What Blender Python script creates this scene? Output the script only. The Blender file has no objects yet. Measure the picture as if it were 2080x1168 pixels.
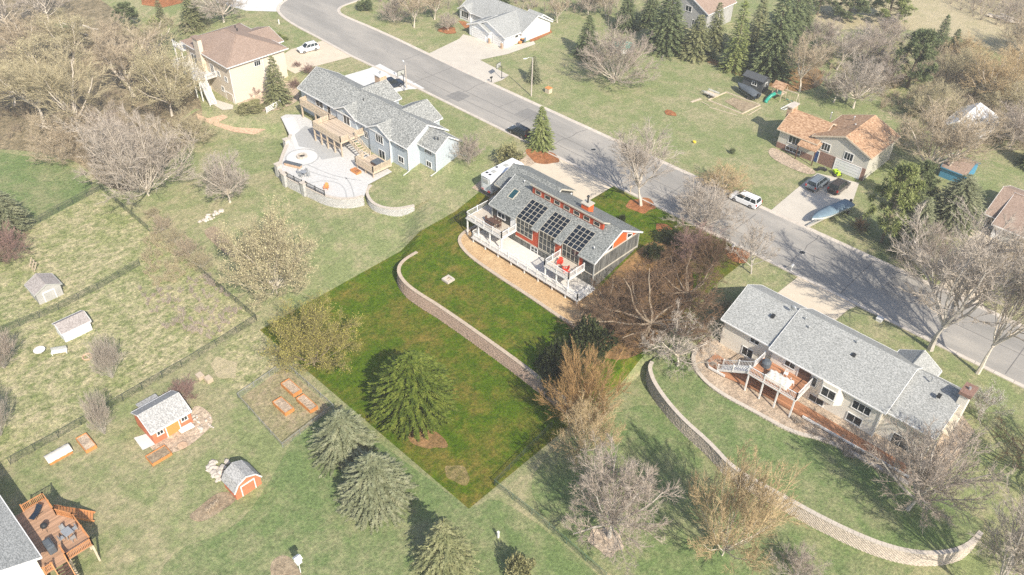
import bpy, bmesh, math, random
from mathutils import Vector, Matrix
R = math.radians
rnd = random.Random(7)
SC = bpy.context.scene
COL = SC.collection

# ------------------------------------------------------------------ camera, sky, sun, exposure
CAM_H, FPX, PITCH, ROLL, AZ = 75.0, 1700.0, R(39.06), R(1.7), R(-42.97)
S_AX = Vector((math.cos(AZ), math.sin(AZ), 0)); N_AX = Vector((-math.sin(AZ), math.cos(AZ), 0))
def to_street(v): return Vector((v.dot(S_AX), v.dot(N_AX), v.z))   # X runs along the street, Y across it
_r = Vector((1, 0, 0)); _f = Vector((0, math.cos(PITCH), -math.sin(PITCH))); _u = Vector((0, math.sin(PITCH), math.cos(PITCH)))
_r2 = _r * math.cos(ROLL) + _u * math.sin(ROLL); _u2 = _u * math.cos(ROLL) - _r * math.sin(ROLL)
C_R, C_U, C_F = to_street(_r2), to_street(_u2), to_street(_f)
cam_d = bpy.data.cameras.new('camera'); cam = bpy.data.objects.new('camera', cam_d); COL.objects.link(cam)
cam_d.sensor_width = 36.0; cam_d.lens = FPX / 2080 * 36; cam_d.clip_start = 1; cam_d.clip_end = 3000
cam.matrix_world = Matrix(((C_R.x, C_U.x, -C_F.x, 0), (C_R.y, C_U.y, -C_F.y, 0), (C_R.z, C_U.z, -C_F.z, CAM_H), (0, 0, 0, 1)))
SC.camera = cam
SC.cycles.use_denoising = False     # keep twigs and grass crisp

SUN_EL = R(40.0)
SH = Vector((-0.943, 0.338, 0)).normalized()                        # ground direction of the shadows
w = bpy.data.worlds.new('World'); SC.world = w; w.use_nodes = True
nt = w.node_tree; bg = nt.nodes['Background']
sky = nt.nodes.new('ShaderNodeTexSky'); sky.sky_type = 'NISHITA'; sky.sun_disc = False
sky.sun_elevation = SUN_EL; sky.sun_rotation = math.atan2(-SH.x, -SH.y)
sky.air_density = 1.0; sky.dust_density = 1.6
nt.links.new(sky.outputs[0], bg.inputs[0]); bg.inputs[1].default_value = 0.12
sd = bpy.data.lights.new('sun', 'SUN'); sun = bpy.data.objects.new('sun', sd); COL.objects.link(sun)
sd.energy = 4.2; sd.angle = R(0.55); sd.color = (1.0, 0.93, 0.81)
_ld = Vector((SH.x * math.cos(SUN_EL), SH.y * math.cos(SUN_EL), -math.sin(SUN_EL)))
sun.rotation_euler = _ld.to_track_quat('-Z', 'Y').to_euler(); sun.location = (60, -40, 120)
SC.view_settings.view_transform = 'Standard'; SC.view_settings.look = 'None'
SC.view_settings.exposure = 0.64; SC.view_settings.gamma = 1.0
HAZE_DENSITY = 0.0004

# ------------------------------------------------------------------ terrain
HK = [(-1e4, -6.5), (-60, -6.0), (0, -5.6), (40, -5.5), (58, -5.5), (62, -5.35), (66, -3.25), (78, -3.0), (90, 0.0), (1e5, 0.0)]
KS = [(-1e4, 0), (-148, 0), (-127, 11), (-124, 9.5), (-118.6, 4.5), (-113.8, 3), (-108.5, 3), (-103.1, 4), (-100.5, 8), (-98, 9), (-95.3, 9), (-93.2, 10.5), (-91.5, 10), (-84, 2), (-79, 0), (-45, 0), (-42.5, 8), (-38, 8), (-33, 6), (-24, 4), (-13, 5), (-7.6, 6), (-3.6, 8), (-.8, 10.5), (1, 12), (1e4, 12)]
def lerp_tab(t, x):
    for (a, u), (b, v) in zip(t, t[1:]):
        if x <= b: return u + (v - u) * (x - a) / (b - a)
    return t[-1][1]
LOW = [(-1e4, -5.5), (-160, -5.4), (-148, -4.5), (-95, -4.4), (-84, -5.3), (-80, -5.5), (-46, -5.5), (-41, -5.15), (1e5, -5.15)]
def hgt(s, n):
    """street level on top, a bank behind the houses, the back yards below"""
    if n >= 78 or n <= 40: return lerp_tab(HK, n)
    k = lerp_tab(KS, s); low = lerp_tab(LOW, s)
    lo, hi = 62 + k, min(66 + k, 77.5)
    if n < 58: return -5.5 + (low + 5.5) * (n - 40) / 18
    if n < lo: return low + (n - 58) / (lo - 58) * 0.12
    if n < hi: return low + 0.12 + (n - lo) / (hi - lo) * (-3.22 - low - 0.12)
    return -3.22 + (n - hi) / (78 - hi) * 0.22
def terr(n): return -3.22 if n < 66 else (-3.22 + (min(n, 78) - 66) / 12 * 0.24)
def pix(px, py, z):
    d = C_F * FPX + C_R * (px - 1040) + C_U * (584 - py)
    t = (z - CAM_H) / d.z
    return Vector((d.x * t, d.y * t, z))
def P(px, py, dz=0.0):
    """ground point seen in the photograph at px, py"""
    z = 0.0
    for _ in range(40):
        v = pix(px, py, z); z = 0.5 * z + 0.5 * hgt(v.x, v.y)
    v = pix(px, py, z); v.z = hgt(v.x, v.y) + dz
    return v
def proj_y(v):
    d = Vector(v) - Vector((0, 0, CAM_H)); return 584 - FPX * d.dot(C_U) / d.dot(C_F)
def height_for(base, ty):
    lo, hi = 0.0, 40.0
    for _ in range(40):
        m = (lo + hi) / 2
        if proj_y(base + Vector((0, 0, m))) > ty: lo = m
        else: hi = m
    return lo
def mpp(v):  # metres per photo pixel across at a point
    return (Vector(v) - Vector((0, 0, CAM_H))).dot(C_F) / FPX

# ------------------------------------------------------------------ materials
MATS = {}
def _nodes(name, rough, spec):
    m = bpy.data.materials.new(name); m.use_nodes = True
    t = m.node_tree; b = t.nodes['Principled BSDF']
    b.inputs['Roughness'].default_value = rough; b.inputs['Specular IOR Level'].default_value = spec
    MATS[name] = m
    return m, t, b
def _noise(t, scale, detail=3, rough=0.6, vec=None, stretch=None):
    n = t.nodes.new('ShaderNodeTexNoise'); n.inputs['Scale'].default_value = scale; n.inputs['Detail'].default_value = detail; n.inputs['Roughness'].default_value = rough
    if vec is None:
        g = t.nodes.new('ShaderNodeNewGeometry'); vec = g.outputs['Position']
    if stretch:
        mp = t.nodes.new('ShaderNodeMapping'); mp.inputs['Scale'].default_value = stretch
        t.links.new(vec, mp.inputs['Vector']); vec = mp.outputs[0]
    t.links.new(vec, n.inputs['Vector'])
    return n.outputs['Fac']
def _ramp(t, fac, stops):
    r = t.nodes.new('ShaderNodeValToRGB'); e = r.color_ramp.elements
    while len(e) < len(stops): e.new(0.5)
    for el, (p, c) in zip(e, stops): el.position = p; el.color = (*c, 1)
    t.links.new(fac, r.inputs[0]); return r.outputs[0]
def _mix(t, fac, a, b, mode='MIX'):
    m = t.nodes.new('ShaderNodeMix'); m.data_type = 'RGBA'; m.blend_type = mode
    if isinstance(fac, (int, float)): m.inputs[0].default_value = fac
    else: t.links.new(fac, m.inputs[0])
    for i, c in ((6, a), (7, b)):
        if isinstance(c, tuple): m.inputs[i].default_value = (*c, 1)
        else: t.links.new(c, m.inputs[i])
    return m.outputs[2]
def _bump(t, b, fac, strength, dist):
    bp = t.nodes.new('ShaderNodeBump'); bp.inputs['Strength'].default_value = strength; bp.inputs['Distance'].default_value = dist
    t.links.new(fac, bp.inputs['Height']); t.links.new(bp.outputs[0], b.inputs['Normal'])
def sc_(c, k): return tuple(min(1, x * k) for x in c)
def plain(name, c, rough=0.6, var=0.12, scale=1.5, spec=0.3, metal=0.0, bump=0.0, stretch=None):
    m, t, b = _nodes(name, rough, spec)
    f = _noise(t, scale, 4, 0.65, stretch=stretch)
    t.links.new(_ramp(t, f, [(0.3, sc_(c, 1 - var)), (0.7, sc_(c, 1 + var))]), b.inputs['Base Color'])
    b.inputs['Metallic'].default_value = metal
    if bump: _bump(t, b, f, bump, 0.05)
    return m
def lawn(name, green, dry, dark, dryness=0.5, mottled=1.0):
    """mown grass or loose bed: large drifts, hand-sized clumps and fine blades"""
    m, t, b = _nodes(name, 0.9, 0.12)
    big = _noise(t, 0.06, 4, 0.62); mid = _noise(t, 0.30, 6, 0.72); clump = _noise(t, 1.1, 5, 0.78, stretch=(1.0, 0.55, 1.0)); fine = _noise(t, 2.6, 5, 0.85)
    ad = t.nodes.new('ShaderNodeMath'); ad.operation = 'MULTIPLY_ADD'; ad.inputs[1].default_value = 0.6; t.links.new(big, ad.inputs[0]); t.links.new(mid, ad.inputs[2])
    sub = t.nodes.new('ShaderNodeMath'); sub.operation = 'SUBTRACT'; sub.inputs[1].default_value = 0.30; t.links.new(ad.outputs[0], sub.inputs[0])
    lo = 0.5 - 0.11 + (0.5 - dryness) * 0.3; hi = lo + 0.22
    r = t.nodes.new('ShaderNodeMapRange'); r.inputs[1].default_value = lo; r.inputs[2].default_value = hi; t.links.new(sub.outputs[0], r.inputs[0])
    c = _mix(t, r.outputs[0], green, dry)
    r2 = t.nodes.new('ShaderNodeMapRange'); r2.inputs[1].default_value = 0.36; r2.inputs[2].default_value = 0.60; r2.inputs[3].default_value = 0.75 * mottled; r2.inputs[4].default_value = 0.0; t.links.new(clump, r2.inputs[0])
    c = _mix(t, r2.outputs[0], c, dark)
    c = _mix(t, 0.85 * mottled, c, _ramp(t, fine, [(0.34, (0.22, 0.23, 0.20)), (0.5, (0.5, 0.5, 0.5)), (0.66, (0.80, 0.78, 0.72))]), 'OVERLAY')
    t.links.new(c, b.inputs['Base Color']); _bump(t, b, fine, 0.9, 0.15)
    return m
def shingle(name, c1, c2, c3, scale=5.0):
    m, t, b = _nodes(name, 0.9, 0.15)
    f = _noise(t, scale, 2, 0.5, stretch=(0.8, 1.5, 1.5)); g = _noise(t, 0.35, 3, 0.6)
    c = _ramp(t, f, [(0.34, c1), (0.5, c2), (0.66, c3)])
    c = _mix(t, 0.35, c, _ramp(t, g, [(0.3, (0.42, 0.42, 0.42)), (0.7, (0.58, 0.58, 0.58))]), 'OVERLAY')
    t.links.new(c, b.inputs['Base Color']); _bump(t, b, f, 0.5, 0.05)
    return m
def siding(name, c, horiz=True, pitch=0.2, var=0.06, strength=0.5):
    m, t, b = _nodes(name, 0.65, 0.25)
    g = t.nodes.new('ShaderNodeNewGeometry'); sx = t.nodes.new('ShaderNodeSeparateXYZ'); t.links.new(g.outputs['Position'], sx.inputs[0])
    md = t.nodes.new('ShaderNodeMath'); md.operation = 'FRACT'; mu = t.nodes.new('ShaderNodeMath'); mu.operation = 'MULTIPLY'; mu.inputs[1].default_value = 1 / pitch
    if horiz: t.links.new(sx.outputs[2], mu.inputs[0])
    else:
        a = t.nodes.new('ShaderNodeMath'); a.operation = 'ADD'; t.links.new(sx.outputs[0], a.inputs[0]); t.links.new(sx.outputs[1], a.inputs[1]); t.links.new(a.outputs[0], mu.inputs[0])
    t.links.new(mu.outputs[0], md.inputs[0])
    f = _noise(t, 1.2, 4, 0.65)
    base = _ramp(t, f, [(0.3, sc_(c, 1 - var)), (0.7, sc_(c, 1 + var))])
    edge = _ramp(t, md.outputs[0], [(0.0, (0.40, 0.40, 0.40)), (0.14, (0.5, 0.5, 0.5))])
    t.links.new(_mix(t, strength, base, edge, 'OVERLAY'), b.inputs['Base Color'])
    _bump(t, b, md.outputs[0], 0.35, 0.02)
    return m
def foliage(name, c1, c2, c3, scale=0.9, trans=0.15):
    m, t, b = _nodes(name, 0.75, 0.2)
    f = _noise(t, scale, 3, 0.65)
    t.links.new(_ramp(t, f, [(0.33, c1), (0.5, c2), (0.68, c3)]), b.inputs['Base Color'])
    return m
def planks(name, c, axis=0, width=0.15):
    m, t, b = _nodes(name, 0.6, 0.25)
    g = t.nodes.new('ShaderNodeNewGeometry'); sx = t.nodes.new('ShaderNodeSeparateXYZ'); t.links.new(g.outputs['Position'], sx.inputs[0])
    mu = t.nodes.new('ShaderNodeMath'); mu.operation = 'MULTIPLY'; mu.inputs[1].default_value = 1 / width; t.links.new(sx.outputs[axis], mu.inputs[0])
    fl = t.nodes.new('ShaderNodeMath'); fl.operation = 'FLOOR'; t.links.new(mu.outputs[0], fl.inputs[0])
    wn = t.nodes.new('ShaderNodeTexWhiteNoise'); wn.noise_dimensions = '1D'; t.links.new(fl.outputs[0], wn.inputs['W'])
    t.links.new(_ramp(t, wn.outputs[0], [(0.0, sc_(c, 0.78)), (1.0, sc_(c, 1.2))]), b.inputs['Base Color'])
    fr = t.nodes.new('ShaderNodeMath'); fr.operation = 'FRACT'; t.links.new(mu.outputs[0], fr.inputs[0])
    cmpn = t.nodes.new('ShaderNodeMath'); cmpn.operation = 'GREATER_THAN'; cmpn.inputs[1].default_value = 0.08; t.links.new(fr.outputs[0], cmpn.inputs[0])
    _bump(t, b, cmpn.outputs[0], 0.6, 0.03)
    return m

lawn('lawn_veiled', (0.235, 0.268, 0.118), (0.375, 0.335, 0.20), (0.16, 0.20, 0.08), 0.48, .8)  # lawns around the lot: a whitish veil is mixed into the greens
lawn('lawn_green', (0.165, 0.225, 0.085), (0.285, 0.285, 0.15), (0.115, 0.17, 0.06), 0.42, 0.9)
lawn('lawn_dry', (0.27, 0.29, 0.125), (0.47, 0.41, 0.255), (0.15, 0.19, 0.065), 0.60, 1.2)
lawn('lawn_unveiled', (0.086, 0.140, 0.005), (0.205, 0.158, 0.034), (0.036, 0.080, 0.002), 0.44)  # lot grass without that veil, hence darker and richer
lawn('lot_dry', (0.20, 0.165, 0.055), (0.32, 0.24, 0.12), (0.08, 0.09, 0.018), 0.5)
lawn('lawn_pen', (0.30, 0.27, 0.155), (0.38, 0.30, 0.20), (0.20, 0.20, 0.09), 0.55)
lawn('field_grass', (0.40, 0.35, 0.21), (0.48, 0.405, 0.265), (0.31, 0.29, 0.16), 0.6, 0.6)
lawn('leaf_litter', (0.25, 0.20, 0.125), (0.36, 0.29, 0.19), (0.12, 0.105, 0.065), 0.55, 1.2)
lawn('bark_mulch', (0.26, 0.15, 0.07), (0.36, 0.21, 0.10), (0.12, 0.09, 0.03), 0.5, 0.9)
lawn('mulch_pale', (0.52, 0.35, 0.19), (0.60, 0.43, 0.25), (0.42, 0.27, 0.14), 0.5, 0.5)
lawn('red_mulch', (0.34, 0.135, 0.055), (0.44, 0.20, 0.09), (0.20, 0.085, 0.04), 0.5, 0.9)
lawn('soil', (0.30, 0.225, 0.15), (0.40, 0.32, 0.22), (0.20, 0.15, 0.10), 0.5, 0.8)
lawn('gravel_tan', (0.46, 0.36, 0.27), (0.58, 0.47, 0.36), (0.32, 0.25, 0.19), 0.5, 1.0)
def _asphalt():
    m, t, b = _nodes('asphalt', 0.92, 0.15)
    f = _noise(t, 0.22, 5, 0.65, stretch=(0.25, 1.0, 1)); g = _noise(t, 6, 2, 0.6)
    c = _ramp(t, f, [(0.3, (0.26, 0.247, 0.225)), (0.5, (0.325, 0.305, 0.275)), (0.72, (0.43, 0.395, 0.345))])
    c = _mix(t, 0.3, c, _ramp(t, g, [(0.3, (0.4, 0.4, 0.4)), (0.7, (0.6, 0.6, 0.6))]), 'OVERLAY')
    t.links.new(c, b.inputs['Base Color']); _bump(t, b, g, 0.2, 0.02)
_asphalt()
plain('tar', (0.17, 0.16, 0.15), 0.8, 0.1)
plain('concrete', (0.55, 0.50, 0.425), 0.85, 0.07, 0.4, 0.2)
plain('concrete_tan', (0.60, 0.515, 0.40), 0.85, 0.07, 0.5, 0.2)
plain('concrete_white', (0.64, 0.63, 0.60), 0.85, 0.08, 0.4, 0.2)
plain('kerb', (0.56, 0.50, 0.43), 0.85, 0.12, 0.8, 0.2)
plain('paver_grey', (0.56, 0.55, 0.53), 0.85, 0.12, 2.5, 0.2)
plain('paver_dark', (0.40, 0.40, 0.39), 0.85, 0.12, 2.5, 0.2)
shingle('shingle_grey', (0.10, 0.108, 0.105), (0.205, 0.215, 0.205), (0.33, 0.335, 0.315))
shingle('shingle_light', (0.22, 0.225, 0.215), (0.33, 0.335, 0.32), (0.46, 0.46, 0.44), 6.0)
shingle('shingle_blue', (0.15, 0.155, 0.15), (0.275, 0.28, 0.265), (0.45, 0.45, 0.42), 4.2)
shingle('shingle_brown', (0.25, 0.18, 0.14), (0.315, 0.23, 0.18), (0.385, 0.29, 0.23), 5.0)
shingle('shake_cedar', (0.28, 0.16, 0.095), (0.42, 0.26, 0.155), (0.55, 0.37, 0.24), 3.0)
shingle('shingle_shed', (0.26, 0.255, 0.25), (0.38, 0.375, 0.36), (0.5, 0.49, 0.47), 5.0)
shingle('shingle_weathered', (0.28, 0.25, 0.23), (0.36, 0.32, 0.30), (0.44, 0.40, 0.37), 4.0)
siding('siding_charcoal', (0.066, 0.068, 0.066), True, 0.22)
def _barnwood():
    m, t, b = _nodes('batten_grey', 0.8, 0.2)
    f = _noise(t, 1.0, 4, 0.7, stretch=(5.0, 5.0, 0.35))
    t.links.new(_ramp(t, f, [(0.32, (0.055, 0.055, 0.05)), (0.5, (0.125, 0.123, 0.112)), (0.68, (0.27, 0.265, 0.24))]), b.inputs['Base Color']); _bump(t, b, f, 0.4, 0.03)
_barnwood()
siding('siding_red', (0.46, 0.075, 0.030), False, 0.3, 0.1)
siding('siding_orange', (0.66, 0.13, 0.035), False, 0.3, 0.06)
siding('siding_blue', (0.47, 0.52, 0.56), True, 0.2, 0.04)
siding('siding_cream', (0.78, 0.73, 0.64), True, 0.22, 0.04, 0.35)
siding('siding_white', (0.74, 0.75, 0.76), True, 0.2, 0.03, 0.35)
siding('siding_tan', (0.66, 0.57, 0.46), True, 0.25, 0.03, 0.25)
siding('siding_beige', (0.56, 0.53, 0.46), True, 0.2, 0.04)
siding('siding_shed_red', (0.60, 0.19, 0.10), False, 0.4, 0.16, 0.5)
siding('siding_shed_grey', (0.42, 0.41, 0.39), False, 0.3, 0.12)
siding('siding_dark', (0.085, 0.09, 0.095), False, 0.3, 0.1)
siding('siding_teal', (0.08, 0.26, 0.40), False, 0.3, 0.06)
plain('brick_dark', (0.25, 0.15, 0.115), 0.85, 0.3, 5.0)
plain('stone_tan', (0.52, 0.36, 0.24), 0.85, 0.35, 3.0)
plain('white_paint', (0.76, 0.75, 0.73), 0.5, 0.04, 1.0)
plain('trim_tan', (0.50, 0.46, 0.38), 0.6, 0.08)
plain('trim_grey', (0.42, 0.42, 0.39), 0.6, 0.08)
plain('deck_grey', (0.50, 0.44, 0.36), 0.7, 0.1)
plain('deck_white', (0.66, 0.63, 0.58), 0.7, 0.08)
planks('deck_red', (0.42, 0.205, 0.11), 1, 0.28)
planks('deck_brown', (0.44, 0.27, 0.17), 0, 0.2)
planks('deck_tan', (0.52, 0.42, 0.32), 1, 0.2)
plain('cedar_rail', (0.55, 0.25, 0.10), 0.6, 0.15, 2.0)
plain('wood_pale', (0.58, 0.48, 0.36), 0.7, 0.15, 2.0)
plain('wood_beam', (0.52, 0.42, 0.31), 0.7, 0.12, 2.0)
plain('wood_orange', (0.58, 0.24, 0.075), 0.6, 0.22, 3.0)
plain('wood_dark', (0.115, 0.066, 0.048), 0.5, 0.15, 3.0)
plain('block_tan', (0.43, 0.32, 0.255), 0.9, 0.3, 4.0, 0.15, bump=0.3)
plain('block_pale', (0.52, 0.45, 0.375), 0.9, 0.28, 3.5, 0.15, bump=0.3)
plain('block_grey', (0.48, 0.47, 0.45), 0.9, 0.28, 3.5, 0.15, bump=0.3)
plain('cap_tan', (0.48, 0.39, 0.30), 0.9, 0.15, 2.0, 0.15)
plain('cap_pale', (0.53, 0.47, 0.40), 0.9, 0.12, 2.0, 0.15)
plain('rock', (0.55, 0.49, 0.42), 0.9, 0.25, 1.5, 0.15, bump=0.3)
plain('glass', (0.022, 0.030, 0.034), 0.06, 0.2, 0.5, 0.6)
plain('glass_panel', (0.010, 0.016, 0.026), 0.22, 0.5, 0.35, 0.35)
plain('glass_teal', (0.02, 0.07, 0.085), 0.1, 0.2, 0.5, 0.6)
plain('metal_dark', (0.03, 0.032, 0.034), 0.5, 0.1)
plain('metal_green', (0.10, 0.16, 0.12), 0.55, 0.1)
plain('metal_grey', (0.42, 0.43, 0.43), 0.4, 0.1, metal=0.4)
plain('fence_wire', (0.05, 0.065, 0.055), 0.6, 0.1)
plain('pole_wood', (0.52, 0.46, 0.40), 0.8, 0.12, 3.0)
plain('tyre', (0.02, 0.02, 0.021), 0.8, 0.1)
plain('rim', (0.35, 0.35, 0.36), 0.35, 0.1, metal=0.6)
plain('paint_white', (0.80, 0.81, 0.82), 0.25, 0.02, 1, 0.5)
plain('paint_navy', (0.018, 0.028, 0.045), 0.2, 0.05, 1, 0.5)
plain('paint_black', (0.022, 0.028, 0.034), 0.2, 0.05, 1, 0.5)
plain('paint_silver', (0.26, 0.30, 0.33), 0.25, 0.05, 1, 0.5, metal=0.4)
plain('paint_brown', (0.055, 0.047, 0.044), 0.25, 0.05, 1, 0.5)
plain('lamp_red', (0.45, 0.02, 0.015), 0.3, 0.05)
plain('lamp_clear', (0.7, 0.72, 0.75), 0.15, 0.05)
plain('cover_dark', (0.10, 0.115, 0.13), 0.7, 0.12, 1.5, bump=0.2)
plain('cover_blue', (0.17, 0.24, 0.29), 0.7, 0.15, 1.5, bump=0.2)
plain('plastic_red', (0.70, 0.055, 0.025), 0.4, 0.06)
plain('plastic_green', (0.03, 0.30, 0.22), 0.35, 0.06)
plain('plastic_lime', (0.42, 0.62, 0.03), 0.35, 0.06)
plain('plastic_yellow', (0.80, 0.62, 0.06), 0.35, 0.06)
plain('plastic_orange', (0.72, 0.27, 0.08), 0.5, 0.06)
plain('door_blue', (0.03, 0.07, 0.19), 0.4, 0.06)
plain('cloth_white', (0.66, 0.62, 0.55), 0.85, 0.08, 3.0)
plain('pool_green', (0.12, 0.40, 0.30), 0.5, 0.1)
plain('bark_pale', (0.60, 0.53, 0.44), 0.9, 0.2, 2.0)  # whitish veil of the surroundings mixed into pale bark and twig colours
plain('bark_grey', (0.48, 0.435, 0.38), 0.9, 0.2, 2.0)
plain('bark_mid', (0.30, 0.24, 0.175), 0.9, 0.25, 2.0)
plain('bark_dark', (0.20, 0.16, 0.115), 0.9, 0.25, 2.0)
plain('twig_tan', (0.41, 0.335, 0.235), 0.9, 0.15, 0.6)
plain('twig_grey', (0.41, 0.355, 0.295), 0.9, 0.15, 0.6)
plain('twig_pink', (0.375, 0.315, 0.26), 0.9, 0.15, 0.6)
plain('twig_gold', (0.46, 0.35, 0.20), 0.9, 0.15, 0.6)
plain('twig_moss', (0.25, 0.215, 0.085), 0.9, 0.2, 0.6)
plain('twig_orange', (0.37, 0.23, 0.10), 0.9, 0.2, 0.6)
plain('twig_purple', (0.26, 0.165, 0.14), 0.9, 0.2, 0.6)
plain('twig_deep', (0.155, 0.098, 0.058), 0.9, 0.25, 0.6)
plain('twig_olive', (0.395, 0.34, 0.215), 0.9, 0.15, 0.6)
plain('bud_yellow', (0.48, 0.43, 0.25), 0.8, 0.2, 0.6)
plain('bud_olive', (0.34, 0.30, 0.075), 0.8, 0.25, 0.6)
plain('bud_white', (0.75, 0.72, 0.66), 0.8, 0.1, 0.6)
foliage('needle_deep', (0.040, 0.064, 0.008), (0.105, 0.142, 0.018), (0.20, 0.228, 0.042))
foliage('needle_blue', (0.12, 0.135, 0.07), (0.225, 0.24, 0.135), (0.35, 0.35, 0.215))  # spruces beyond the lot: the whitish veil is mixed into the needles
foliage('needle_soft', (0.115, 0.13, 0.055), (0.215, 0.225, 0.105), (0.34, 0.33, 0.17))
foliage('needle_pine', (0.075, 0.10, 0.045), (0.135, 0.165, 0.075), (0.23, 0.255, 0.12))
foliage('needle_lime', (0.13, 0.16, 0.045), (0.22, 0.255, 0.085), (0.34, 0.36, 0.15))
foliage('leaf_olive', (0.15, 0.15, 0.065), (0.24, 0.23, 0.105), (0.34, 0.32, 0.16))
foliage('leaf_dark', (0.018, 0.026, 0.008), (0.036, 0.046, 0.014), (0.062, 0.072, 0.024))

# ------------------------------------------------------------------ mesh builder
class MB:
    def __init__(self): self.v = []; self.f = []
    def add(self, vs, fs):
        o = len(self.v); self.v += [tuple(x) for x in vs]; self.f += [tuple(i + o for i in f) for f in fs]; return self
    def box(self, x0, x1, y0, y1, z0, z1):
        return self.add([(x0, y0, z0), (x1, y0, z0), (x1, y1, z0), (x0, y1, z0), (x0, y0, z1), (x1, y0, z1), (x1, y1, z1), (x0, y1, z1)],
                        [(0, 3, 2, 1), (4, 5, 6, 7), (0, 1, 5, 4), (1, 2, 6, 5), (2, 3, 7, 6), (3, 0, 4, 7)])
    def prism(self, poly, z0, z1, ztop=None):
        n = len(poly); vs = [(p[0], p[1], z0) for p in poly] + [(p[0], p[1], z1) for p in poly]
        ar = sum(poly[i][0] * poly[(i + 1) % n][1] - poly[(i + 1) % n][0] * poly[i][1] for i in range(n))
        a, b = list(range(n)), list(range(n, 2 * n))
        fs = [tuple(reversed(a)), tuple(b)] + [(i, (i + 1) % n, n + (i + 1) % n, n + i) for i in range(n)]
        if ar < 0: fs = [tuple(reversed(f)) for f in fs]
        return self.add(vs, fs)
    def extrude(self, poly, axis, a, b):
        """poly of (u, z) extruded along axis from a to b"""
        n = len(poly)
        mk = (lambda u, z, t: (t, u, z)) if axis == 's' else (lambda u, z, t: (u, t, z))
        vs = [mk(u, z, a) for u, z in poly] + [mk(u, z, b) for u, z in poly]
        fs = [tuple(reversed(range(n))), tuple(range(n, 2 * n))] + [(i, (i + 1) % n, n + (i + 1) % n, n + i) for i in range(n)]
        return self.add(vs, fs)
    def tube(self, pts, radii, sides=6, cap=True):
        rings = []; o = len(self.v)
        for i, p in enumerate(pts):
            p = Vector(p); d = (Vector(pts[min(i + 1, len(pts) - 1)]) - Vector(pts[max(i - 1, 0)])).normalized()
            a = d.cross(Vector((0, 0, 1)) if abs(d.z) < 0.9 else Vector((1, 0, 0))).normalized(); b = d.cross(a)
            r = radii[i] if isinstance(radii, (list, tuple)) else radii
            for k in range(sides):
                t = 2 * math.pi * k / sides; self.v.append(tuple(p + a * (r * math.cos(t)) + b * (r * math.sin(t))))
        for i in range(len(pts) - 1):
            for k in range(sides):
                k2 = (k + 1) % sides; self.f.append((o + i * sides + k, o + i * sides + k2, o + (i + 1) * sides + k2, o + (i + 1) * sides + k))
        if cap:
            self.f.append(tuple(o + k for k in reversed(range(sides)))); e = o + (len(pts) - 1) * sides; self.f.append(tuple(e + k for k in range(sides)))
        return self
    def beam(self, p, q, wd, ht):
        """square bar from p to q"""
        p, q = Vector(p), Vector(q); d = (q - p).normalized()
        a = d.cross(Vector((0, 0, 1)) if abs(d.z) < 0.95 else Vector((0, 1, 0))).normalized() * wd / 2; b = a.cross(d).normalized() * ht / 2
        vs = [p - a - b, p + a - b, p + a + b, p - a + b, q - a - b, q + a - b, q + a + b, q - a + b]
        return self.add(vs, [(0, 1, 2, 3), (7, 6, 5, 4), (0, 4, 5, 1), (1, 5, 6, 2), (2, 6, 7, 3), (3, 7, 4, 0)])
    def ball(self, c, rx, ry, rz, seg=10, rings=6):
        o = len(self.v); self.v.append((c[0], c[1], c[2] + rz))
        for i in range(1, rings):
            ph = math.pi * i / rings
            for k in range(seg):
                t = 2 * math.pi * k / seg; self.v.append((c[0] + rx * math.sin(ph) * math.cos(t), c[1] + ry * math.sin(ph) * math.sin(t), c[2] + rz * math.cos(ph)))
        self.v.append((c[0], c[1], c[2] - rz)); e = len(self.v) - 1
        for k in range(seg):
            self.f.append((o, o + 1 + k, o + 1 + (k + 1) % seg)); self.f.append((e, e - seg + (k + 1) % seg, e - seg + k))
        for i in range(rings - 2):
            for k in range(seg):
                a = o + 1 + i * seg; self.f.append((a + k, a + seg + k, a + seg + (k + 1) % seg, a + (k + 1) % seg))
        return self
    def mesh(self, name, mat, smooth=False):
        m = bpy.data.meshes.new(name); m.from_pydata(self.v, [], self.f); m.materials.append(MATS[mat])
        if smooth:
            for p in m.polygons: p.use_smooth = True
        m.update(); return m
    def build(self, name, mat, parent=None, local=False, smooth=False, bevel=0.0, fix=False):
        if parent is not None and not local:
            L = world_loc(parent); self.v = [(x - L.x, y - L.y, z - L.z) for x, y, z in self.v]
        me = self.mesh(name, mat, smooth)
        if fix:
            bm = bmesh.new(); bm.from_mesh(me); bmesh.ops.recalc_face_normals(bm, faces=bm.faces); bm.to_mesh(me); bm.free()
        o = bpy.data.objects.new(name, me); COL.objects.link(o)
        if parent is not None: o.parent = parent
        if bevel:
            md = o.modifiers.new('bevel', 'BEVEL'); md.width = bevel; md.segments = 2; md.limit_method = 'ANGLE'
        return o
def world_loc(o):
    L = Vector(o.location)
    while o.parent is not None: o = o.parent; L = L + Vector(o.location)
    return L
def thing(name, label, cat, loc=(0, 0, 0), rz=0.0, group=None):
    o = bpy.data.objects.new(name, None); COL.objects.link(o); o.empty_display_size = 0.3
    o.location = loc; o.rotation_euler = (0, 0, rz); tag(o, label, cat, group); return o
def tag(o, label, cat, group=None):
    o['label'] = label; o['category'] = cat
    if group: o['group'] = group
    return o
def structure(o): o['kind'] = 'structure'; return o
def stuff(o): o['kind'] = 'stuff'; return o
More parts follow.
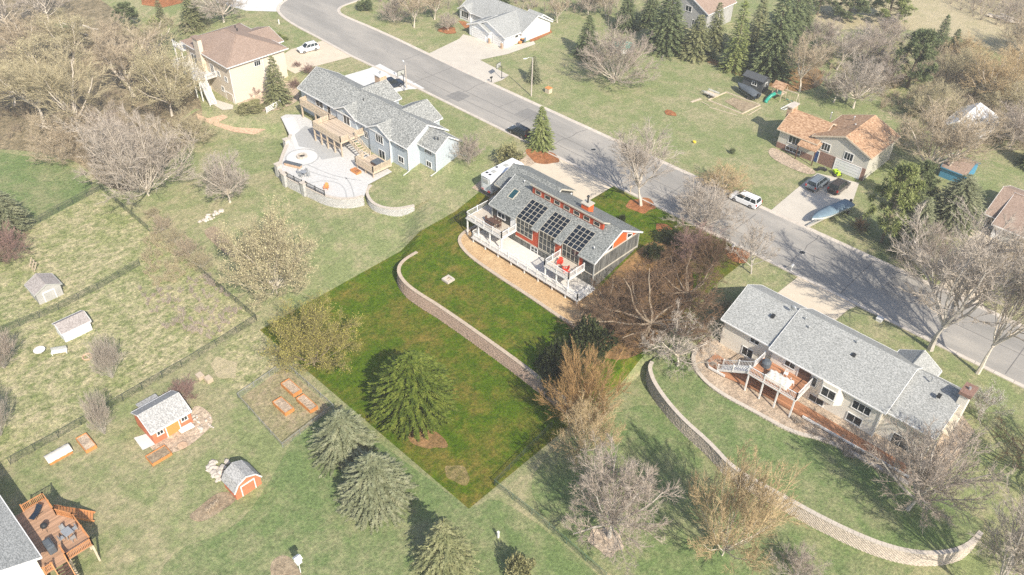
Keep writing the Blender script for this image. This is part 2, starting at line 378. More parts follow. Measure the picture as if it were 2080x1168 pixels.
def copy_tree(root, loc, rz=0.0, scale=(1, 1, 1), label=None, group=None):
    r = root.copy(); COL.objects.link(r); r.location = loc; r.rotation_euler = (0, 0, rz); r.scale = scale
    if label: r['label'] = label
    if group: r['group'] = group
    for ch in KIDS.get(root.name, []):
        c = ch.copy(); COL.objects.link(c); c.parent = r
        for g in KIDS.get(ch.name, []):
            d = g.copy(); COL.objects.link(d); d.parent = c
    return r
KIDS = {}
def know(root):
    allo = [o for o in COL.objects]
    KIDS[root.name] = [o for o in allo if o.parent == root]
    for k in KIDS[root.name]: KIDS[k.name] = [o for o in allo if o.parent == k]

# ------------------------------------------------------------------ ground sheets
def grid_sheet(name, mat, sl, nl, dz, zf=None):
    vs = [(s, n, (zf(s, n) if zf else hgt(s, n)) + dz) for n in nl for s in sl]; W = len(sl)
    fs = [(j * W + i, j * W + i + 1, (j + 1) * W + i + 1, (j + 1) * W + i) for j in range(len(nl) - 1) for i in range(W - 1)]
    m = bpy.data.meshes.new(name); m.from_pydata(vs, [], fs); m.materials.append(MATS[mat]); m.update()
    o = bpy.data.objects.new(name, m); COL.objects.link(o); return structure(o)
def drape(name, mat, poly, dz, zf=None, parent=None, kind='structure', flat=None):
    """polygon of (s, n) laid on the terrain, cut along the metre grid so that it follows it"""
    bm = bmesh.new(); vs = [bm.verts.new((p[0], p[1], 0)) for p in poly]; f = bm.faces.new(vs); f.normal_update()
    if f.normal.z < 0: f.normal_flip()
    if flat is None:
        xs = [p[0] for p in poly]; ys = [p[1] for p in poly]
        bmesh.ops.triangulate(bm, faces=bm.faces[:])
        if min(ys) < 90:
            st = 1 if max(xs) - min(xs) < 60 else 2
            for x in range(int(min(xs)) + 1, int(max(xs)) + 1, st):
                bmesh.ops.bisect_plane(bm, geom=bm.verts[:] + bm.edges[:] + bm.faces[:], plane_co=(x, 0, 0), plane_no=(1, 0, 0))
            for y in range(int(min(ys)) + 1, min(int(max(ys)) + 1, 91)):
                bmesh.ops.bisect_plane(bm, geom=bm.verts[:] + bm.edges[:] + bm.faces[:], plane_co=(0, y, 0), plane_no=(0, 1, 0))
        for v in bm.verts: v.co.z = (zf(v.co.x, v.co.y) if zf else hgt(v.co.x, v.co.y)) + dz
    else:
        for v in bm.verts: v.co.z = flat
    m = bpy.data.meshes.new(name); bm.to_mesh(m); bm.free(); m.materials.append(MATS[mat])
    o = bpy.data.objects.new(name, m); COL.objects.link(o)
    if parent is not None:
        o.parent = parent; L = world_loc(parent); o.location = -L
    elif kind: o['kind'] = kind
    return o
def PX(*pts, dz=0): return [tuple(P(x, y)[:2]) for x, y in pts]
def smooth_poly(pts, it=2, closed=True):
    for _ in range(it):
        out = []; n = len(pts)
        for i in range(n if closed else n - 1):
            a, b = pts[i], pts[(i + 1) % n]
            out.append(tuple(a[k] * 0.75 + b[k] * 0.25 for k in range(len(a)))); out.append(tuple(a[k] * 0.25 + b[k] * 0.75 for k in range(len(a))))
        if not closed: out = [pts[0]] + out[1:-1] + [pts[-1]]
        pts = out
    return pts
def blob(c, rs, rn, seed=0, k=36, jag=0.16):
    r = random.Random(seed); ph = [r.uniform(0, 6.28) for _ in range(3)]
    return [(c[0] + rs * (1 + jag * math.sin(2 * t + ph[0]) + jag * 0.6 * math.sin(5 * t + ph[1])) * math.cos(t), c[1] + rn * (1 + jag * math.sin(3 * t + ph[2])) * math.sin(t)) for t in [2 * math.pi * i / k for i in range(k)]]

# ------------------------------------------------------------------ ground, road, pavements
def frange(a, b, st):
    out = [a]
    while out[-1] < b - 1e-6: out.append(min(b, out[-1] + st))
    return out
_sl = frange(-700, -260, 40) + frange(-240, -182, 4) + frange(-180, 24, 1) + frange(26, 100, 4) + frange(120, 420, 40)
_nl = frange(-200, -30, 20) + frange(-28, -10, 2) + frange(-9, 110, 1) + frange(114, 240, 6) + frange(260, 900, 40)
grid_sheet('ground', 'lawn_veiled', _sl, _nl, 0.0)
LOT = (-86, -43, 40, 99)
grid_sheet('lot_lawn', 'lawn_unveiled', frange(LOT[0], LOT[1], 1), frange(LOT[2], LOT[3], 1), 0.035)  # richer green marks where the painted veil stops
drape('dry_yard', 'lawn_dry', PX((205, 385), (303, 470), (400, 548), (522, 652), (440, 704), (290, 792), (150, 876), (20, 945), (-160, 1010), (-160, 560), (50, 470)), 0.03)
drape('back_yard', 'lawn_green', smooth_poly(PX((640, 800), (700, 850), (820, 935), (960, 1040), (1010, 1000), (1220, 1168), (1300, 1260), (300, 1290), (330, 1120), (480, 1080), (560, 960), (590, 900))), 0.025)
drape('straw_patch', 'lawn_dry', smooth_poly(PX((440, 712), (520, 658), (545, 690), (574, 742), (488, 803), (452, 768))), 0.03)
drape('upper_yard', 'lawn_green', smooth_poly(PX((-60, 300), (60, 318), (150, 335), (205, 385), (50, 470), (-80, 540))), 0.028)
drape('side_yard', 'lawn_green', smooth_poly(PX((1330, 800), (1400, 900), (1500, 960), (1750, 1090), (1900, 1150), (1700, 1230), (1300, 1230), (1050, 1010), (1130, 900))), 0.024)
drape('woodland_floor', 'leaf_litter', smooth_poly(PX((-200, -60), (150, -40), (290, 60), (400, 180), (420, 260), (340, 330), (290, 390), (215, 385), (165, 330), (90, 308), (-60, 300), (-250, 250))), 0.03)
drape('meadow', 'field_grass', PX((1600, 18), (1640, -60), (2500, -60), (2500, 260), (2080, 130), (1960, 80), (1840, 60), (1700, 60)), 0.03)
drape('far_field', 'lawn_dry', smooth_poly(PX((1600, 100), (1720, 150), (1900, 230), (2090, 290), (2300, 420), (2300, 180), (2000, 100), (1800, 70), (1650, 60))), 0.025)

near_c = [tuple(P(*p)[:2]) for p in ((717, 113), (656, 79), (600, 50), (572, 30), (566, 17), (577, 5), (610, -14), (680, -40))]
far_c = [tuple(P(*p)[:2]) for p in ((800, 79), (740, 52), (700, 36), (684, 26), (686, 15), (705, 7), (750, -8), (820, -30))]
near_e = [(70.0, 100.0)] + [(float(s), 100.0) for s in range(60, -135, -10)] + smooth_poly(near_c, 2, False)
far_e = [(70.0, 111.3)] + [(float(s), 111.3) for s in range(60, -125, -10)] + smooth_poly(far_c, 2, False)
drape('road', 'asphalt', near_e + far_e[::-1], 0.045)
def kerb(name, line, side):
    mb = MB(); prof = [(0.0, 0.05), (0.42, 0.06), (0.5, 0.15), (0.72, 0.15), (0.74, -0.05)]
    rows = []
    for i, p in enumerate(line):
        a, b = line[max(i - 1, 0)], line[min(i + 1, len(line) - 1)]
        d = Vector((b[0] - a[0], b[1] - a[1], 0)).normalized(); nr = Vector((-d.y, d.x, 0)) * side
        rows.append([(p[0] + nr.x * t, p[1] + nr.y * t, z) for t, z in prof])
    k = len(prof); vs = [v for r in rows for v in r]
    fs = [(i * k + j, i * k + j + 1, (i + 1) * k + j + 1, (i + 1) * k + j) for i in range(len(rows) - 1) for j in range(k - 1)]
    mb.add(vs, fs); o = mb.build(name, 'kerb', fix=True); return structure(o)
kerb('kerb_near', near_e, 1); kerb('kerb_far', far_e, -1)
mb = MB()
for k in range(64):
    s = 30 - k * 2.5 + rnd.uniform(-.1, .1)
    for n0, sg in ((100.0, -1), (111.3, 1)): mb.add([(s, n0, .064), (s + .035, n0, .064), (s + .035, n0 + sg * .42, .068), (s, n0 + sg * .42, .068)], [(0, 1, 2, 3)]).add([(s, n0 + sg * .5, .154), (s + .035, n0 + sg * .5, .154), (s + .035, n0 + sg * .72, .154), (s, n0 + sg * .72, .154)], [(0, 1, 2, 3)])
structure(mb.build('kerb_joints', 'tar', fix=True))
# tar-sealed cracks, patches and covers of the road
_rr = random.Random(11)
for i in range(17):
    s = -132 + i * 9.6 + _rr.uniform(-3, 3); dn = _rr.uniform(-1, 1); n0 = 100.3 if i % 3 else 103 + _rr.random() * 3
    k = 10 if i % 3 else 6
    l = [(s + dn * math.sin(j * 1.7 + i) * 0.35 + dn * j * 0.12, n0 + j * 1.2) for j in range(k)]
    l = [p for p in l if p[1] < 111.2]; k = len(l)
    mb = MB(); mb.add([(a - 0.06, b, 0.05) for a, b in l] + [(a + 0.06, b, 0.05) for a, b in l], [(j, k + j, k + 1 + j, j + 1) for j in range(k - 1)])
    structure(mb.build('tar_seam', 'tar', fix=True))
for i, n0 in enumerate((105.6, 102.9)):
    l = [(-125 + 6 * j, n0 + .12 * math.sin(j * 1.3 + i)) for j in range(26 if i == 0 else 14)]; k = len(l)
    mb = MB(); mb.add([(a, b - .05, 0.0505) for a, b in l] + [(a, b + .05, 0.0505) for a, b in l], [(j, j + 1, k + 1 + j, k + j) for j in range(k - 1)]); structure(mb.build('tar_seam', 'tar', fix=True))
plain('asphalt_patch', (0.235, 0.225, 0.21), 0.92, 0.12, 1.0, 0.15)
for i, (s, n, a, b) in enumerate(((-96, 107.6, 3.2, 1.8), (-55, 102.3, 2.2, 1.4), (-22, 108.2, 3.6, 1.6), (-112, 103, 1.8, 1.8))):
    drape('road_patch', 'asphalt_patch', [(s - a, n - b), (s + a, n - b + .2), (s + a - .2, n + b), (s - a + .1, n + b - .1)], 0.049)
for i, (s, n) in enumerate(((-80, 106.2), (-38, 105.2))):
    o = thing('manhole_cover', ('round dark manhole cover in the road opposite the small spruce', 'round dark manhole cover in the road near the ranch driveway')[i], 'manhole', (s, n, .05)); MB().tube([(s, n, .046), (s, n, .056)], .42, 18).build('lid', 'metal_dark', o); c_ = [(s + .46 * math.cos(q * .349), n + .46 * math.sin(q * .349), .05) for q in range(19)]; MB().tube(c_, .03, 4, False).build('rim', 'metal_grey', o)
drape('drive_slab', 'concrete_tan', [(-84, 90.2), (-69.8, 90.2), (-69.8, 99.4), (-84, 99.4)], 0.07)
drape('drive_slab_white', 'concrete', PX((867, 111), (933, 79), (941, 70), (958, 74), (1023, 96), (1084, 84), (1088, 90), (1032, 110), (975, 122), (1034, 153), (1020, 163), (997, 171)), 0.05)
drape('drive_slab_tan', 'concrete_tan', PX((659, 82), (592, 100), (560, 130), (600, 150), (644, 134), (717, 115)), 0.05)
drape('drive_slab_blue', 'concrete_white', PX((700, 154), (748, 140), (772, 130), (863, 180), (830, 182), (801, 188), (790, 196), (760, 205), (720, 180)), 0.05)
drape('drive_slab_ranch', 'concrete_tan', PX((1622, 562), (1560, 610), (1640, 660), (1680, 665), (1722, 630), (1748, 619)), 0.05)
drape('drive_slab_split', 'concrete', PX((1563, 430), (1639, 366), (1660, 352), (1745, 372), (1729, 418), (1640, 464)), 0.05)
drape('drive_slab_brown', 'concrete_tan', PX((1905, 590), (1950, 520), (1985, 440), (2030, 455), (2140, 500), (2059, 547), (2001, 590), (1996, 625)), 0.05)
drape('drive_slab_corner', 'concrete_white', PX((566, 24), (500, 22), (440, 5), (430, -30), (580, -30), (575, 0)), 0.05)

# ------------------------------------------------------------------ house parts
def win(parent, face, u, at, z, wd, ht, cols=2, rows=1, frame='white_paint', glass='glass', fw=0.09):
    """window on a wall: face 'S' looks towards -n at n = at, centre s = u; face 'E' looks towards +s at s = at, centre n = u"""
    sgn = -1 if face == 'S' else 1
    def B(mb, a0, a1, z0, z1, d0, d1):
        lo, hi = sorted((at + sgn * d0, at + sgn * d1))
        if face == 'S': mb.box(a0, a1, lo, hi, z0, z1)
        else: mb.box(lo, hi, a0, a1, z0, z1)
    f = MB(); x0, x1, z0, z1 = u - wd / 2, u + wd / 2, z - ht / 2, z + ht / 2
    B(f, x0 - fw, x1 + fw, z1, z1 + fw, -0.02, 0.08); B(f, x0 - fw - 0.04, x1 + fw + 0.04, z0 - fw, z0, -0.02, 0.11)
    B(f, x0 - fw, x0, z0, z1, -0.02, 0.08); B(f, x1, x1 + fw, z0, z1, -0.02, 0.08)
    cw, rh = wd / cols, ht / rows
    for c in range(1, cols): B(f, x0 + c * cw - 0.03, x0 + c * cw + 0.03, z0, z1, -0.02, 0.065)
    for r in range(1, rows): B(f, x0, x1, z0 + r * rh - 0.025, z0 + r * rh + 0.025, -0.02, 0.055)
    o = f.build('window', frame, parent)
    for c in range(cols):
        for r in range(rows):
            p = MB(); B(p, x0 + c * cw, x0 + (c + 1) * cw, z0 + r * rh, z0 + (r + 1) * rh, 0.0, 0.025); p.build('pane', glass, o)
    return o
def door(parent, face, u, at, z0, wd, ht, mat, name='door', panels=0):
    sgn = -1 if face == 'S' else 1
    def B(mb, a0, a1, zz0, zz1, d0, d1):
        lo, hi = sorted((at + sgn * d0, at + sgn * d1))
        if face == 'S': mb.box(a0, a1, lo, hi, zz0, zz1)
        else: mb.box(lo, hi, a0, a1, zz0, zz1)
    m = MB(); B(m, u - wd / 2, u + wd / 2, z0, z0 + ht, -0.02, 0.05); o = m.build(name, mat, parent)
    t = MB(); B(t, u - wd / 2 - 0.12, u + wd / 2 + 0.12, z0 + ht, z0 + ht + 0.14, -0.02, 0.09); B(t, u - wd / 2 - 0.12, u - wd / 2, z0, z0 + ht, -0.02, 0.08); B(t, u + wd / 2, u + wd / 2 + 0.12, z0, z0 + ht, -0.02, 0.08)
    t.build('door_frame', 'white_paint', o)
    for k in range(1, panels):
        g = MB(); zz = z0 + ht * k / panels; B(g, u - wd / 2 + 0.05, u + wd / 2 - 0.05, zz - 0.02, zz + 0.02, 0.05, 0.065); g.build('panel_rail', 'trim_grey', o)
    return o
def gable(parent, s0, s1, n0, n1, zb, ze, zr, axis, wall, roof, ridge=None, ov=0.45, end=0.4, trim='white_paint', th=0.2, walls=True, gable_mat=None, name='roof', ze2=None):
    """walls with a pitched roof: ridge along axis 's' or 'n'"""
    ze2 = ze if ze2 is None else ze2
    a0, a1 = (n0, n1) if axis == 's' else (s0, s1)
    b0, b1 = (s0, s1) if axis == 's' else (n0, n1)
    r = (a0 + a1) / 2 if ridge is None else ridge
    if walls:
        m = MB(); m.extrude([(a0, zb), (a1, zb), (a1, ze2), (r, zr), (a0, ze)], axis, b0, b1); m.build('wall', wall, parent, fix=True)
    k0, k1 = (zr - ze) / (r - a0), (zr - ze2) / (a1 - r); u = 0.06 - th
    sec = [(a0 - ov, ze - k0 * ov + u), (r, zr + u), (a1 + ov, ze2 - k1 * ov + u), (a1 + ov, ze2 - k1 * ov + u + th), (r, zr + u + th), (a0 - ov, ze - k0 * ov + u + th)]
    m = MB(); m.extrude(sec, axis, b0 - end, b1 + end); ro = m.build(name, roof, parent, fix=True)
    for b in (b0 - end, b1 + end):      # rake boards
        c0, c1 = (b - 0.05, b) if b < (b0 + b1) / 2 else (b, b + 0.05)
        f = MB(); f.extrude([(a0 - ov - 0.04, ze - k0 * ov - th), (r, zr - th), (a1 + ov + 0.04, ze2 - k1 * ov - th), (a1 + ov + 0.04, ze2 - k1 * ov + u + th + .02), (r, zr + u + th + 0.02), (a0 - ov - 0.04, ze - k0 * ov + u + th + .02)], axis, c0, c1)
        f.build('rake_board', trim, ro, fix=True)
    for a, zz in ((a0 - ov, ze - k0 * ov), (a1 + ov, ze2 - k1 * ov)):      # eave gutters
        c0, c1 = (a - 0.1, a) if a < r else (a, a + 0.1)
        e = MB(); e.extrude([(c0, zz - 0.14), (c1, zz - 0.14), (c1, zz + u + th - 0.02), (c0, zz + u + th - 0.02)], axis, b0 - end, b1 + end)
        e.build('gutter', trim, ro, fix=True)
    c = MB(); c.extrude([(r - 0.16, zr + u + th - 0.06), (r + 0.16, zr + u + th - 0.06), (r, zr + u + th + 0.035)], axis, b0 - end + 0.05, b1 + end - 0.05); c.build('ridge_cap', roof, ro, fix=True)
    return ro
def hip(parent, s0, s1, n0, n1, zb, ze, zr, wall, roof, ov=0.6, trim='white_paint', walls=True):
    if walls: MB().box(s0, s1, n0, n1, zb, ze).build('wall', wall, parent)
    a0, a1, b0, b1 = s0 - ov, s1 + ov, n0 - ov, n1 + ov
    h = min(a1 - a0, b1 - b0) / 2
    if a1 - a0 >= b1 - b0: r0, r1 = (a0 + h, (b0 + b1) / 2), (a1 - h, (b0 + b1) / 2)
    else: r0, r1 = ((a0 + a1) / 2, b0 + h), ((a0 + a1) / 2, b1 - h)
    vs = [(a0, b0, ze), (a1, b0, ze), (a1, b1, ze), (a0, b1, ze), (a0, b0, ze + 0.2), (a1, b0, ze + 0.2), (a1, b1, ze + 0.2), (a0, b1, ze + 0.2), (*r0, zr), (*r1, zr)]
    if a1 - a0 >= b1 - b0: top = [(4, 5, 9, 8), (5, 6, 9), (6, 7, 8, 9), (7, 4, 8)]
    else: top = [(4, 5, 8), (5, 6, 9, 8), (6, 7, 9), (7, 4, 8, 9)]
    ro = MB().add(vs, [(0, 3, 2, 1), (0, 1, 5, 4), (1, 2, 6, 5), (2, 3, 7, 6), (3, 0, 4, 7)] + top).build('roof', roof, parent)
    for q in ((a0 - 0.1, a1 + 0.1, b0 - 0.1, b0), (a0 - 0.1, a1 + 0.1, b1, b1 + 0.1), (a0 - 0.1, a0, b0, b1), (a1, a1 + 0.1, b0, b1)): MB().box(*q, ze, ze + 0.18).build('gutter', trim, ro)
    # hip caps
    c = MB()
    for q, e in (((a0, b0), r0), ((a0, b1), r0 if a1 - a0 >= b1 - b0 else r1), ((a1, b0), r1 if a1 - a0 >= b1 - b0 else r0), ((a1, b1), r1)):
        c.beam((q[0], q[1], ze + 0.21), (e[0], e[1], zr + 0.01), 0.25, 0.06)
    c.beam((*r0, zr + 0.01), (*r1, zr + 0.01), 0.25, 0.06); c.build('ridge_cap', roof, ro)
    return ro
def vent(parent, s, n, z, h=0.5, r=0.1, mat='metal_grey'):
    m = MB(); m.tube([(s, n, z - 0.3), (s, n, z + h)], r, 7); m.tube([(s, n, z + h), (s, n, z + h + 0.12)], [r * 1.6, r * 0.6], 7); return m.build('roof_vent', mat, parent)
def box_vent(parent, s, n, z, mat='metal_dark'):
    m = MB(); m.extrude([(n - 0.22, z - 0.25), (n + 0.22, z), (n + 0.22, z + 0.2), (n - 0.22, z + 0.12)], 's', s - 0.22, s + 0.22); return m.build('box_vent', mat, parent, fix=True)
def spout(parent, s, n, z0, z1, out=None, mat='white_paint'):
    m = MB(); m.beam((s, n, z1), (s, n, z0 + 0.1), 0.1, 0.1)
    if out: m.beam((s, n, z0 + 0.12), (s + out[0], n + out[1], z0 + 0.12), 0.12, 0.1)
    return m.build('downspout', mat, parent)
def rail(parent, p, q, h=1.0, mat='white_paint', sp=0.2, posts=2.0, name='railing', bw=0.035, end=True):
    """railing between two points of a deck edge: rails, balusters and posts"""
    p, q = Vector(p), Vector(q); d = q - p; L = d.length; up = Vector((0, 0, 1))
    r = MB(); r.beam(p + up * h, q + up * h, 0.09, 0.06); r.beam(p + up * 0.12, q + up * 0.12, 0.07, 0.05); o = r.build(name, mat, parent)
    b = MB(); k = max(2, int(L / sp))
    for i in range(1, k): c = p + d * (i / k); b.beam(c + up * 0.14, c + up * (h - 0.03), bw, bw)
    stuff(b.build('balusters', mat, o))
    k = max(1, round(L / posts))
    for i in range(0 if end else 1, k + 1):
        c = p + d * (i / k); m = MB(); m.box(c.x - 0.065, c.x + 0.065, c.y - 0.065, c.y + 0.065, c.z - 0.1, c.z + h + 0.1); m.box(c.x - 0.085, c.x + 0.085, c.y - 0.085, c.y + 0.085, c.z + h + 0.1, c.z + h + 0.14); m.build('post', mat, o)
    return o
def stairs(parent, p, q, wd, mat='wood_pale', rails=None, side=None):
    """flight from top p to foot q; treads and stringers are pieces of it"""
    p, q = Vector(p), Vector(q); d = q - p; fl = Vector((d.x, d.y, 0)); ln = fl.length; fl.normalize(); sd = Vector((-fl.y, fl.x, 0)) * wd / 2
    st = MB(); st.beam(p + sd - Vector((0, 0, .1)), q + sd, 0.06, 0.28); st.beam(p - sd - Vector((0, 0, .1)), q - sd, 0.06, 0.28); o = st.build('stringer', mat, parent)
    k = max(3, int(abs(d.z) / 0.19))
    for i in range(1, k):
        c = p + d * (i / k); t = MB(); t.beam(c - sd, c + sd, 0.27, 0.05); t.build('tread', mat, o)
    if rails:
        for sg in (1, -1): rail(parent, p + sd * sg, q + sd * sg, 0.95, rails, 0.22, 3.0, 'stair_railing')
    return o
def block_wall(name, label, line, ztop, zbot, mat, cap, bl=0.45, bh=0.2, thick=0.45, group=None, cat='wall', flip=1):
    """dry-laid block wall along a polyline (outer face on the left of travel when flip is 1)"""
    L0 = line[0]; root = thing(name, label, cat, (L0[0], L0[1], zbot(*L0) if callable(zbot) else zbot), group=group)
    zt = ztop if callable(ztop) else (lambda s, n: ztop); zb = zbot if callable(zbot) else (lambda s, n: zbot)
    pts = [Vector((a, b, 0)) for a, b in line]; dist = [0]
    for a, b in zip(pts, pts[1:]): dist.append(dist[-1] + (b - a).length)
    def at(t):
        for i in range(len(pts) - 1):
            if t <= dist[i + 1] or i == len(pts) - 2:
                f = (t - dist[i]) / max(1e-6, dist[i + 1] - dist[i]); d = (pts[i + 1] - pts[i]).normalized(); return pts[i].lerp(pts[i + 1], f), d
    mb, cb = MB(), MB(); rr = random.Random(3); nb = max(2, int(dist[-1] / bl))
    k = 0
    while True:
        any_ = False
        for i in range(nb):
            t = (i + (0.5 if k % 2 else 0)) * dist[-1] / nb; t2 = t + dist[-1] / nb * 0.94
            if t2 > dist[-1] + 0.01: continue
            p, d = at(t); q, d2 = at(t2); top = zt(p.x, p.y) - 0.1; z0 = top - (k + 1) * bh; z1 = z0 + bh * 0.91
            if z1 < zb(p.x, p.y) - 0.05: continue
            any_ = True
            nr, nr2 = Vector((-d.y, d.x, 0)) * flip, Vector((-d2.y, d2.x, 0)) * flip
            ins = k * -0.012 + rr.uniform(-0.02, 0.02)
            fa, fb = p - nr * ins, q - nr2 * ins; ba, bb = p - nr * thick, q - nr2 * thick
            mid = (fa + fb) / 2 + (nr + nr2) * 0.03
            mb.add([(fa.x, fa.y, z0), (fb.x, fb.y, z0), (fb.x, fb.y, z1), (fa.x, fa.y, z1), (ba.x, ba.y, z0), (bb.x, bb.y, z0), (bb.x, bb.y, z1), (ba.x, ba.y, z1), (mid.x, mid.y, z0 + .02), (mid.x, mid.y, z1 - .02)],
                   [(0, 1, 8), (1, 2, 9, 8), (2, 3, 9), (3, 0, 8, 9), (3, 2, 6, 7), (1, 5, 6, 2), (4, 0, 3, 7)])
        k += 1
        if not any_ or k > 40: break
    stuff(mb.build('blocks', mat, root, fix=False))
    bk = MB(); nn = max(2, int(dist[-1] / 0.8)); pr = []
    for i in range(nn + 1):
        p, d = at(dist[-1] * i / nn); nr = Vector((-d.y, d.x, 0)) * flip; pr.append((p - nr * 0.1, p - nr * (thick - 0.05), zb(p.x, p.y) - 0.3, zt(p.x, p.y) - 0.12))
    for a, b in zip(pr, pr[1:]):
        bk.add([(a[0].x, a[0].y, a[2]), (b[0].x, b[0].y, b[2]), (b[0].x, b[0].y, b[3]), (a[0].x, a[0].y, a[3])], [(0, 1, 2, 3)])
    bk.build('backing', 'soil', root)
    nc = max(2, int(dist[-1] / 0.6))
    for i in range(nc):
        p, d = at(dist[-1] * i / nc); q, d2 = at(dist[-1] * (i + 0.97) / nc); nr, nr2 = Vector((-d.y, d.x, 0)) * flip, Vector((-d2.y, d2.x, 0)) * flip; z0 = zt(p.x, p.y) - 0.1; z1 = z0 + 0.1 + rr.uniform(-.008, .008)
        c = [p + nr * 0.06, q + nr2 * 0.06, q - nr2 * (thick + 0.03), p - nr * (thick + 0.03)]
        cb.add([(v.x, v.y, z0) for v in c] + [(v.x, v.y, z1) for v in c], [(4, 5, 6, 7), (0, 1, 5, 4), (1, 2, 6, 5), (2, 3, 7, 6), (3, 0, 4, 7)])
    stuff(cb.build('cap_stones', cap, root, fix=True))
    return root

# ------------------------------------------------------------------ the house in the middle of the lot
def slab(parent, s0, s1, n0, z0, n1, z1, mat, th=0.2, name='roof_slab'):
    return MB().extrude([(n0, z0 - th), (n1, z1 - th), (n1, z1), (n0, z0)], 's', s0, s1).build(name, mat, parent, fix=True)
H1 = thing('contemporary_house', 'grey and orange house with three dark glazed roof panels and white decks', 'house', (-67, 83, 0))
MB().box(-77.4, -56.7, 78.1, 88.5, -3.1, 2.66).build('wall', 'batten_grey', H1)
MB().box(-77.43, -72.3, 78.06, 78.1, 0.05, 2.64).build('siding_panel', 'siding_charcoal', H1)
MB().box(-58.8, -56.67, 78.06, 78.1, 0.05, 2.64).build('siding_panel', 'siding_charcoal', H1)
MB().box(-72.3, -58.8, 78.05, 78.1, -0.75, 2.64).build('siding_panel', 'siding_red', H1)
for q in ((-77.45, -72.3, 78.02, 78.1, -0.12, 0.05), (-72.3, -58.8, 78.0, 78.1, -0.95, -0.75), (-58.8, -56.6, 78.02, 78.1, -0.12, 0.05), (-56.7, -56.6, 78.1, 88.5, -0.12, 0.05), (-56.7, -56.58, 78.1, 88.5, 2.58, 2.72)): MB().box(*q).build('trim_board', 'trim_tan', H1)
for s, n in ((-77.44, 78.06), (-56.66, 78.06), (-56.66, 88.5)):
    MB().box(s - 0.07, s + 0.07, n - 0.07, n + 0.07, -3.0, 2.6).build('corner_board', 'trim_grey', H1)
BK = lambda n: 2.8 + (n - 78.1) * 0.483
FR = lambda n: 2.66 + (88.9 - n) * 0.55
NR = 83.62
MB().extrude([(78.12, 2.67), (88.5, 2.67), (88.5, 2.75), (NR, BK(NR) - 0.12), (78.12, 2.72)], 's', -77.35, -56.74).build('gable_wall', 'siding_orange', H1, fix=True)
BAYS = [(-72.15, -68.75), (-67.4, -64.2), (-62.75, -59.45)]
edges = [-77.8] + [e for b in BAYS for e in b] + [-56.3]
for i in range(7):
    a, b = edges[i], edges[i + 1]
    n0 = 77.65 if i % 2 == 0 else 81.4
    slab(H1, a, b, n0, BK(n0), NR, BK(NR), 'shingle_grey')
for i in (0, 2, 4, 6): MB().box(edges[i], edges[i + 1], 77.55, 77.65, BK(77.6) - 0.2, BK(77.6) + 0.01).build('gutter', 'trim_grey', H1)
fr = slab(H1, -73.2, -58.7, 82.15, FR(82.15), 88.95, FR(88.95), 'shingle_grey')
slab(H1, -77.8, -73.2, NR, FR(NR), 88.95, FR(88.95), 'shingle_grey'); slab(H1, -58.7, -56.3, NR, FR(NR), 88.95, FR(88.95), 'shingle_grey')
m = MB(); m.box(-73.25, -58.65, 82.05, 82.15, FR(82.15) - 0.24, FR(82.15) + 0.02); m.extrude([(82.15, FR(82.15) - .26), (NR, FR(NR) - .26), (NR, FR(NR) + .02), (82.15, FR(82.15) + .02)], 's', -73.26, -73.2); m.extrude([(82.15, FR(82.15) - .26), (NR, FR(NR) - .26), (NR, FR(NR) + .02), (82.15, FR(82.15) + .02)], 's', -58.7, -58.64)
m.build('fascia', 'trim_tan', H1, fix=True)
m = MB(); sec = [(77.6, BK(77.6) - .26), (NR, BK(NR) - .26), (88.97, FR(88.97) - .26), (88.97, FR(88.97) + .01), (NR, BK(NR) + .02), (77.6, BK(77.6) + .01)]
MB().extrude(sec, 's', -56.3, -56.24).build('rake_board', 'white_paint', H1, fix=True); MB().extrude(sec, 's', -77.86, -77.8).build('rake_board', 'white_paint', H1, fix=True)
# clerestory strip
cl = MB().box(-72.9, -58.95, 82.28, 82.7, BK(82.28) - 0.3, FR(82.5) - 0.12).build('clerestory', 'siding_red', H1)
for k in range(7):
    u = -71.7 + k * 1.94; win(H1, 'S', u, 82.28, 5.40, 1.05, 0.6, 1, 1, 'trim_tan', 'glass', 0.05)
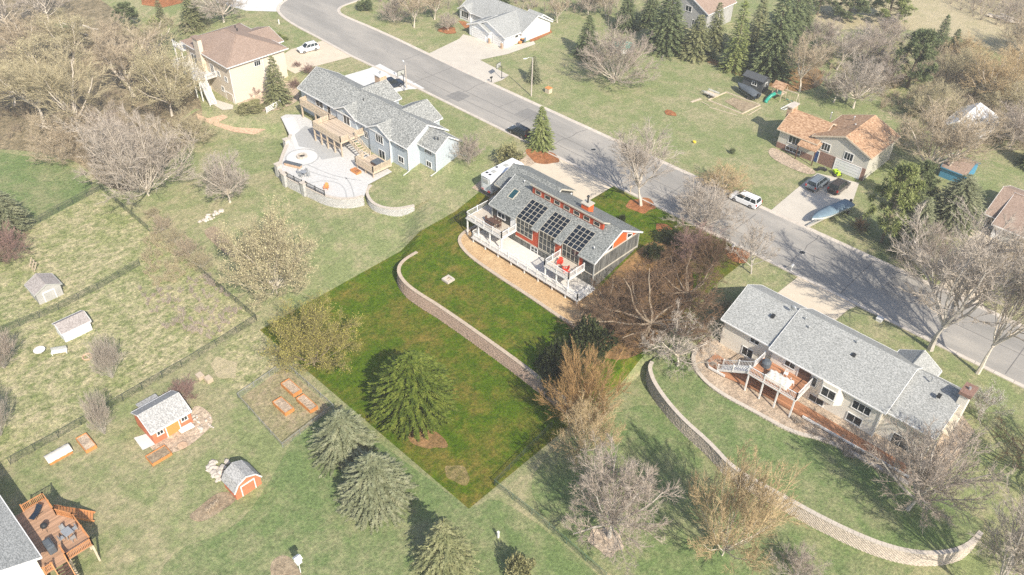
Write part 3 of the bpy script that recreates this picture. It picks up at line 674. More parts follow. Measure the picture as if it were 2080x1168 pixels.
# glazed bays: sloping panes above, glass wall below
for bi, (a, b) in enumerate(BAYS):
    n0, n1, rows, cols = 78.0, 81.4, 5, 4
    z0, z1 = BK(n0) - 0.02, BK(n1) - 0.02
    f = MB()
    for c in range(cols + 1): s = a + (b - a) * c / cols; f.beam((s, n0, z0), (s, n1, z1), 0.05, 0.08)
    for r in range(rows + 1): t = r / rows; f.beam((a, n0 + (n1 - n0) * t, z0 + (z1 - z0) * t), (b, n0 + (n1 - n0) * t, z0 + (z1 - z0) * t), 0.05, 0.075)
    fo = f.build('roof_glazing', 'trim_tan', H1); fo['label'] = 'sloping glass roof panel of twenty dark panes'
    cw, ch = (b - a) / cols, 1 / rows
    pm = None
    for c in range(cols):
        for r in range(rows):
            p = MB(); s0, s1 = a + cw * c + .02, a + cw * (c + 1) - .02
            q = lambda t, d: (n0 + (n1 - n0) * t, z0 + (z1 - z0) * t + d)
            t0, t1 = r * ch + .008, (r + 1) * ch - .008
            p.extrude([q(t0, -.03), q(t1, -.03), q(t1, 0.0), q(t0, 0.0)], 's', s0, s1); p.build('pane', 'glass_panel', fo, fix=True)
    MB().box(a + .05, b - .05, 78.25, 81.4, -0.6, 2.7).build('room_shade', 'wood_dark', H1) if False else None
    lo = -0.55 if bi else 0.15
    win(H1, 'S', (a + b) / 2, 78.03, (lo + 2.68) / 2, b - a - 0.1, 2.68 - lo, 4, 3, 'trim_tan', 'glass', 0.07)
    for s in (a, b):   # cheeks
        MB().extrude([(78.0, 2.6), (81.4, 2.6), (81.4, BK(81.4) - .03), (78.0, BK(78.0) - .03)], 's', s - .03, s + .03).build('bay_cheek', 'trim_tan', H1, fix=True)
win(H1, 'S', -75.4, 78.06, 1.35, 1.5, 0.95, 2, 1); door(H1, 'S', -72.85, 78.06, 0.32, 0.85, 2.05, 'white_paint')
win(H1, 'S', -68.3, 78.1, -1.65, 1.3, 1.15, 2, 2); win(H1, 'S', -63.6, 78.1, -1.75, 1.9, 1.3, 2, 2); door(H1, 'S', -62.0, 78.1, -2.4, 0.9, 1.55, 'siding_charcoal')
MB().box(-56.72, -56.62, 82.0, 84.3, -2.9, -2.2).build('meter_box', 'trim_tan', H1)
for n0_, n1_, z0_, z1_ in ((80.4, 82.1, 2.82, 3.55), (85.5, 86.8, 2.82, 3.6)):   # gable windows follow the roof pitch
    m = MB(); up = (n0_ < NR)
    za, zb_ = (z0_ + 0.12, BK(n1_) - 0.75) if up else (FR(n0_) - 0.7, FR(n1_) - 0.7)
    g = MB(); g.extrude([(n0_, z0_), (n1_, z0_), (n1_, zb_), (n0_, za)], 's', -56.74, -56.70)
    gw = MB()
    for (pa, pb) in (((n0_, z0_), (n1_, z0_)), ((n1_, z0_), (n1_, zb_)), ((n1_, zb_), (n0_, za)), ((n0_, za), (n0_, z0_))): gw.beam((-56.70, pa[0], pa[1]), (-56.70, pb[0], pb[1]), 0.12, 0.12)
    wo = gw.build('window', 'white_paint', H1); g.build('pane', 'glass', wo, fix=True)
ch = MB().box(-64.3, -62.9, 83.7, 84.9, 4.6, 6.35).build('chimney', 'siding_orange', H1)
MB().box(-64.42, -62.78, 83.58, 85.02, 6.35, 6.5).build('chimney_cap', 'trim_tan', ch)
m = MB(); m.tube([(-63.6, 84.3, 6.5), (-63.6, 84.3, 7.5)], 0.13, 8); m.tube([(-63.6, 84.3, 7.55), (-63.6, 84.3, 7.75)], [0.26, 0.12], 8); m.build('flue', 'metal_dark', ch)
sk = MB(); z = lambda n: BK(n)
for a, b in (((-76.0, 79.9), (-74.9, 79.9)), ((-76.0, 81.5), (-74.9, 81.5)), ((-76.0, 79.9), (-76.0, 81.5)), ((-74.9, 79.9), (-74.9, 81.5))): sk.beam((a[0], a[1], z(a[1]) + .06), (b[0], b[1], z(b[1]) + .06), 0.1, 0.16)
so = sk.build('skylight', 'trim_tan', H1); MB().extrude([(79.95, z(79.95) + .02), (81.45, z(81.45) + .02), (81.45, z(81.45) + .07), (79.95, z(79.95) + .07)], 's', -75.95, -74.95).build('pane', 'glass_teal', so, fix=True)
vent(H1, -75.3, 83.0, BK(83.0), 0.45, 0.09); vent(H1, -57.9, 79.3, BK(79.3), 0.45, 0.09); vent(H1, -70.5, 86.0, FR(86), 0.3, 0.08)
# garage wing
gable(H1, -81.1, -71.2, 83.0, 90.2, -1.5, 2.62, 4.4, 's', 'siding_charcoal', 'shingle_grey', 86.9, ov=0.45, end=0.35, trim='trim_tan', name='garage_roof')
for s_ in (-79.0, -74.4): door(H1, 'N' if False else 'E', 89.3, -71.2, 0.05, 1.0, 2.05, 'white_paint') if s_ > -75 else None
for s_ in (-72.35, -58.55): m = MB(); m.ball((s_, 77.95, 2.25), .12, .1, .14, 8, 5); m.build('wall_lamp', 'white_paint', H1, smooth=True)

# upper decks, long lower deck
def deck(name, label, s0, s1, n0, n1, z, floor, rim, rail_mat, sides, posts, zg, group=None, h=1.05, sp=0.2, psz=0.09, post_mat=None):
    d = thing(name, label, 'deck', (s0, n0, zg), group=group)
    MB().box(s0, s1, n0, n1, z - 0.06, z).build('floor', floor, d)
    for q in ((s0 - .03, s1 + .03, n0 - .04, n0), (s0 - .04, s0, n0, n1), (s1, s1 + .04, n0, n1)): MB().box(*q, z - .24, z - .01).build('rim_board', rim, d)
    m = MB()
    for k in range(int((s1 - s0) / 0.8)): m.box(s0 + .4 + k * .8, s0 + .46 + k * .8, n0, n1, z - .26, z - .06)
    stuff(m.build('joists', rim, d))
    for a, b in sides: rail(d, (a[0], a[1], z), (b[0], b[1], z), h, rail_mat, sp)
    for (ps, pn) in posts:
        g = hgt(ps, pn) if zg is None else zg
        MB().box(ps - psz, ps + psz, pn - psz, pn + psz, g - 0.1, z - .06).build('support_post', post_mat or rail_mat, d)
    return d
D1 = deck('upper_deck', 'upper deck with white railing and a brown dining set', -80.0, -72.1, 74.75, 78.02, 0.3, 'deck_grey', 'white_paint', 'white_paint',
     [((-79.95, 74.8), (-72.15, 74.8)), ((-79.95, 74.8), (-79.95, 79.6)), ((-72.15, 74.8), (-72.15, 77.9))], [(-79.8, 74.9), (-77.3, 74.9), (-74.8, 74.9), (-72.3, 74.9)], -3.15)
MB().box(-80.0, -77.5, 78.02, 81.0, 0.24, 0.3).build('side_landing', 'deck_grey', D1)
rail(D1, (-79.95, 79.6, .3), (-79.95, 81.0, .3), 1.05, 'white_paint')
deck('upper_deck', 'small upper deck with white railing holding two red chairs', -63.05, -58.3, 74.45, 78.02, 0.3, 'deck_grey', 'white_paint', 'white_paint',
     [((-63.0, 74.5), (-58.35, 74.5)), ((-63.0, 74.5), (-63.0, 77.9)), ((-58.35, 74.5), (-58.35, 77.9))], [(-62.9, 74.6), (-60.7, 74.6), (-58.45, 74.6)], -3.15)
D3 = deck('lower_deck', 'long low white deck with white railing along the back wall', -78.0, -56.0, 74.0, 78.05, -2.0, 'deck_white', 'white_paint', 'white_paint',
     [((-77.9, 74.05), (-56.1, 74.05)), ((-56.1, 74.05), (-56.1, 76.6)), ((-77.9, 74.05), (-77.9, 75.2))], [(s, 74.15) for s in (-77.7, -75, -72.2, -69.4, -66.6, -63.8, -61, -58.4, -56.2)], -3.15)
stairs(D1, (-79.0, 81.0, 0.2), (-79.0, 83.2, -1.3), 1.6, 'wood_pale', None)
# dining set and red chairs
def table_set(loc, rz, label, label_c, group, wd=0.95, ln=2.0, n_side=3, mat='wood_dark'):
    t = thing('dining_table', label, 'table', loc, rz)
    m = MB(); m.box(-ln / 2, ln / 2, -wd / 2, wd / 2, 0.71, 0.76)
    m.build('table_top', mat, t, local=True)
    for x in (-ln / 2 + .12, ln / 2 - .12):
        for y in (-wd / 2 + .1, wd / 2 - .1): MB().box(x - .04, x + .04, y - .04, y + .04, 0, .71).build('leg', mat, t, local=True)
    spots = [(-ln / 2 + ln * (i + .5) / n_side, sg * (wd / 2 + .28), 0 if sg > 0 else math.pi) for i in range(n_side) for sg in (1, -1)] + [(ln / 2 + .35, 0, -math.pi / 2), (-ln / 2 - .35, 0, math.pi / 2)]
    c0 = None
    for i, (x, y, a) in enumerate(spots):
        q = Matrix.Rotation(rz, 3, 'Z') @ Vector((x, y, 0)) + Vector(loc)
        lc = label_c + ', ' + ((('left', 'middle', 'right') if n_side == 3 else ('',))[i // 2] + (' on the house side' if i % 2 == 0 else ' on the outer side') if i < 2 * n_side else ('at the right end', 'at the left end')[i - 2 * n_side]).strip()
        if c0 is None:
            c0 = thing('dining_chair', lc, 'chair', q, rz + a, group)
            MB().box(-.23, .23, -.22, .22, .42, .47).build('seat', mat, c0, local=True)
            b = MB(); b.box(-.23, .23, .2, .25, .5, .95); b.build('backrest', mat, c0, local=True)
            for lx in (-.2, .2):
                for ly in (-.19, .22): MB().box(lx - .025, lx + .025, ly - .025, ly + .025, 0, .42 if ly < 0 else .9).build('leg', mat, c0, local=True)
            know(c0)
        else: copy_tree(c0, q, rz + a, label=lc)
    return t
table_set((-75.6, 76.4, 0.3), 0.0, 'long dark brown dining table on the upper deck', 'dark brown chair around the dining table on the upper deck', 'chairs around the deck dining table')
def adirondack(loc, rz, label, mat='plastic_red'):
    c = thing('lounge_chair', label, 'chair', loc, rz, 'slatted red chairs')
    for k in range(5): MB().box(-.28, .28, -.35 + k * .13, -.24 + k * .13, .36 - k * .03, .385 - k * .03).build('seat_slat', mat, c, local=True)
    for k in range(5):
        x = -.24 + k * .12; MB().add([(x - .052, .2, .22), (x + .052, .2, .22), (x + .06, .52, 1.02 - abs(k - 2) * .06), (x - .06, .52, 1.02 - abs(k - 2) * .06), (x - .052, .23, .21), (x + .052, .23, .21), (x + .06, .55, 1.01 - abs(k - 2) * .06), (x - .06, .55, 1.01 - abs(k - 2) * .06)], [(0, 1, 2, 3), (7, 6, 5, 4), (0, 4, 5, 1), (1, 5, 6, 2), (2, 6, 7, 3), (3, 7, 4, 0)]).build('back_slat', mat, c, local=True, fix=True)
    for sg in (-1, 1):
        MB().box(sg * .36 - .08, sg * .36 + .08, -.42, .38, .54, .57).build('armrest', mat, c, local=True)
        MB().box(sg * .33 - .03, sg * .33 + .03, -.38, -.28, 0, .54).build('leg', mat, c, local=True); MB().beam((sg * .31, -.3, .33), (sg * .31, .6, .03), .05, .12).build('leg', mat, c, local=True)
    return c
adirondack((-61.6, 76.3, 0.3), R(25), 'red slatted lounge chair on the small deck, nearer the glass wall'); adirondack((-59.9, 75.6, 0.3), R(-35), 'red slatted lounge chair on the small deck, nearer the corner post')
m = MB(); m.box(-60.95, -60.45, 75.4, 75.9, 0.68, 0.72)
t = thing('side_table', 'small dark table between the red chairs', 'table', (-60.7, 75.65, .3)); m.build('table_top', 'wood_dark', t)
for a in (-.18, .18):
    for b in (-.18, .18): MB().box(-60.7 + a - .02, -60.7 + a + .02, 75.65 + b - .02, 75.65 + b + .02, .3, .68).build('leg', 'wood_dark', t)
# mulch strip and low wall in front of the lower deck
strip = smooth_poly([(-80.6, 78.0), (-80.9, 74.5), (-79.6, 72.3), (-76.0, 71.0), (-70, 70.6), (-62, 70.5), (-57, 70.2), (-53, 70.3)], 2, False)
drape('patio_strip', 'mulch_pale', strip + [(-50.5, 72.0), (-50.0, 76), (-53, 79.5), (-56, 78.5)], 0.1)
drape('leaf_bed', 'bark_mulch', smooth_poly([(-57, 70.5), (-52, 69.5), (-46, 68), (-43.2, 72), (-43.2, 84), (-48, 91), (-55, 93), (-56.5, 88), (-56, 78)]), 0.07)
block_wall('edging_wall', 'low tan block edging wall below the white decks', strip, lambda s, n: terr(n) + 0.24, lambda s, n: hgt(s, n) - 0.1, 'block_tan', 'cap_tan', flip=-1)
# terrace lawn and long block retaining wall
TW = smooth_poly([(-82.3, 66.2), (-82.2, 63.1), (-80.8, 60.9), (-78.0, 59.7), (-74.3, 59.5), (-70, 59.8), (-59.0, 59.7), (-52.2, 59.5), (-47.1, 59.1), (-43.9, 58.9)], 2, False)
drape('terrace_lawn', 'lawn_unveiled', TW + [(-43.6, 69.0), (-82.3, 69.0)], 0.06, zf=lambda s, n: terr(n))
block_wall('retaining_wall', 'long curved tan block retaining wall across the dark green lot', TW, lambda s, n: terr(n) + 0.12, lambda s, n: hgt(s, n) - 0.1, 'block_tan', 'cap_tan', flip=-1)
fp = thing('fire_pit', 'square stone fire pit on the terrace lawn', 'fire pit', (-73.4, 64.8, -3.05))
for (a, b, c, d) in ((-74.1, -72.7, 64.1, 64.4), (-74.1, -72.7, 65.2, 65.5), (-74.1, -73.8, 64.4, 65.2), (-73.0, -72.7, 64.4, 65.2)): MB().box(a, b, c, d, -3.05, -2.72).build('stone_side', 'cap_pale', fp)
MB().box(-73.8, -73.0, 64.4, 65.2, -3.05, -2.95).build('ash_bed', 'wood_dark', fp)
for k in range(4): MB().beam((-73.75 + k * .2, 64.5, -2.9), (-73.4 + k * .1, 65.1, -2.82), .08, .08).build('log', 'wood_pale', fp)
# travel trailer
rv = thing('travel_trailer', 'white travel trailer parked beside the grey house', 'trailer', (-85.4, 88.6, -0.55))
ol = [(84.6, 0.05), (92.0, 0.05), (93.1, 0.9), (93.0, 2.0), (92.0, 3.15), (84.75, 3.15), (84.5, 3.0)]
MB().extrude(ol, 's', -86.6, -84.2).build('body', 'paint_white', rv, fix=True, bevel=0.12)
for n_ in (86.4, 89.3): MB().box(-85.8, -85.0, n_ - .35, n_ + .35, 3.15, 3.32).build('roof_unit', 'trim_grey', rv)
for s_, n_ in ((-86.1, 87.8), (-84.8, 90.6), (-85.2, 85.3), (-86.0, 85.4)): MB().box(s_ - .2, s_ + .2, n_ - .2, n_ + .2, 3.15, 3.24).build('roof_vent', 'metal_dark', rv)
MB().box(-86.0, -84.8, 84.42, 84.5, 1.9, 2.55).build('window', 'trim_grey', rv)
m = MB()
for dx in (0, .35): m.beam((-86.35 + dx, 84.42, .3), (-86.35 + dx, 84.42, 3.0), .04, .04)
for k in range(7): m.beam((-86.35, 84.42, .5 + k * .38), (-86.0, 84.42, .5 + k * .38), .03, .03)
m.build('ladder', 'metal_grey', rv)
MB().box(-86.6, -84.2, 84.3, 84.55, -0.12, 0.07).build('bumper', 'metal_dark', rv)
for k, (a, b) in enumerate(((-86.5, -85.9), (-84.9, -84.3))): MB().box(a, b, 84.44, 84.5, .3, .55).build('tail_light', 'lamp_red', rv)
for n_ in (88.2, 89.1):
    for s_ in (-86.5, -84.3): m = MB(); m.tube([(s_ - .12, n_, -.25), (s_ + .12, n_, -.25)], .36, 14); m.build('wheel', 'tyre', rv)
MB().box(-84.21, -84.17, 86.5, 87.9, 1.6, 2.3).build('window', 'glass', rv); MB().box(-84.21, -84.17, 89.6, 90.3, .5, 2.4).build('door', 'white_paint', rv)
drape('parking_strip', 'gravel_tan', [(-87.8, 83.5), (-83, 83.5), (-83, 92), (-84, 99), (-87.8, 99)], 0.06)
m = MB(); q = [(-85.95, 2.74), (-85.9, 2.95), (-85.8, 2.74), (-85.7, 2.85), (-85.58, 2.74), (-85.5, 2.86), (-85.4, 2.76), (-85.28, 2.88), (-85.2, 2.74), (-85.0, 2.76)]
for a, b in zip(q, q[1:]): m.beam((a[0], 84.46, a[1]), (b[0], 84.46, b[1]), .03, .045)
m.build('brand_script', 'metal_dark', rv)
rv.location += Vector((0.95, -1.0, -0.95))

# ------------------------------------------------------------------ blue-grey house with patio
H2 = thing('blue_house', 'pale blue house with grey shingle roof, timber decks and large stone patio', 'house', (-115, 84, 0))
gable(H2, -131.9, -100.3, 80.2, 89.0, -3.0, 2.6, 5.2, 's', 'siding_blue', 'shingle_blue', 84.6)
gable(H2, -120.1, -114.4, 79.9, 84.0, -3.0, 2.62, 4.05, 'n', 'siding_blue', 'shingle_blue', name='gable_roof', end=0.35)
gable(H2, -110.5, -104.7, 79.8, 84.0, -3.0, 2.62, 4.1, 'n', 'siding_blue', 'shingle_blue', name='gable_roof', end=0.35)
gable(H2, -100.3, -95.9, 82.8, 88.1, -3.0, 2.6, 4.35, 's', 'siding_blue', 'shingle_blue', 85.4, name='wing_roof')
gable(H2, -123.6, -115.6, 86.0, 91.0, -0.5, 2.62, 4.7, 'n', 'siding_blue', 'shingle_blue', name='gable_roof')
gable(H2, -112.0, -104.4, 86.0, 91.3, -0.5, 2.62, 4.6, 'n', 'siding_blue', 'shingle_blue', name='gable_roof')
for s, z, w_, h_, c in ((-107.6, 1.2, 1.9, 1.5, 3), (-107.2, -1.9, 1.6, 1.9, 2), (-117.2, 1.3, 1.8, 1.9, 2), (-112.0, 0.2, 1.0, 1.3, 2)): win(H2, 'S', s, 79.8 if s > -111 else 79.9 if s < -114 else 80.2, z, w_, h_, c)
for s, z, w_, h_, c in ((-102.3, 2.0, 2.0, 0.9, 2), (-102.3, -0.9, 1.3, 1.1, 2), (-126.0, 1.3, 2.2, 1.6, 2), (-123.0, 1.2, 1.0, 2.0, 1), (-122.5, -1.7, 1.8, 1.6, 2), (-127.0, -1.7, 1.8, 1.6, 2)): win(H2, 'S', s, 80.2, z, w_, h_, c)
win(H2, 'S', -97.9, 82.8, 1.7, 1.7, 1.2, 3); win(H2, 'S', -97.9, 82.8, -1.0, 1.2, 1.0, 2)
for s, n, o_ in ((-100.2, 80.1, (0.4, -1.6)), (-95.85, 82.7, (0.3, -1.6)), (-95.85, 88.1, (1.2, .6)), (-104.6, 79.7, None)): spout(H2, s, n, hgt(s, n), 2.4, o_)
ch = MB().box(-121.2, -119.6, 90.0, 91.6, 1.5, 5.6).build('chimney', 'stone_tan', H2); MB().box(-121.35, -119.45, 89.85, 91.75, 5.6, 5.8).build('chimney_cap', 'white_paint', ch); MB().tube([(-120.4, 90.8, 5.8), (-120.4, 90.8, 6.2)], .25, 8).build('flue', 'metal_grey', ch)
vent(H2, -116, 83.2, 4.5, .3, .08, 'metal_dark'); vent(H2, -96.8, 84.2, 3.9, .3, .08, 'metal_dark'); vent(H2, -97.4, 84.0, 3.85, .3, .08, 'metal_dark')
D = thing('timber_deck', 'tan timber deck on tall posts behind the blue house', 'deck', (-117, 77, -2.8))
MB().box(-130.3, -120.8, 78.6, 80.18, 0.22, 0.3).build('floor', 'deck_tan', D); MB().box(-121.0, -112.7, 75.0, 80.18, 0.22, 0.3).build('floor', 'deck_tan', D)
for q in ((-130.35, -120.9, 78.52, 78.6), (-121.1, -112.6, 74.92, 75.0), (-121.1, -121.0, 75, 78.6), (-112.7, -112.6, 75, 80.1)): MB().box(*q, -.05, .28).build('rim_board', 'wood_pale', D)
for a, b in (((-130.3, 78.6), (-121, 78.6)), ((-121, 78.6), (-121, 75)), ((-121, 75), (-112.7, 75)), ((-112.7, 75), (-112.7, 76.6)), ((-112.7, 78.2), (-112.7, 80.1)), ((-130.3, 78.6), (-130.3, 80.1))): rail(D, (*a, .3), (*b, .3), 1.0, 'wood_pale', 0.15, 2.2, bw=0.1)
for s, n in ((-130, 78.7), (-125.6, 78.7), (-120.9, 75.1), (-118.9, 75.1), (-117.0, 75.1), (-114.9, 75.1), (-112.8, 75.1)):
    MB().box(s - .12, s + .12, n - .12, n + .12, -3.0, .22).build('support_post', 'wood_beam', D)
MB().beam((-120.9, 75.1, -1.2), (-112.8, 75.1, -1.2), .1, .15).build('cross_beam', 'wood_beam', D)
stairs(D, (-112.6, 77.4, 0.25), (-108.0, 77.0, -1.45), 1.5, 'wood_pale', 'wood_pale')
D = thing('timber_deck', 'small lower timber deck at the foot of the stair behind the blue house', 'deck', (-105.5, 76.4, -2.8))
MB().box(-108.0, -103.1, 74.5, 78.6, -1.58, -1.5).build('floor', 'deck_tan', D); MB().box(-108.05, -103.05, 74.42, 74.5, -1.85, -1.52).build('rim_board', 'wood_pale', D); MB().box(-103.1, -103.0, 74.5, 78.6, -1.85, -1.52).build('rim_board', 'wood_pale', D)
for a, b in (((-108, 74.5), (-103.1, 74.5)), ((-103.1, 74.5), (-103.1, 78.4)), ((-108, 74.5), (-108, 76.0))): rail(D, (*a, -1.5), (*b, -1.5), 1.0, 'wood_pale', 0.16, 2.2, bw=0.08)
for s in (-107.8, -105.5, -103.3): MB().box(s - .1, s + .1, 74.55, 74.75, -3, -1.58).build('support_post', 'wood_beam', D)
hot = thing('hot_tub', 'dark square hot tub cover on the small lower timber deck', 'hot tub', (-104.6, 76.8, -1.5)); MB().box(-105.5, -103.8, 76.0, 77.6, -1.5, -.95).build('shell', 'wood_dark', hot); MB().box(-105.55, -103.75, 75.95, 77.65, -.95, -.85).build('cover', 'cover_dark', hot)
# patio
PW = smooth_poly([(-126, 72.8), (-123.9, 70.7), (-118.6, 65.4), (-116.5, 64.0), (-113.8, 63.5), (-108.5, 64.2), (-103.1, 65.0), (-100.2, 67.5), (-99.6, 69.6)], 2, False)
drape('patio', 'paver_grey', PW + [(-102.2, 72.6), (-102.6, 78.2), (-112, 79.4), (-121, 79.4), (-131, 79.4), (-133.4, 77.0), (-133.2, 75.7)], 0, flat=-2.72)
def band(pts, wd, mat, z, name='paver_band'):
    pts = smooth_poly(pts, 2, False); l, r_ = [], []
    for i, p in enumerate(pts):
        a, b = pts[max(0, i - 1)], pts[min(len(pts) - 1, i + 1)]; d = Vector((b[0] - a[0], b[1] - a[1], 0)).normalized()
        l.append((p[0] - d.y * wd / 2, p[1] + d.x * wd / 2)); r_.append((p[0] + d.y * wd / 2, p[1] - d.x * wd / 2))
    k = len(l); m = MB().add([(x, y, z) for x, y in l + r_], [(i, i + 1, k + i + 1, k + i) for i in range(k - 1)]); return structure(m.build(name, mat, fix=True))
circ = [(-117.7 + 2.9 * math.cos(t), 69.8 + 2.9 * math.sin(t)) for t in [i * math.pi / 16 for i in range(33)]]
drape('patio_circle', 'concrete_white', circ[:-1], 0, flat=-2.715); band(circ, .3, 'paver_dark', -2.71)
band([(-132, 76.6), (-128, 75.0), (-123, 72.7), (-119.5, 71.2)], 2.1, 'concrete_white', -2.717, 'patio_path')
drape('patio_gravel', 'paver_dark', [(-125.5, 73.6), (-121.3, 71.6), (-118.6, 73.0), (-114.5, 71.8), (-113, 75.2), (-121, 75.2), (-124, 78), (-127, 77)], 0, flat=-2.716)
for pts in ([(-114.8, 69.0), (-111, 69.5), (-107.5, 70.5), (-104, 72.5)], [(-114, 67.6), (-110, 68.6), (-107, 69.8)], [(-109.5, 65.3), (-108.8, 67.8), (-106, 69.4), (-103.2, 68.6), (-101.5, 67.4)], [(-106.8, 71.2), (-104.6, 70.6), (-102.0, 69.2), (-100.5, 68.3)]): band(pts, .2, 'paver_dark', -2.708)
block_wall('patio_wall', 'curved grey block wall holding up the stone patio', PW, -2.5, lambda s, n: hgt(s, n) - .2, 'block_grey', 'cap_pale', .42, .16, flip=-1)
for i, (s, n) in enumerate(((-117.3, 64.5), (-113.9, 63.6), (-109.1, 64.2), (-123.7, 70.6))):
    p = thing('wall_pillar', 'grey block pillar on the patio wall, ' + ('by the stone bench', 'beside the black dining set', 'beside the orange chair', 'at the top of the gravel corner')[i], 'pillar', (s, n, -4)); MB().box(s - .45, s + .45, n - .45, n + .45, hgt(s, n) - .3, -1.9).build('shaft', 'block_grey', p); MB().box(s - .53, s + .53, n - .53, n + .53, -1.9, -1.75).build('cap', 'cap_pale', p)
def patio_fence(label, a, b):
    r = thing('metal_fence', label, 'fence', (a[0], a[1], -2.5)); rail(r, (*a, -2.5), (*b, -2.5), .9, 'metal_dark', .14, 2.5, bw=.025)
patio_fence('black metal railing on the patio wall beside the dining set', (-113.5, 63.75), (-109.6, 64.2)); patio_fence('black metal railing on the patio wall below the orange chair', (-108.7, 64.4), (-104.2, 64.95))
fp = thing('fire_pit', 'round pale stone fire ring in the paved circle', 'fire pit', (-117.7, 69.8, -2.71))
for k in range(12):
    t = k * math.pi / 6; t2 = t + math.pi / 6 - .03; q = [(-117.7 + r_ * math.cos(x), 69.8 + r_ * math.sin(x)) for r_, x in ((.95, t), (.95, t2), (.62, t2), (.62, t))]; MB().prism(q, -2.71, -2.3).build('stone', 'cap_pale', fp)
MB().prism([(-117.7 + .62 * math.cos(i * .5236), 69.8 + .62 * math.sin(i * .5236)) for i in range(12)], -2.71, -2.6).build('ash_bed', 'metal_dark', fp)
b_ = thing('stone_bench', 'long dark-topped stone bench beside the fire ring', 'bench', (-116.4, 66.6, -2.71)); m = MB(); m.beam((-117.6, 66.2, -2.42), (-114.6, 67.4, -2.42), .7, .55); m.build('base', 'stone_tan', b_); m = MB(); m.beam((-117.7, 66.15, -2.1), (-114.5, 67.45, -2.1), .8, .1); m.build('seat', 'cover_dark', b_)
table_set((-112.3, 66.4, -2.71), R(20), 'glass-topped dining table on the stone patio', 'dark chair around the stone patio dining table', 'chairs around the patio table', .9, 1.2, 1, 'metal_grey')
adir = adirondack((-106.0, 66.6, -2.71), R(40), 'orange slatted chair alone on the stone patio', 'plastic_orange'); adir['group'] = ''; del adir['group']
pl = thing('planter_bed', 'orange raised planter at the foot of the lower deck', 'planter', (-106.9, 73.6, -2.71))
for a, b in (((-107.8, 73.1), (-106.0, 73.1)), ((-107.8, 74.1), (-106.0, 74.1)), ((-107.8, 73.1), (-107.8, 74.1)), ((-106, 73.1), (-106, 74.1))): MB().beam((*a, -2.5), (*b, -2.5), .08, .4).build('board', 'wood_orange', pl)
MB().box(-107.75, -106.05, 73.15, 74.05, -2.7, -2.4).build('fill', 'red_mulch', pl)
# curved wall beside the patio
RW = smooth_poly([(-102.3, 73.0), (-101.6, 71.4), (-99.6, 70.2), (-97.4, 69.6), (-95.3, 70.0), (-93.2, 71.4), (-91.9, 74.2)], 2, False)
drape('side_terrace', 'lawn_veiled', RW + [(-91.5, 79), (-102.5, 79)], 0.05, zf=lambda s, n: terr(max(n, 66)))
block_wall('garden_wall', 'short curved grey block wall between the patio and the dark green lot', RW, lambda s, n: terr(n) + .15, lambda s, n: hgt(s, n) - .1, 'block_grey', 'cap_pale', .42, .16, flip=-1)

# ------------------------------------------------------------------ tan house with hipped roof
H3 = thing('tan_house', 'tall tan house with brown hipped roof and a chimney', 'house', (-152, 79, 0))
MB().box(-161.2, -144.6, 72.7, 85.4, -4.2, 4.7).build('wall', 'siding_tan', H3) ; hip(H3, -161.2, -144.6, 72.7, 85.4, -4, 4.7, 7.6, 'siding_tan', 'shingle_brown', walls=False)
MB().box(-158, -149, 85.4, 87.6, -1, 4.6).build('wall', 'siding_tan', H3); gable(H3, -158, -149, 80, 87.6, 0, 4.55, 6.0, 'n', 'siding_tan', 'shingle_brown', name='front_roof', walls=False)
ch = MB().box(-155.6, -153.6, 71.9, 72.75, -4, 7.6).build('chimney', 'siding_tan', H3); MB().box(-155.8, -153.4, 71.7, 72.95, 7.6, 7.8).build('chimney_cap', 'shingle_brown', ch)
for s, z, w_, h_ in ((-151.3, 2.0, 1.2, 2.0), (-149.0, 1.9, .9, .9), (-146.4, 1.6, .9, .9), (-148.5, -1.2, .9, .9), (-158.3, 2.0, 2.0, 1.8)): win(H3, 'S', s, 72.7, z, w_, h_, 2)
door(H3, 'S', -146.3, 72.7, -3.6, 2.4, 2.2, 'wood_pale', 'garage_door', 4); win(H3, 'E', 79.0, -144.6, 3.6, 1.3, 1.0, 3)
for n in (72.75, 80.2): spout(H3, -144.5, n, -3.2, 4.6)
vent(H3, -156.5, 82.0, 6.5, .4, .12, 'metal_dark'); vent(H3, -154.0, 81.0, 6.9, .4, .14, 'metal_dark')
D = thing('balcony_deck', 'white-railed balcony deck and stair on the tan house', 'deck', (-156, 70, -3))
MB().box(-160.5, -150.0, 68.6, 72.65, 0.9, 1.0).build('floor', 'deck_white', D)
for a, b in (((-160.5, 68.6), (-150, 68.6)), ((-160.5, 68.6), (-160.5, 72.6)), ((-150, 70.4), (-150, 72.6))): rail(D, (*a, 1.0), (*b, 1.0), 1.0, 'white_paint', .18)
for s in (-160.3, -157.6, -154.8, -152.2, -150.1): MB().box(s - .1, s + .1, 68.65, 68.85, -3.4, .9).build('support_post', 'white_paint', D)
stairs(D, (-150.0, 69.5, 1.0), (-147.2, 69.3, -3.1), 1.3, 'white_paint', 'white_paint')
D2 = thing('balcony_deck', 'small upper balcony at the far corner of the tan house', 'deck', (-164, 73, 1)); MB().box(-165.5, -161.3, 72.0, 76, 2.8, 2.95).build('floor', 'deck_white', D2); rail(D2, (-165.4, 72.1, 2.95), (-161.4, 72.1, 2.95), 1.0, 'white_paint', .2)
for s in (-165.3, -162.5): MB().box(s - .12, s + .12, 72.1, 72.3, -3.2, 2.8).build('support_post', 'white_paint', D2)
drape('patio_slab', 'concrete', PX((430, 200), (474, 214), (473, 222), (452, 224), (425, 208)), 0.06)
drape('planting_bed', 'gravel_tan', smooth_poly(PX((476, 213), (500, 222), (540, 228), (590, 215), (612, 200), (600, 170), (560, 160), (520, 175))), 0.05)
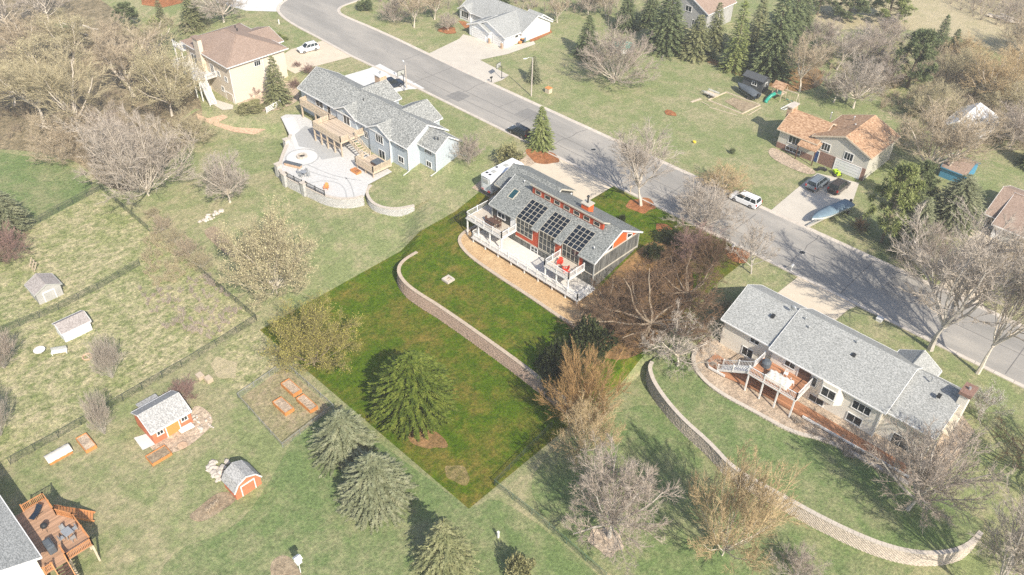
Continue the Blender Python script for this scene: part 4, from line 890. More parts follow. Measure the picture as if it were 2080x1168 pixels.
drape('brick_path', 'stone_tan', PX((399, 231), (422, 241), (454, 233), (463, 239), (443, 249), (477, 259), (541, 263), (515, 274), (477, 269), (437, 256), (402, 242)), 0.07)

# ------------------------------------------------------------------ white house across the street
H4 = thing('white_house', 'white house with grey roof and two garage doors across the street', 'house', (-130, 132, 0))
gable(H4, -141.0, -121.5, 131.3, 140.5, 0, 2.6, 5.0, 's', 'siding_white', 'shingle_light', 136.0)
gable(H4, -132.3, -122.0, 126.3, 136.0, 0, 2.62, 4.7, 'n', 'siding_white', 'shingle_light', -127.2, name='garage_roof')
gable(H4, -132.6, -126.4, 125.8, 131.0, 0, 2.64, 3.9, 'n', 'siding_white', 'shingle_light', name='garage_roof')
gable(H4, -125.4, -122.0, 134.2, 141.2, 0, 2.7, 4.6, 's', 'siding_white', 'shingle_light', 138.2, name='wing_roof')
gable(H4, -141.2, -137.6, 130.9, 136.0, 0, 2.62, 3.6, 'n', 'siding_white', 'shingle_light', name='gable_roof')
door(H4, 'S', -129.6, 125.8, 0.02, 4.2, 2.1, 'white_paint', 'garage_door', 4); door(H4, 'S', -124.1, 126.3, 0.02, 2.6, 2.1, 'white_paint', 'garage_door', 4)
win(H4, 'S', -139.4, 130.9, 1.4, 2.2, 1.4, 3); win(H4, 'E', 130.0, -122.0, 1.7, .9, .5, 1); door(H4, 'E', 133.2, -122.0, .05, 1.0, 2.05, 'white_paint')
for s in (-126.1, -122.3): MB().box(s - .25, s + .25, 125.5, 125.78, 0, 1.2).build('stone_pier', 'stone_tan', H4)
for k, (n, m_) in enumerate(((130.6, 'plastic_orange'), (131.3, 'metal_dark'), (132.0, 'cover_blue'))):
    b = thing('wheeled_bin', ('orange low bin', 'black wheeled bin with orange lid', 'dark blue wheeled bin')[k] + ' beside the white garage wall', 'bin', (-121.4, n, 0), group='bins beside the white garage'); MB().box(-121.7, -121.1, n - .28, n + .28, .1, .95 if k else .5).build('body', m_, b, bevel=.04); MB().box(-121.73, -121.05, n - .31, n + .31, .95 if k else .5, 1.03 if k else .56).build('lid', 'plastic_orange' if k == 1 else m_, b)
    for dn in (-.2, .2): MB().tube([(-121.68, n + dn - .04, .12), (-121.68, n + dn + .04, .12)], .12, 8).build('wheel', 'tyre', b)
drape('mulch_bed', 'red_mulch', PX((1077, 86), (1090, 82), (1122, 66), (1118, 60), (1100, 66), (1075, 78)), .05)
drape('mulch_bed', 'red_mulch', PX((930, 42), (945, 58), (958, 56), (945, 44)), .05)

# ------------------------------------------------------------------ split-level house with cedar shake roof
H5 = thing('split_level_house', 'beige split-level house with orange cedar shake roof and blue door', 'house', (-49, 136, 0))
gable(H5, -57.6, -50.5, 131.2, 139.5, 0, 3.9, 6.1, 's', 'siding_beige', 'shake_cedar', 135.2, trim='wood_pale')
gable(H5, -51.2, -41.1, 131.6, 142.0, 0, 4.8, 6.75, 'n', 'siding_beige', 'shake_cedar', -46.0, trim='wood_pale', name='wing_roof')
MB().box(-57.65, -50.6, 131.12, 131.2, 0, 1.1).build('brick_base', 'brick_dark', H5); MB().box(-51.2, -41.1, 131.5, 131.6, 0, 2.3).build('brick_base', 'brick_dark', H5)
win(H5, 'S', -54.3, 131.2, 2.6, 2.6, 1.5, 4); win(H5, 'S', -54.3, 131.12, .75, 2.8, .7, 4); win(H5, 'S', -48.9, 131.6, 3.4, 1.5, 1.3, 3); win(H5, 'S', -44.6, 131.6, 3.3, 1.5, 1.3, 3)
door(H5, 'S', -50.2, 131.5, .05, 1.0, 2.1, 'door_blue'); door(H5, 'S', -44.2, 131.5, .03, 4.6, 2.15, 'white_paint', 'garage_door', 4)
pr = MB().add([(-53.2, 129.6, 2.75), (-49.6, 129.6, 2.75), (-49.6, 131.6, 3.7), (-53.2, 131.6, 3.7), (-53.2, 129.6, 2.9), (-49.6, 129.6, 2.9), (-49.6, 131.6, 3.85), (-53.2, 131.6, 3.85)], [(0, 3, 2, 1), (4, 5, 6, 7), (0, 1, 5, 4), (1, 2, 6, 5), (2, 3, 7, 6), (3, 0, 4, 7)]).build('porch_roof', 'shake_cedar', H5)
for s in (-53.0, -49.8): MB().box(s - .08, s + .08, 129.7, 129.86, 0, 2.8).build('porch_post', 'wood_dark', H5)
ch = MB().box(-58.6, -57.7, 134.2, 136.4, 0, 6.6).build('chimney', 'stone_tan', H5); MB().box(-58.75, -57.55, 134.0, 136.6, 6.6, 6.8).build('chimney_cap', 'cap_pale', ch)
for s, n in ((-52, 138), (-48.4, 139.5), (-47, 137)): vent(H5, s, n, 5.6, 1.0, .1)
drape('rock_bed', 'gravel_tan', smooth_poly(PX((1560, 305), (1572, 298), (1640, 338), (1662, 352), (1640, 356), (1590, 335), (1563, 318))), .05)

# ------------------------------------------------------------------ ranch house on the right
H6 = thing('ranch_house', 'long cream ranch house with light grey roof and white-railed red deck', 'house', (-23, 84, 0))
gable(H6, -36.6, -29.0, 81.1, 90.5, -3.1, 2.5, 4.9, 's', 'siding_cream', 'shingle_light', 86.4)
gable(H6, -29.0, -14.2, 80.4, 90.8, -3.1, 2.62, 5.15, 's', 'siding_cream', 'shingle_light', 86.7)
gable(H6, -14.2, -8.4, 81.0, 90.5, -3.1, 2.4, 4.75, 's', 'siding_cream', 'shingle_light', 87.2)
gable(H6, -17.0, -12.5, 87, 91.6, 0, 2.6, 4.0, 'n', 'siding_cream', 'shingle_light', name='gable_roof')
for s, n, z, w_, h_, c in ((-31.9, 81.1, 1.55, 1.2, 1.0, 2), (-32.5, 81.1, -1.0, 1.5, 1.3, 2), (-26.4, 80.4, 1.5, 1.3, .9, 2), (-21.9, 80.4, -1.6, 1.9, .9, 2), (-16.6, 80.4, .95, 2.2, 1.2, 3), (-16.9, 80.4, -1.3, 1.8, 1.2, 2), (-11.3, 81.0, -1.3, 2.0, 1.7, 2), (-23.0, 80.4, .9, .8, 1.4, 1)): win(H6, 'S', s, n, z, w_, h_, c)
door(H6, 'S', -24.3, 80.4, .3, 1.6, 2.0, 'wood_dark')
bay = MB().prism([(-22.3, 80.4), (-21.6, 79.6), (-19.6, 79.6), (-18.9, 80.4)], -.4, 2.5).build('bay_window', 'siding_cream', H6); win(H6, 'S', -20.6, 79.6, 1.1, 1.7, 1.3, 2)
ch = MB().box(-8.4, -7.4, 85.6, 87.4, -3, 5.7).build('chimney', 'siding_cream', H6); MB().box(-8.6, -7.2, 85.4, 87.6, 5.7, 6.15).build('chimney_cap', 'brick_dark', ch); MB().tube([(-7.9, 86.5, 6.1), (-7.9, 86.5, 6.5)], .16, 8).build('flue', 'metal_grey', ch)
for s, n in ((-28.0, 85.6), (-27.0, 84.8), (-21.2, 86.0), (-11.8, 86.3)): vent(H6, s, n, 2.62 + (n - 80.4) * .4, .45, .08)
for s, n in ((-20.6, 84.4), (-10.2, 84.9), (-31.6, 84.0)): box_vent(H6, s, n, 2.75 + (n - 80.4) * .4)
dish = MB(); dish.tube([(-29.9, 85.9, 5.0), (-29.9, 85.7, 5.5)], .04, 6); dish.ball((-29.9, 85.6, 5.65), .42, .16, .36, 12, 6); dish.build('satellite_dish', 'metal_grey', H6, smooth=True)
for s, n in ((-14.3, 80.3), (-29.1, 80.9), (-8.35, 81.0)): spout(H6, s, n, -2.9, 2.3)
DR = deck('upper_deck', 'red-brown upper deck with white railing behind the long ranch house', -29.9, -23.1, 76.5, 80.38, 0.3, 'deck_red', 'white_paint', 'white_paint', [((-29.85, 76.55), (-23.15, 76.55)), ((-23.15, 76.55), (-23.15, 80.3)), ((-29.85, 78.2), (-29.85, 80.3))], [(-29.7, 76.6), (-27.6, 76.6), (-25.5, 76.6), (-23.25, 76.6)], -3.0)
stairs(DR, (-29.9, 77.3, 0.25), (-34.0, 77.3, -2.3), 1.3, 'white_paint', 'white_paint')
D = thing('lower_deck', 'long low red-brown deck along the back wall of the ranch house', 'deck', (-22, 79, -2.9)); MB().prism([(-36.2, 81.0), (-36.0, 77.3), (-35.2, 76.6), (-32.8, 76.7), (-29.0, 77.4), (-8.5, 77.9), (-8.5, 81.0)], -2.75, -2.5).build('floor', 'deck_red', D)
for a, b in (((-35.9, 77.2, -2.55), (-35.2, 76.5, -2.55)), ((-35.2, 76.55, -2.55), (-32.8, 76.65, -2.55)), ((-22.0, 77.55, -2.55), (-8.4, 77.85, -2.55))): MB().beam(a, b, .1, .35).build('rim_board', 'white_paint', D)
IW = smooth_poly([(-38.6, 81.0), (-38.9, 78.6), (-37.6, 75.8), (-34.6, 74.1), (-31, 73.7), (-26.9, 74.1), (-21.6, 74.3), (-18.2, 76.2), (-14, 76.6), (-8, 76.9)], 2, False)
drape('gravel_bed', 'gravel_tan', IW + [(-5.5, 79.5), (-5.5, 88), (-8.0, 89.5), (-8.2, 81.5), (-36.4, 81.5)], .15)
block_wall('edging_wall', 'low curved pale block edging wall in front of the ranch house', IW, lambda s, n: terr(max(n, 66)) + .3, lambda s, n: hgt(s, n) - .1, 'block_pale', 'cap_pale', .42, .15, flip=-1)
OW = smooth_poly([(-41.6, 72.4), (-41.2, 71.1), (-38.5, 69.0), (-33.2, 66.9), (-28.0, 66.0), (-24.0, 64.6), (-18.3, 65.2), (-13.2, 65.7), (-7.6, 66.8), (-3.6, 68.6), (-.8, 71.4), (.5, 74.2), (.7, 76.6)], 2, False)
drape('ranch_terrace', 'lawn_green', OW + [(.2, 78.2), (-41.8, 78.2)], .045, zf=lambda s, n: terr(max(n, 66)))
block_wall('retaining_wall', 'long sweeping pale block retaining wall below the ranch house lawn', OW, lambda s, n: terr(max(n, 66)) + .12, lambda s, n: hgt(s, n) - .1, 'block_pale', 'cap_pale', .42, .15, flip=-1)
# deck furniture
c = thing('grill', 'round black covered grill on the ranch house deck', 'grill', (-28.9, 79.2, .3)); MB().tube([(-28.9, 79.2, .3), (-28.9, 79.2, 1.0), (-28.9, 79.2, 1.3)], [.6, .62, .35], 14).build('cover', 'cover_dark', c)
for x, y in ((-.3, -.3), (.3, -.3), (0, .35)): MB().tube([(-28.9 + x, 79.2 + y, .3), (-28.9 + x * .6, 79.2 + y * .6, .6)], .04, 6).build('leg', 'metal_dark', c)
c = thing('covered_table', 'table set under a cream fabric cover on the ranch house deck', 'table', (-26.4, 77.9, .3)); m = MB()
NX, NY = 14, 8
m.add([(-28.0 + 3.2 * i / NX, 77.1 + 1.5 * j / NY, .3 + (.78 + .1 * math.sin(i * 1.9 + j) + .06 * math.sin(i * .8 - j * 2.1)) * min(1, 2.2 * min(i, NX - i) / 2.0, 1.8 * min(j, NY - j) / 1.2) + .02) for j in range(NY + 1) for i in range(NX + 1)], [(j * (NX + 1) + i, j * (NX + 1) + i + 1, (j + 1) * (NX + 1) + i + 1, (j + 1) * (NX + 1) + i) for j in range(NY) for i in range(NX)]); m.build('cover', 'cloth_white', c, smooth=True)
def white_chair(loc, rz, label):
    c = thing('garden_chair', label, 'chair', loc, rz, 'white chairs on the ranch deck'); MB().box(-.25, .25, -.25, .25, .4, .44).build('seat', 'white_paint', c, local=True); m = MB(); m.box(-.25, -.2, .2, .25, .4, .95); m.box(.2, .25, .2, .25, .4, .95); m.box(-.25, .25, .2, .25, .88, .95); m.box(-.25, .25, .2, .25, .62, .68); m.build('backrest', 'white_paint', c, local=True)
    for x in (-.22, .22):
        for y in (-.22, .22): MB().box(x - .025, x + .025, y - .025, y + .025, 0, .4).build('leg', 'white_paint', c, local=True)
white_chair((-26.2, 79.4, .3), R(10), 'white garden chair by the wall on the ranch deck'); white_chair((-24.9, 78.6, .3), R(120), 'white garden chair near the end railing of the ranch deck')

# ------------------------------------------------------------------ other houses around
H7 = thing('brown_roof_house', 'white house with brown roof at the right edge of the picture', 'house', (-15, 138, 0))
gable(H7, -21.2, -2.0, 132.6, 143.5, 0, 2.6, 4.9, 's', 'siding_white', 'shingle_brown', 138.0); gable(H7, -19.3, -8, 130.4, 137, 0, 2.58, 4.6, 's', 'siding_white', 'shingle_brown', 137.4, name='garage_roof')
door(H7, 'S', -15.4, 130.4, .05, 5.0, 2.2, 'trim_grey', 'garage_door', 4); win(H7, 'S', -20.4, 132.6, 1.4, 1.0, 1.2, 2)
H8 = thing('garage_barn', 'white metal garage half hidden by bare branches at upper right', 'garage', (-35, 161, 0))
gable(H8, -38.3, -31.5, 157.2, 167.2, 0, 2.5, 4.1, 'n', 'siding_cream', 'white_paint', -36.0, trim='white_paint'); door(H8, 'S', -35.2, 157.2, .05, 2.4, 2.1, 'siding_beige', 'garage_door', 3)
H9 = thing('grey_house', 'grey stone house mostly hidden behind spruces at the top', 'house', (-100, 168, 0))
gable(H9, -107, -96.5, 166, 177, 0, 4.8, 7.6, 'n', 'siding_shed_grey', 'shingle_brown'); win(H9, 'S', -103.8, 166, 1.6, 1.8, 1.3, 3); win(H9, 'S', -99.4, 166, 1.6, 1.6, 1.3, 3); win(H9, 'S', -101.7, 166, 4.4, 1.6, 1.2, 2)
H10 = thing('cedar_deck_house', 'house with grey roof and cedar deck at the lower left corner', 'house', (-75, -4, -2.5))
gable(H10, -92, -66.9, -9.0, 2.5, -6, -.2, 2.2, 's', 'siding_cream', 'shingle_light', -3.2)
door(H10, 'S', -70, -9, -5, 1, 2, 'white_paint'); win(H10, 'E', -2.5, -66.9, -1.6, 1.6, 1.3, 2)
D = thing('cedar_deck', 'large orange-brown cedar deck with railings at the lower left corner', 'deck', (-70, 5, -5.5))
z = -2.6
MB().prism([(-75.5, 2.5), (-75.5, 6.4), (-72.6, 6.4), (-70.6, 7.5), (-66.2, 7.5), (-66.2, 2.5)], z - .1, z).build('floor', 'deck_brown', D)
for a, b in (((-75.5, 4.1), (-75.5, 6.4)), ((-75.5, 6.4), (-72.6, 6.4)), ((-70.6, 7.5), (-66.2, 7.5)), ((-66.2, 7.5), (-66.2, 4.9)), ((-72.6, 6.4), (-70.6, 7.5)), ((-66.2, 4.9), (-67.6, 4.9)), ((-66.2, 2.6), (-66.2, 3.4))): rail(D, (*a, z), (*b, z), 1.0, 'cedar_rail', .16, 1.9, bw=.05)
for a in ((-75.3, 6.3), (-72.6, 6.3), (-70.5, 7.4), (-68.3, 7.4), (-66.3, 7.4), (-66.3, 5)): MB().box(a[0] - .1, a[0] + .1, a[1] - .1, a[1] + .1, -5.7, z - .1).build('support_post', 'wood_pale', D)
stairs(D, (-66.2, 4.1, z), (-62.4, 3.9, -5.4), 1.3, 'wood_dark', 'cedar_rail'); stairs(D, (-73.6, 6.4, z), (-71.9, 9.5, -5.4), 1.2, 'cedar_rail', None)
c = thing('grill', 'black gas grill under a cover on the cedar deck', 'grill', (-68.6, 4.2, z)); MB().box(-69.4, -67.9, 3.8, 4.6, z, z + 1.15).build('cover', 'cover_dark', c, bevel=.12); MB().box(-69.1, -68.2, 3.95, 4.45, z + 1.15, z + 1.3).build('lid', 'cover_dark', c, bevel=.06)
c = thing('grill', 'round black kettle grill on the cedar deck', 'grill', (-71.4, 4.8, z)); m = MB(); m.ball((-71.4, 4.8, z + .8), .38, .38, .33, 12, 8); m.build('bowl', 'metal_dark', c, smooth=True)
for a in (0, 2.1, 4.2): MB().tube([(-71.4 + .1 * math.cos(a), 4.8 + .1 * math.sin(a), z + .7), (-71.4 + .38 * math.cos(a), 4.8 + .38 * math.sin(a), z)], .02, 5).build('leg', 'metal_dark', c)
table_set((-69.0, 6.2, z), R(8), 'grey patio table on the cedar deck', 'grey chair around the cedar deck table', 'chairs on the cedar deck', .9, 1.1, 1, 'metal_grey')
c = thing('deck_lounger', 'dark blue sling chair on the raised end of the cedar deck', 'chair', (-74.0, 4.9, z), R(30)); m = MB(); m.add([(-.3, -.8, .3), (.3, -.8, .3), (.3, .2, .35), (-.3, .2, .35), (.3, .8, .85), (-.3, .8, .85)], [(0, 1, 2, 3), (3, 2, 4, 5)]); m.build('sling', 'paint_navy', c, local=True)
m = MB()
for x in (-.32, .32): m.beam((x, -.8, .3), (x, .2, .34), .04, .04); m.beam((x, .2, .34), (x, .8, .85), .04, .04); m.beam((x, -.6, 0), (x, .5, .55), .04, .04); m.beam((x, .6, 0), (x, -.3, .35), .04, .04)
m.build('frame', 'metal_dark', c, local=True)

# ------------------------------------------------------------------ sheds
def shed(name, label, s0, s1, n0, n1, zb, ze, zr, axis, wall, roof, ridge=None, trim='white_paint'):
    r = thing(name, label, 'shed', ((s0 + s1) / 2, (n0 + n1) / 2, zb)); gable(r, s0, s1, n0, n1, zb - .3, ze, zr, axis, wall, roof, ridge, .2, .15, trim, .1); return r
def g0(s, n): return hgt(s, n)
s1_ = shed('wooden_shed', 'weathered grey wooden shed in the fenced dry yard', -116.2, -113.0, 20.4, 23.9, g0(-114, 22), -3.5, -2.6, 's', 'siding_shed_grey', 'shingle_weathered', trim='trim_grey'); door(s1_, 'E', 22.1, -113.0, g0(-113, 22), 1.5, 1.6, 'siding_shed_grey')
s2_ = shed('white_shed', 'small white shed with grey roof in the dry yard', -105.2, -102.5, 19.6, 23.4, g0(-103, 21), -3.75, -3.1, 'n', 'siding_white', 'shingle_weathered', -104.0); door(s2_, 'E', 21.2, -102.5, g0(-103, 21), 1.2, 1.5, 'white_paint')
s3_ = shed('red_shed', 'orange-red shed with light grey roof by the fence', -81.5, -77.0, 19.4, 24.5, g0(-78, 22), -3.3, -2.1, 'n', 'siding_shed_red', 'shingle_shed', -79.4); win(s3_, 'E', 20.4, -77.0, -4.1, .7, .6, 2); win(s3_, 'E', 23.6, -77.0, -4.1, .7, .6, 2); door(s3_, 'E', 22.0, -77.0, g0(-77, 22), 1.6, 1.75, 'plastic_orange')
cf = thing('cold_frame', 'low grey-roofed lean-to frame behind the orange-red shed', 'cold frame', (-83, 22, g0(-83, 22))); MB().box(-83.9, -82.2, 20.7, 23.2, g0(-83, 22) - .2, -4.75).build('base', 'wood_beam', cf); MB().extrude([(-84.0, -4.72), (-82.1, -4.45), (-82.1, -4.37), (-84.0, -4.64)], 'n', 20.6, 23.3).build('cover', 'shingle_shed', cf, fix=True)
ga = thing('barn_shed', 'small orange-red barn shed with gambrel roof by the rock pile', 'shed', (-64, 23.6, g0(-64, 23.6)))
prof = [(22.0, -6), (25.3, -6), (25.3, -4.2), (24.7, -3.35), (23.65, -2.85), (22.6, -3.35), (22.0, -4.2)]
MB().extrude(prof, 's', -65.4, -62.8).build('wall', 'siding_shed_red', ga, fix=True)
ro = MB(); q = [(21.85, -4.3), (22.5, -3.27), (23.65, -2.72), (24.8, -3.27), (25.45, -4.3)]
ro.extrude(q + [(a, b + .1) for a, b in q[::-1]], 's', -65.55, -62.65); ro.build('roof', 'shingle_shed', ga, fix=True)
m = MB()
for a, b in zip(q, q[1:]): m.beam((-62.63, a[0], a[1] + .02), (-62.63, b[0], b[1] + .02), .05, .16)
m.build('trim_board', 'white_paint', ga); door(ga, 'E', 23.65, -62.8, g0(-63, 23), 1.6, 1.6, 'siding_shed_red')
ds = shed('dark_shed', 'charcoal shed with white windows behind the covered boat', -75.6, -71.0, 148.3, 151.0, 0, 2.5, 3.1, 's', 'siding_dark', 'siding_dark', trim='metal_dark'); win(ds, 'S', -72.9, 148.3, 1.6, 1.0, .7, 2); win(ds, 'E', 149.6, -71.0, 1.6, .8, .7, 2)
bs = shed('blue_shed', 'brown-roofed shed with bright blue end wall behind the pines', -32.5, -28.4, 142.8, 148.6, 0, 2.0, 3.1, 's', 'siding_teal', 'shingle_brown', trim='siding_teal')

# ------------------------------------------------------------------ fences
def chain_fence(label, pix_pts, h=1.25, mat='fence_wire', step=3.0, name='wire_fence', wsp=0.16, group=None, rail_mat=None, dense=0.012):
    pts = [P(*p) for p in pix_pts]; root = thing(name, label, 'fence', pts[0], group=group); line = []
    for a, b in zip(pts, pts[1:]):
        k = max(1, round((b - a).length / step))
        for i in range(k): line.append(a.lerp(b, i / k))
    line.append(pts[-1]); line = [Vector((p.x, p.y, hgt(p.x, p.y))) for p in line]
    for p in line: MB().tube([p - Vector((0, 0, .1)), p + Vector((0, 0, h + .05))], .035, 6).build('post', rail_mat or mat, root)
    for a, b in zip(line, line[1:]):
        MB().tube([a + Vector((0, 0, h)), b + Vector((0, 0, h))], .028, 5, False).build('top_rail', rail_mat or mat, root)
        L = (b - a).length; d = (b - a) / L; k = int((L + h) / wsp); m = MB(); up = Vector((0, 0, 1)); nr = Vector((-d.y, d.x, 0)) * dense
        for i in range(k):
            for sg in (1, -1):
                x0 = i * wsp - (h if sg > 0 else 0); x1 = x0 + sg * h
                if sg < 0: x0, x1 = i * wsp, i * wsp - h
                t0, t1 = 0.0, 1.0
                if x0 < 0: t0 = -x0 / (x1 - x0)
                if x1 < 0: t1 = -x0 / (x1 - x0)
                if x0 > L: t0 = (L - x0) / (x1 - x0)
                if x1 > L: t1 = (L - x0) / (x1 - x0)
                if t1 - t0 < .03: continue
                p0 = a + (b - a) * ((x0 + (x1 - x0) * t0) / L) + up * (h * t0); p1 = a + (b - a) * ((x0 + (x1 - x0) * t1) / L) + up * (h * t1)
                wv = d * dense
                m.add([p0 - wv, p0 + wv, p1 + wv, p1 - wv], [(0, 1, 2, 3)])
        if m.f: stuff(m.build('mesh', mat, root))
    return root
chain_fence('dark wire fence along the upper edge of the dry yard', [(205, 385), (120, 430), (45, 472)])
chain_fence('dark wire fence down the right side of the dry yard, beside the brown shrubs', [(205, 385), (303, 470)])
chain_fence('dark wire fence from the brush patch to the corner of the dark green lot', [(400, 548), (522, 652)])
chain_fence('dark wire fence crossing the dry yard above the white shed', [(285, 540), (200, 588), (120, 630), (0, 680), (-40, 696)])
chain_fence('dark wire fence between the dry yard and the orange-red shed', [(522, 652), (440, 704), (370, 746), (290, 792), (210, 838), (120, 890), (22, 944)])
chain_fence('green wire fence running to the bottom edge below the grey bare tree', [(1004, 986), (1080, 1045), (1150, 1105), (1230, 1175)], 1.1, 'metal_green')
chain_fence('thin wire fence along the lower right side of the dark green lot', [(1120, 868), (1004, 986)], 1.0)
chain_fence('green netting fence beyond the ranch house at the right edge', [(1972, 925), (2085, 1015)], .9, 'metal_green')
chain_fence('pale wire fence round the pen of orange beds', [(484, 809), (579, 743), (678, 831), (575, 910), (484, 809)], .9, 'metal_grey', 3.0, dense=.009)
drape('bed_floor', 'lawn_pen', PX((488, 809), (579, 746), (674, 831), (574, 906)), .05)
chain_fence('short black metal fence beside the upper deck of the grey house', [(916, 456), (946, 436)], 1.1, 'metal_dark', 2.0)
r = thing('timber_fence', 'short white slatted timber fence below the tan house', 'fence', P(556, 222))
a, b = P(542, 230), P(571, 214)
for k in range(4): MB().beam(a + Vector((0, 0, .25 + k * .3)), b + Vector((0, 0, .25 + k * .3)), .05, .16).build('slat', 'white_paint', r)
for t in (0, .5, 1): p = a.lerp(b, t); MB().box(p.x - .06, p.x + .06, p.y - .06, p.y + .06, p.z - .1, p.z + 1.35).build('post', 'white_paint', r)

# ------------------------------------------------------------------ raised beds
def raised_bed(label, corners, h=.42, fill='soil', cover=False, mat='wood_orange', group='raised garden beds'):
    c = [P(*p) for p in corners]; z = min(p.z for p in c); root = thing('raised_bed', label, 'planter', (c[0].x, c[0].y, z), group=group)
    # rectangle on the street axes, as the beds are laid out
    s0, s1 = sorted((sum(sorted(p.x for p in c)[:2]) / 2, sum(sorted(p.x for p in c)[2:]) / 2)); n0, n1 = sorted((sum(sorted(p.y for p in c)[:2]) / 2, sum(sorted(p.y for p in c)[2:]) / 2))
    for q in ((s0, s1, n0, n0 + .06), (s0, s1, n1 - .06, n1), (s0, s0 + .06, n0 + .06, n1 - .06), (s1 - .06, s1, n0 + .06, n1 - .06)): MB().box(*q, z, z + h).build('board', mat, root)
    MB().box(s0 + .06, s1 - .06, n0 + .06, n1 - .06, z, z + h - .12).build('fill', fill, root)
    if cover:
        m = MB(); N = 8; m.add([(s0 - .05 + (s1 - s0 + .1) * i / N, n0 - .1 + (n1 - n0 + .2) * j / 10, z + h + .02 + .35 * math.sin(math.pi * i / N) ** .6 + .05 * math.sin(j * 2.3 + i)) for j in range(11) for i in range(N + 1)], [(j * (N + 1) + i, j * (N + 1) + i + 1, (j + 1) * (N + 1) + i + 1, (j + 1) * (N + 1) + i) for j in range(10) for i in range(N)]); m.build('cover', 'cloth_white', root, smooth=True)
    return root
raised_bed('orange raised bed under a white cover near the lower left corner', [(92, 930), (140, 907), (147, 921), (102, 946)], cover=True)
raised_bed('short orange raised bed filled with tan straw beside the white-covered bed', [(157, 895), (178, 883), (196, 909), (175, 923)], .5, 'gravel_tan')
raised_bed('orange raised bed of dark soil in front of the orange-red shed', [(297, 928), (339, 908), (348, 924), (309, 950)])
raised_bed('orange raised bed in the wire pen, farthest from the camera', [(573, 784), (589, 774), (612, 797), (596, 810)], .62, 'gravel_tan')
raised_bed('orange raised bed in the wire pen, nearest the blue-green spruces', [(604, 813), (621, 805), (643, 831), (630, 844)], .62, 'gravel_tan')
raised_bed('orange raised bed in the wire pen, nearest the left fence', [(556, 823), (572, 810), (598, 835), (580, 847)], .62, 'gravel_tan')
drape('shed_yard', 'gravel_tan', smooth_poly(PX((300, 908), (330, 925), (370, 915), (400, 895), (436, 860), (425, 835), (395, 820), (385, 850), (316, 902))), .05)
drape('shed_slab', 'concrete_white', PX((272, 890), (303, 880), (316, 903), (290, 915)), .07)

# ------------------------------------------------------------------ rocks
def rock_pile(label, centre, rx, ry, n, seed, size=.35, name='rock_pile', flat=.5):
    root = thing(name, label, 'rocks', centre); rr = random.Random(seed)
    for i in range(n):
        a, q = rr.uniform(0, 6.28), math.sqrt(rr.random()); x, y = rx * q * math.cos(a), ry * q * math.sin(a); sz = size * rr.uniform(.6, 1.4); hh = (1 - q) * .6 * rr.random()
        v = []; m = MB(); m.ball((0, 0, 0), sz, sz * rr.uniform(.6, 1), sz * flat, 7, 4)
        m.v = [(u[0] * rr.uniform(.8, 1.2), u[1] * rr.uniform(.8, 1.2), u[2] * rr.uniform(.8, 1.15)) for u in m.v]
        zg = hgt(centre.x + x, centre.y + y) - centre.z
        o = m.build('rock', 'rock', root, local=True); o.location = (x, y, zg + hh + sz * flat * .5); o.rotation_euler = (rr.uniform(-.4, .4), rr.uniform(-.4, .4), rr.uniform(0, 6))
    return root
rock_pile('pile of pale flat stones behind the small barn shed', P(455, 955), 1.9, 1.7, 46, 1, .42)
rock_pile('pale rock border beside the soil bed left of the yellowish bush', P(430, 440), .7, 2.2, 26, 2, .32)
rock_pile('stones and timber bits around the orange-red shed', P(412, 858), 1.8, 1.4, 20, 3, .22)
drape('soil_bed', 'soil', smooth_poly(PX((408, 470), (440, 455), (470, 490), (490, 520), (468, 525), (440, 500))), .05)
drape('soil_bed', 'soil', smooth_poly(PX((380, 1050), (400, 1035), (440, 1000), (470, 1000), (485, 1015), (440, 1045), (405, 1064))), .05)
for i, p in enumerate(((424, 1042), (433, 1034), (441, 1028))):
    q = P(*p); m = MB(); rr = random.Random(i)
    for k in range(70):
        a, t = rr.uniform(0, 6.28), rr.uniform(.05, .45); m.tube([(0, 0, 0), (t * .4 * math.cos(a), t * .4 * math.sin(a), .5), (t * math.cos(a), t * math.sin(a), .8)], [.02, .015, .004], 3, False)
    o = m.build('grass_clump', 'wood_pale', local=True); o.location = q; tag(o, ('dry ornamental grass clump in the bed by the barn shed, leftmost of three', 'dry ornamental grass clump in the bed by the barn shed, middle of three', 'dry ornamental grass clump in the bed by the barn shed, rightmost of three')[i], 'grass', 'dry grass clumps')
drape('dirt_patch', 'soil', smooth_poly(PX((545, 1150), (565, 1128), (590, 1130), (610, 1160), (620, 1190), (560, 1200))), .05)
for k, (p, rs, rn, mt) in enumerate((((1302, 418), 2.3, 2.3, 'red_mulch'), ((1100, 318), 3.0, 2.2, 'red_mulch'), ((862, 884), 3.2, 1.7, 'bark_mulch'), ((930, 965), 1.6, 1.2, 'lot_dry'), ((909, 62), 2.0, 2.0, 'red_mulch'), ((1497, 517), 2.2, 1.8, 'red_mulch'), ((1230, 1100), 2.2, 1.62, 'gravel_tan'), ((455, 748), 2.2, 1.5, 'field_grass'), ((1350, 795 - 330), 1.4, 1.2, 'red_mulch'), ((1362, 230), 1.3, 1.0, 'red_mulch'))):
    drape('mulch_bed', mt, blob(P(*p), rs, rn, k), .075)
drape('mulch_bed', 'bark_mulch', smooth_poly(PX((1440, 112), (1480, 140), (1560, 160), (1600, 140), (1660, 130), (1680, 170), (1620, 190), (1560, 175), (1490, 150), (1420, 118), (1300, 100), (1330, 92))), .045)

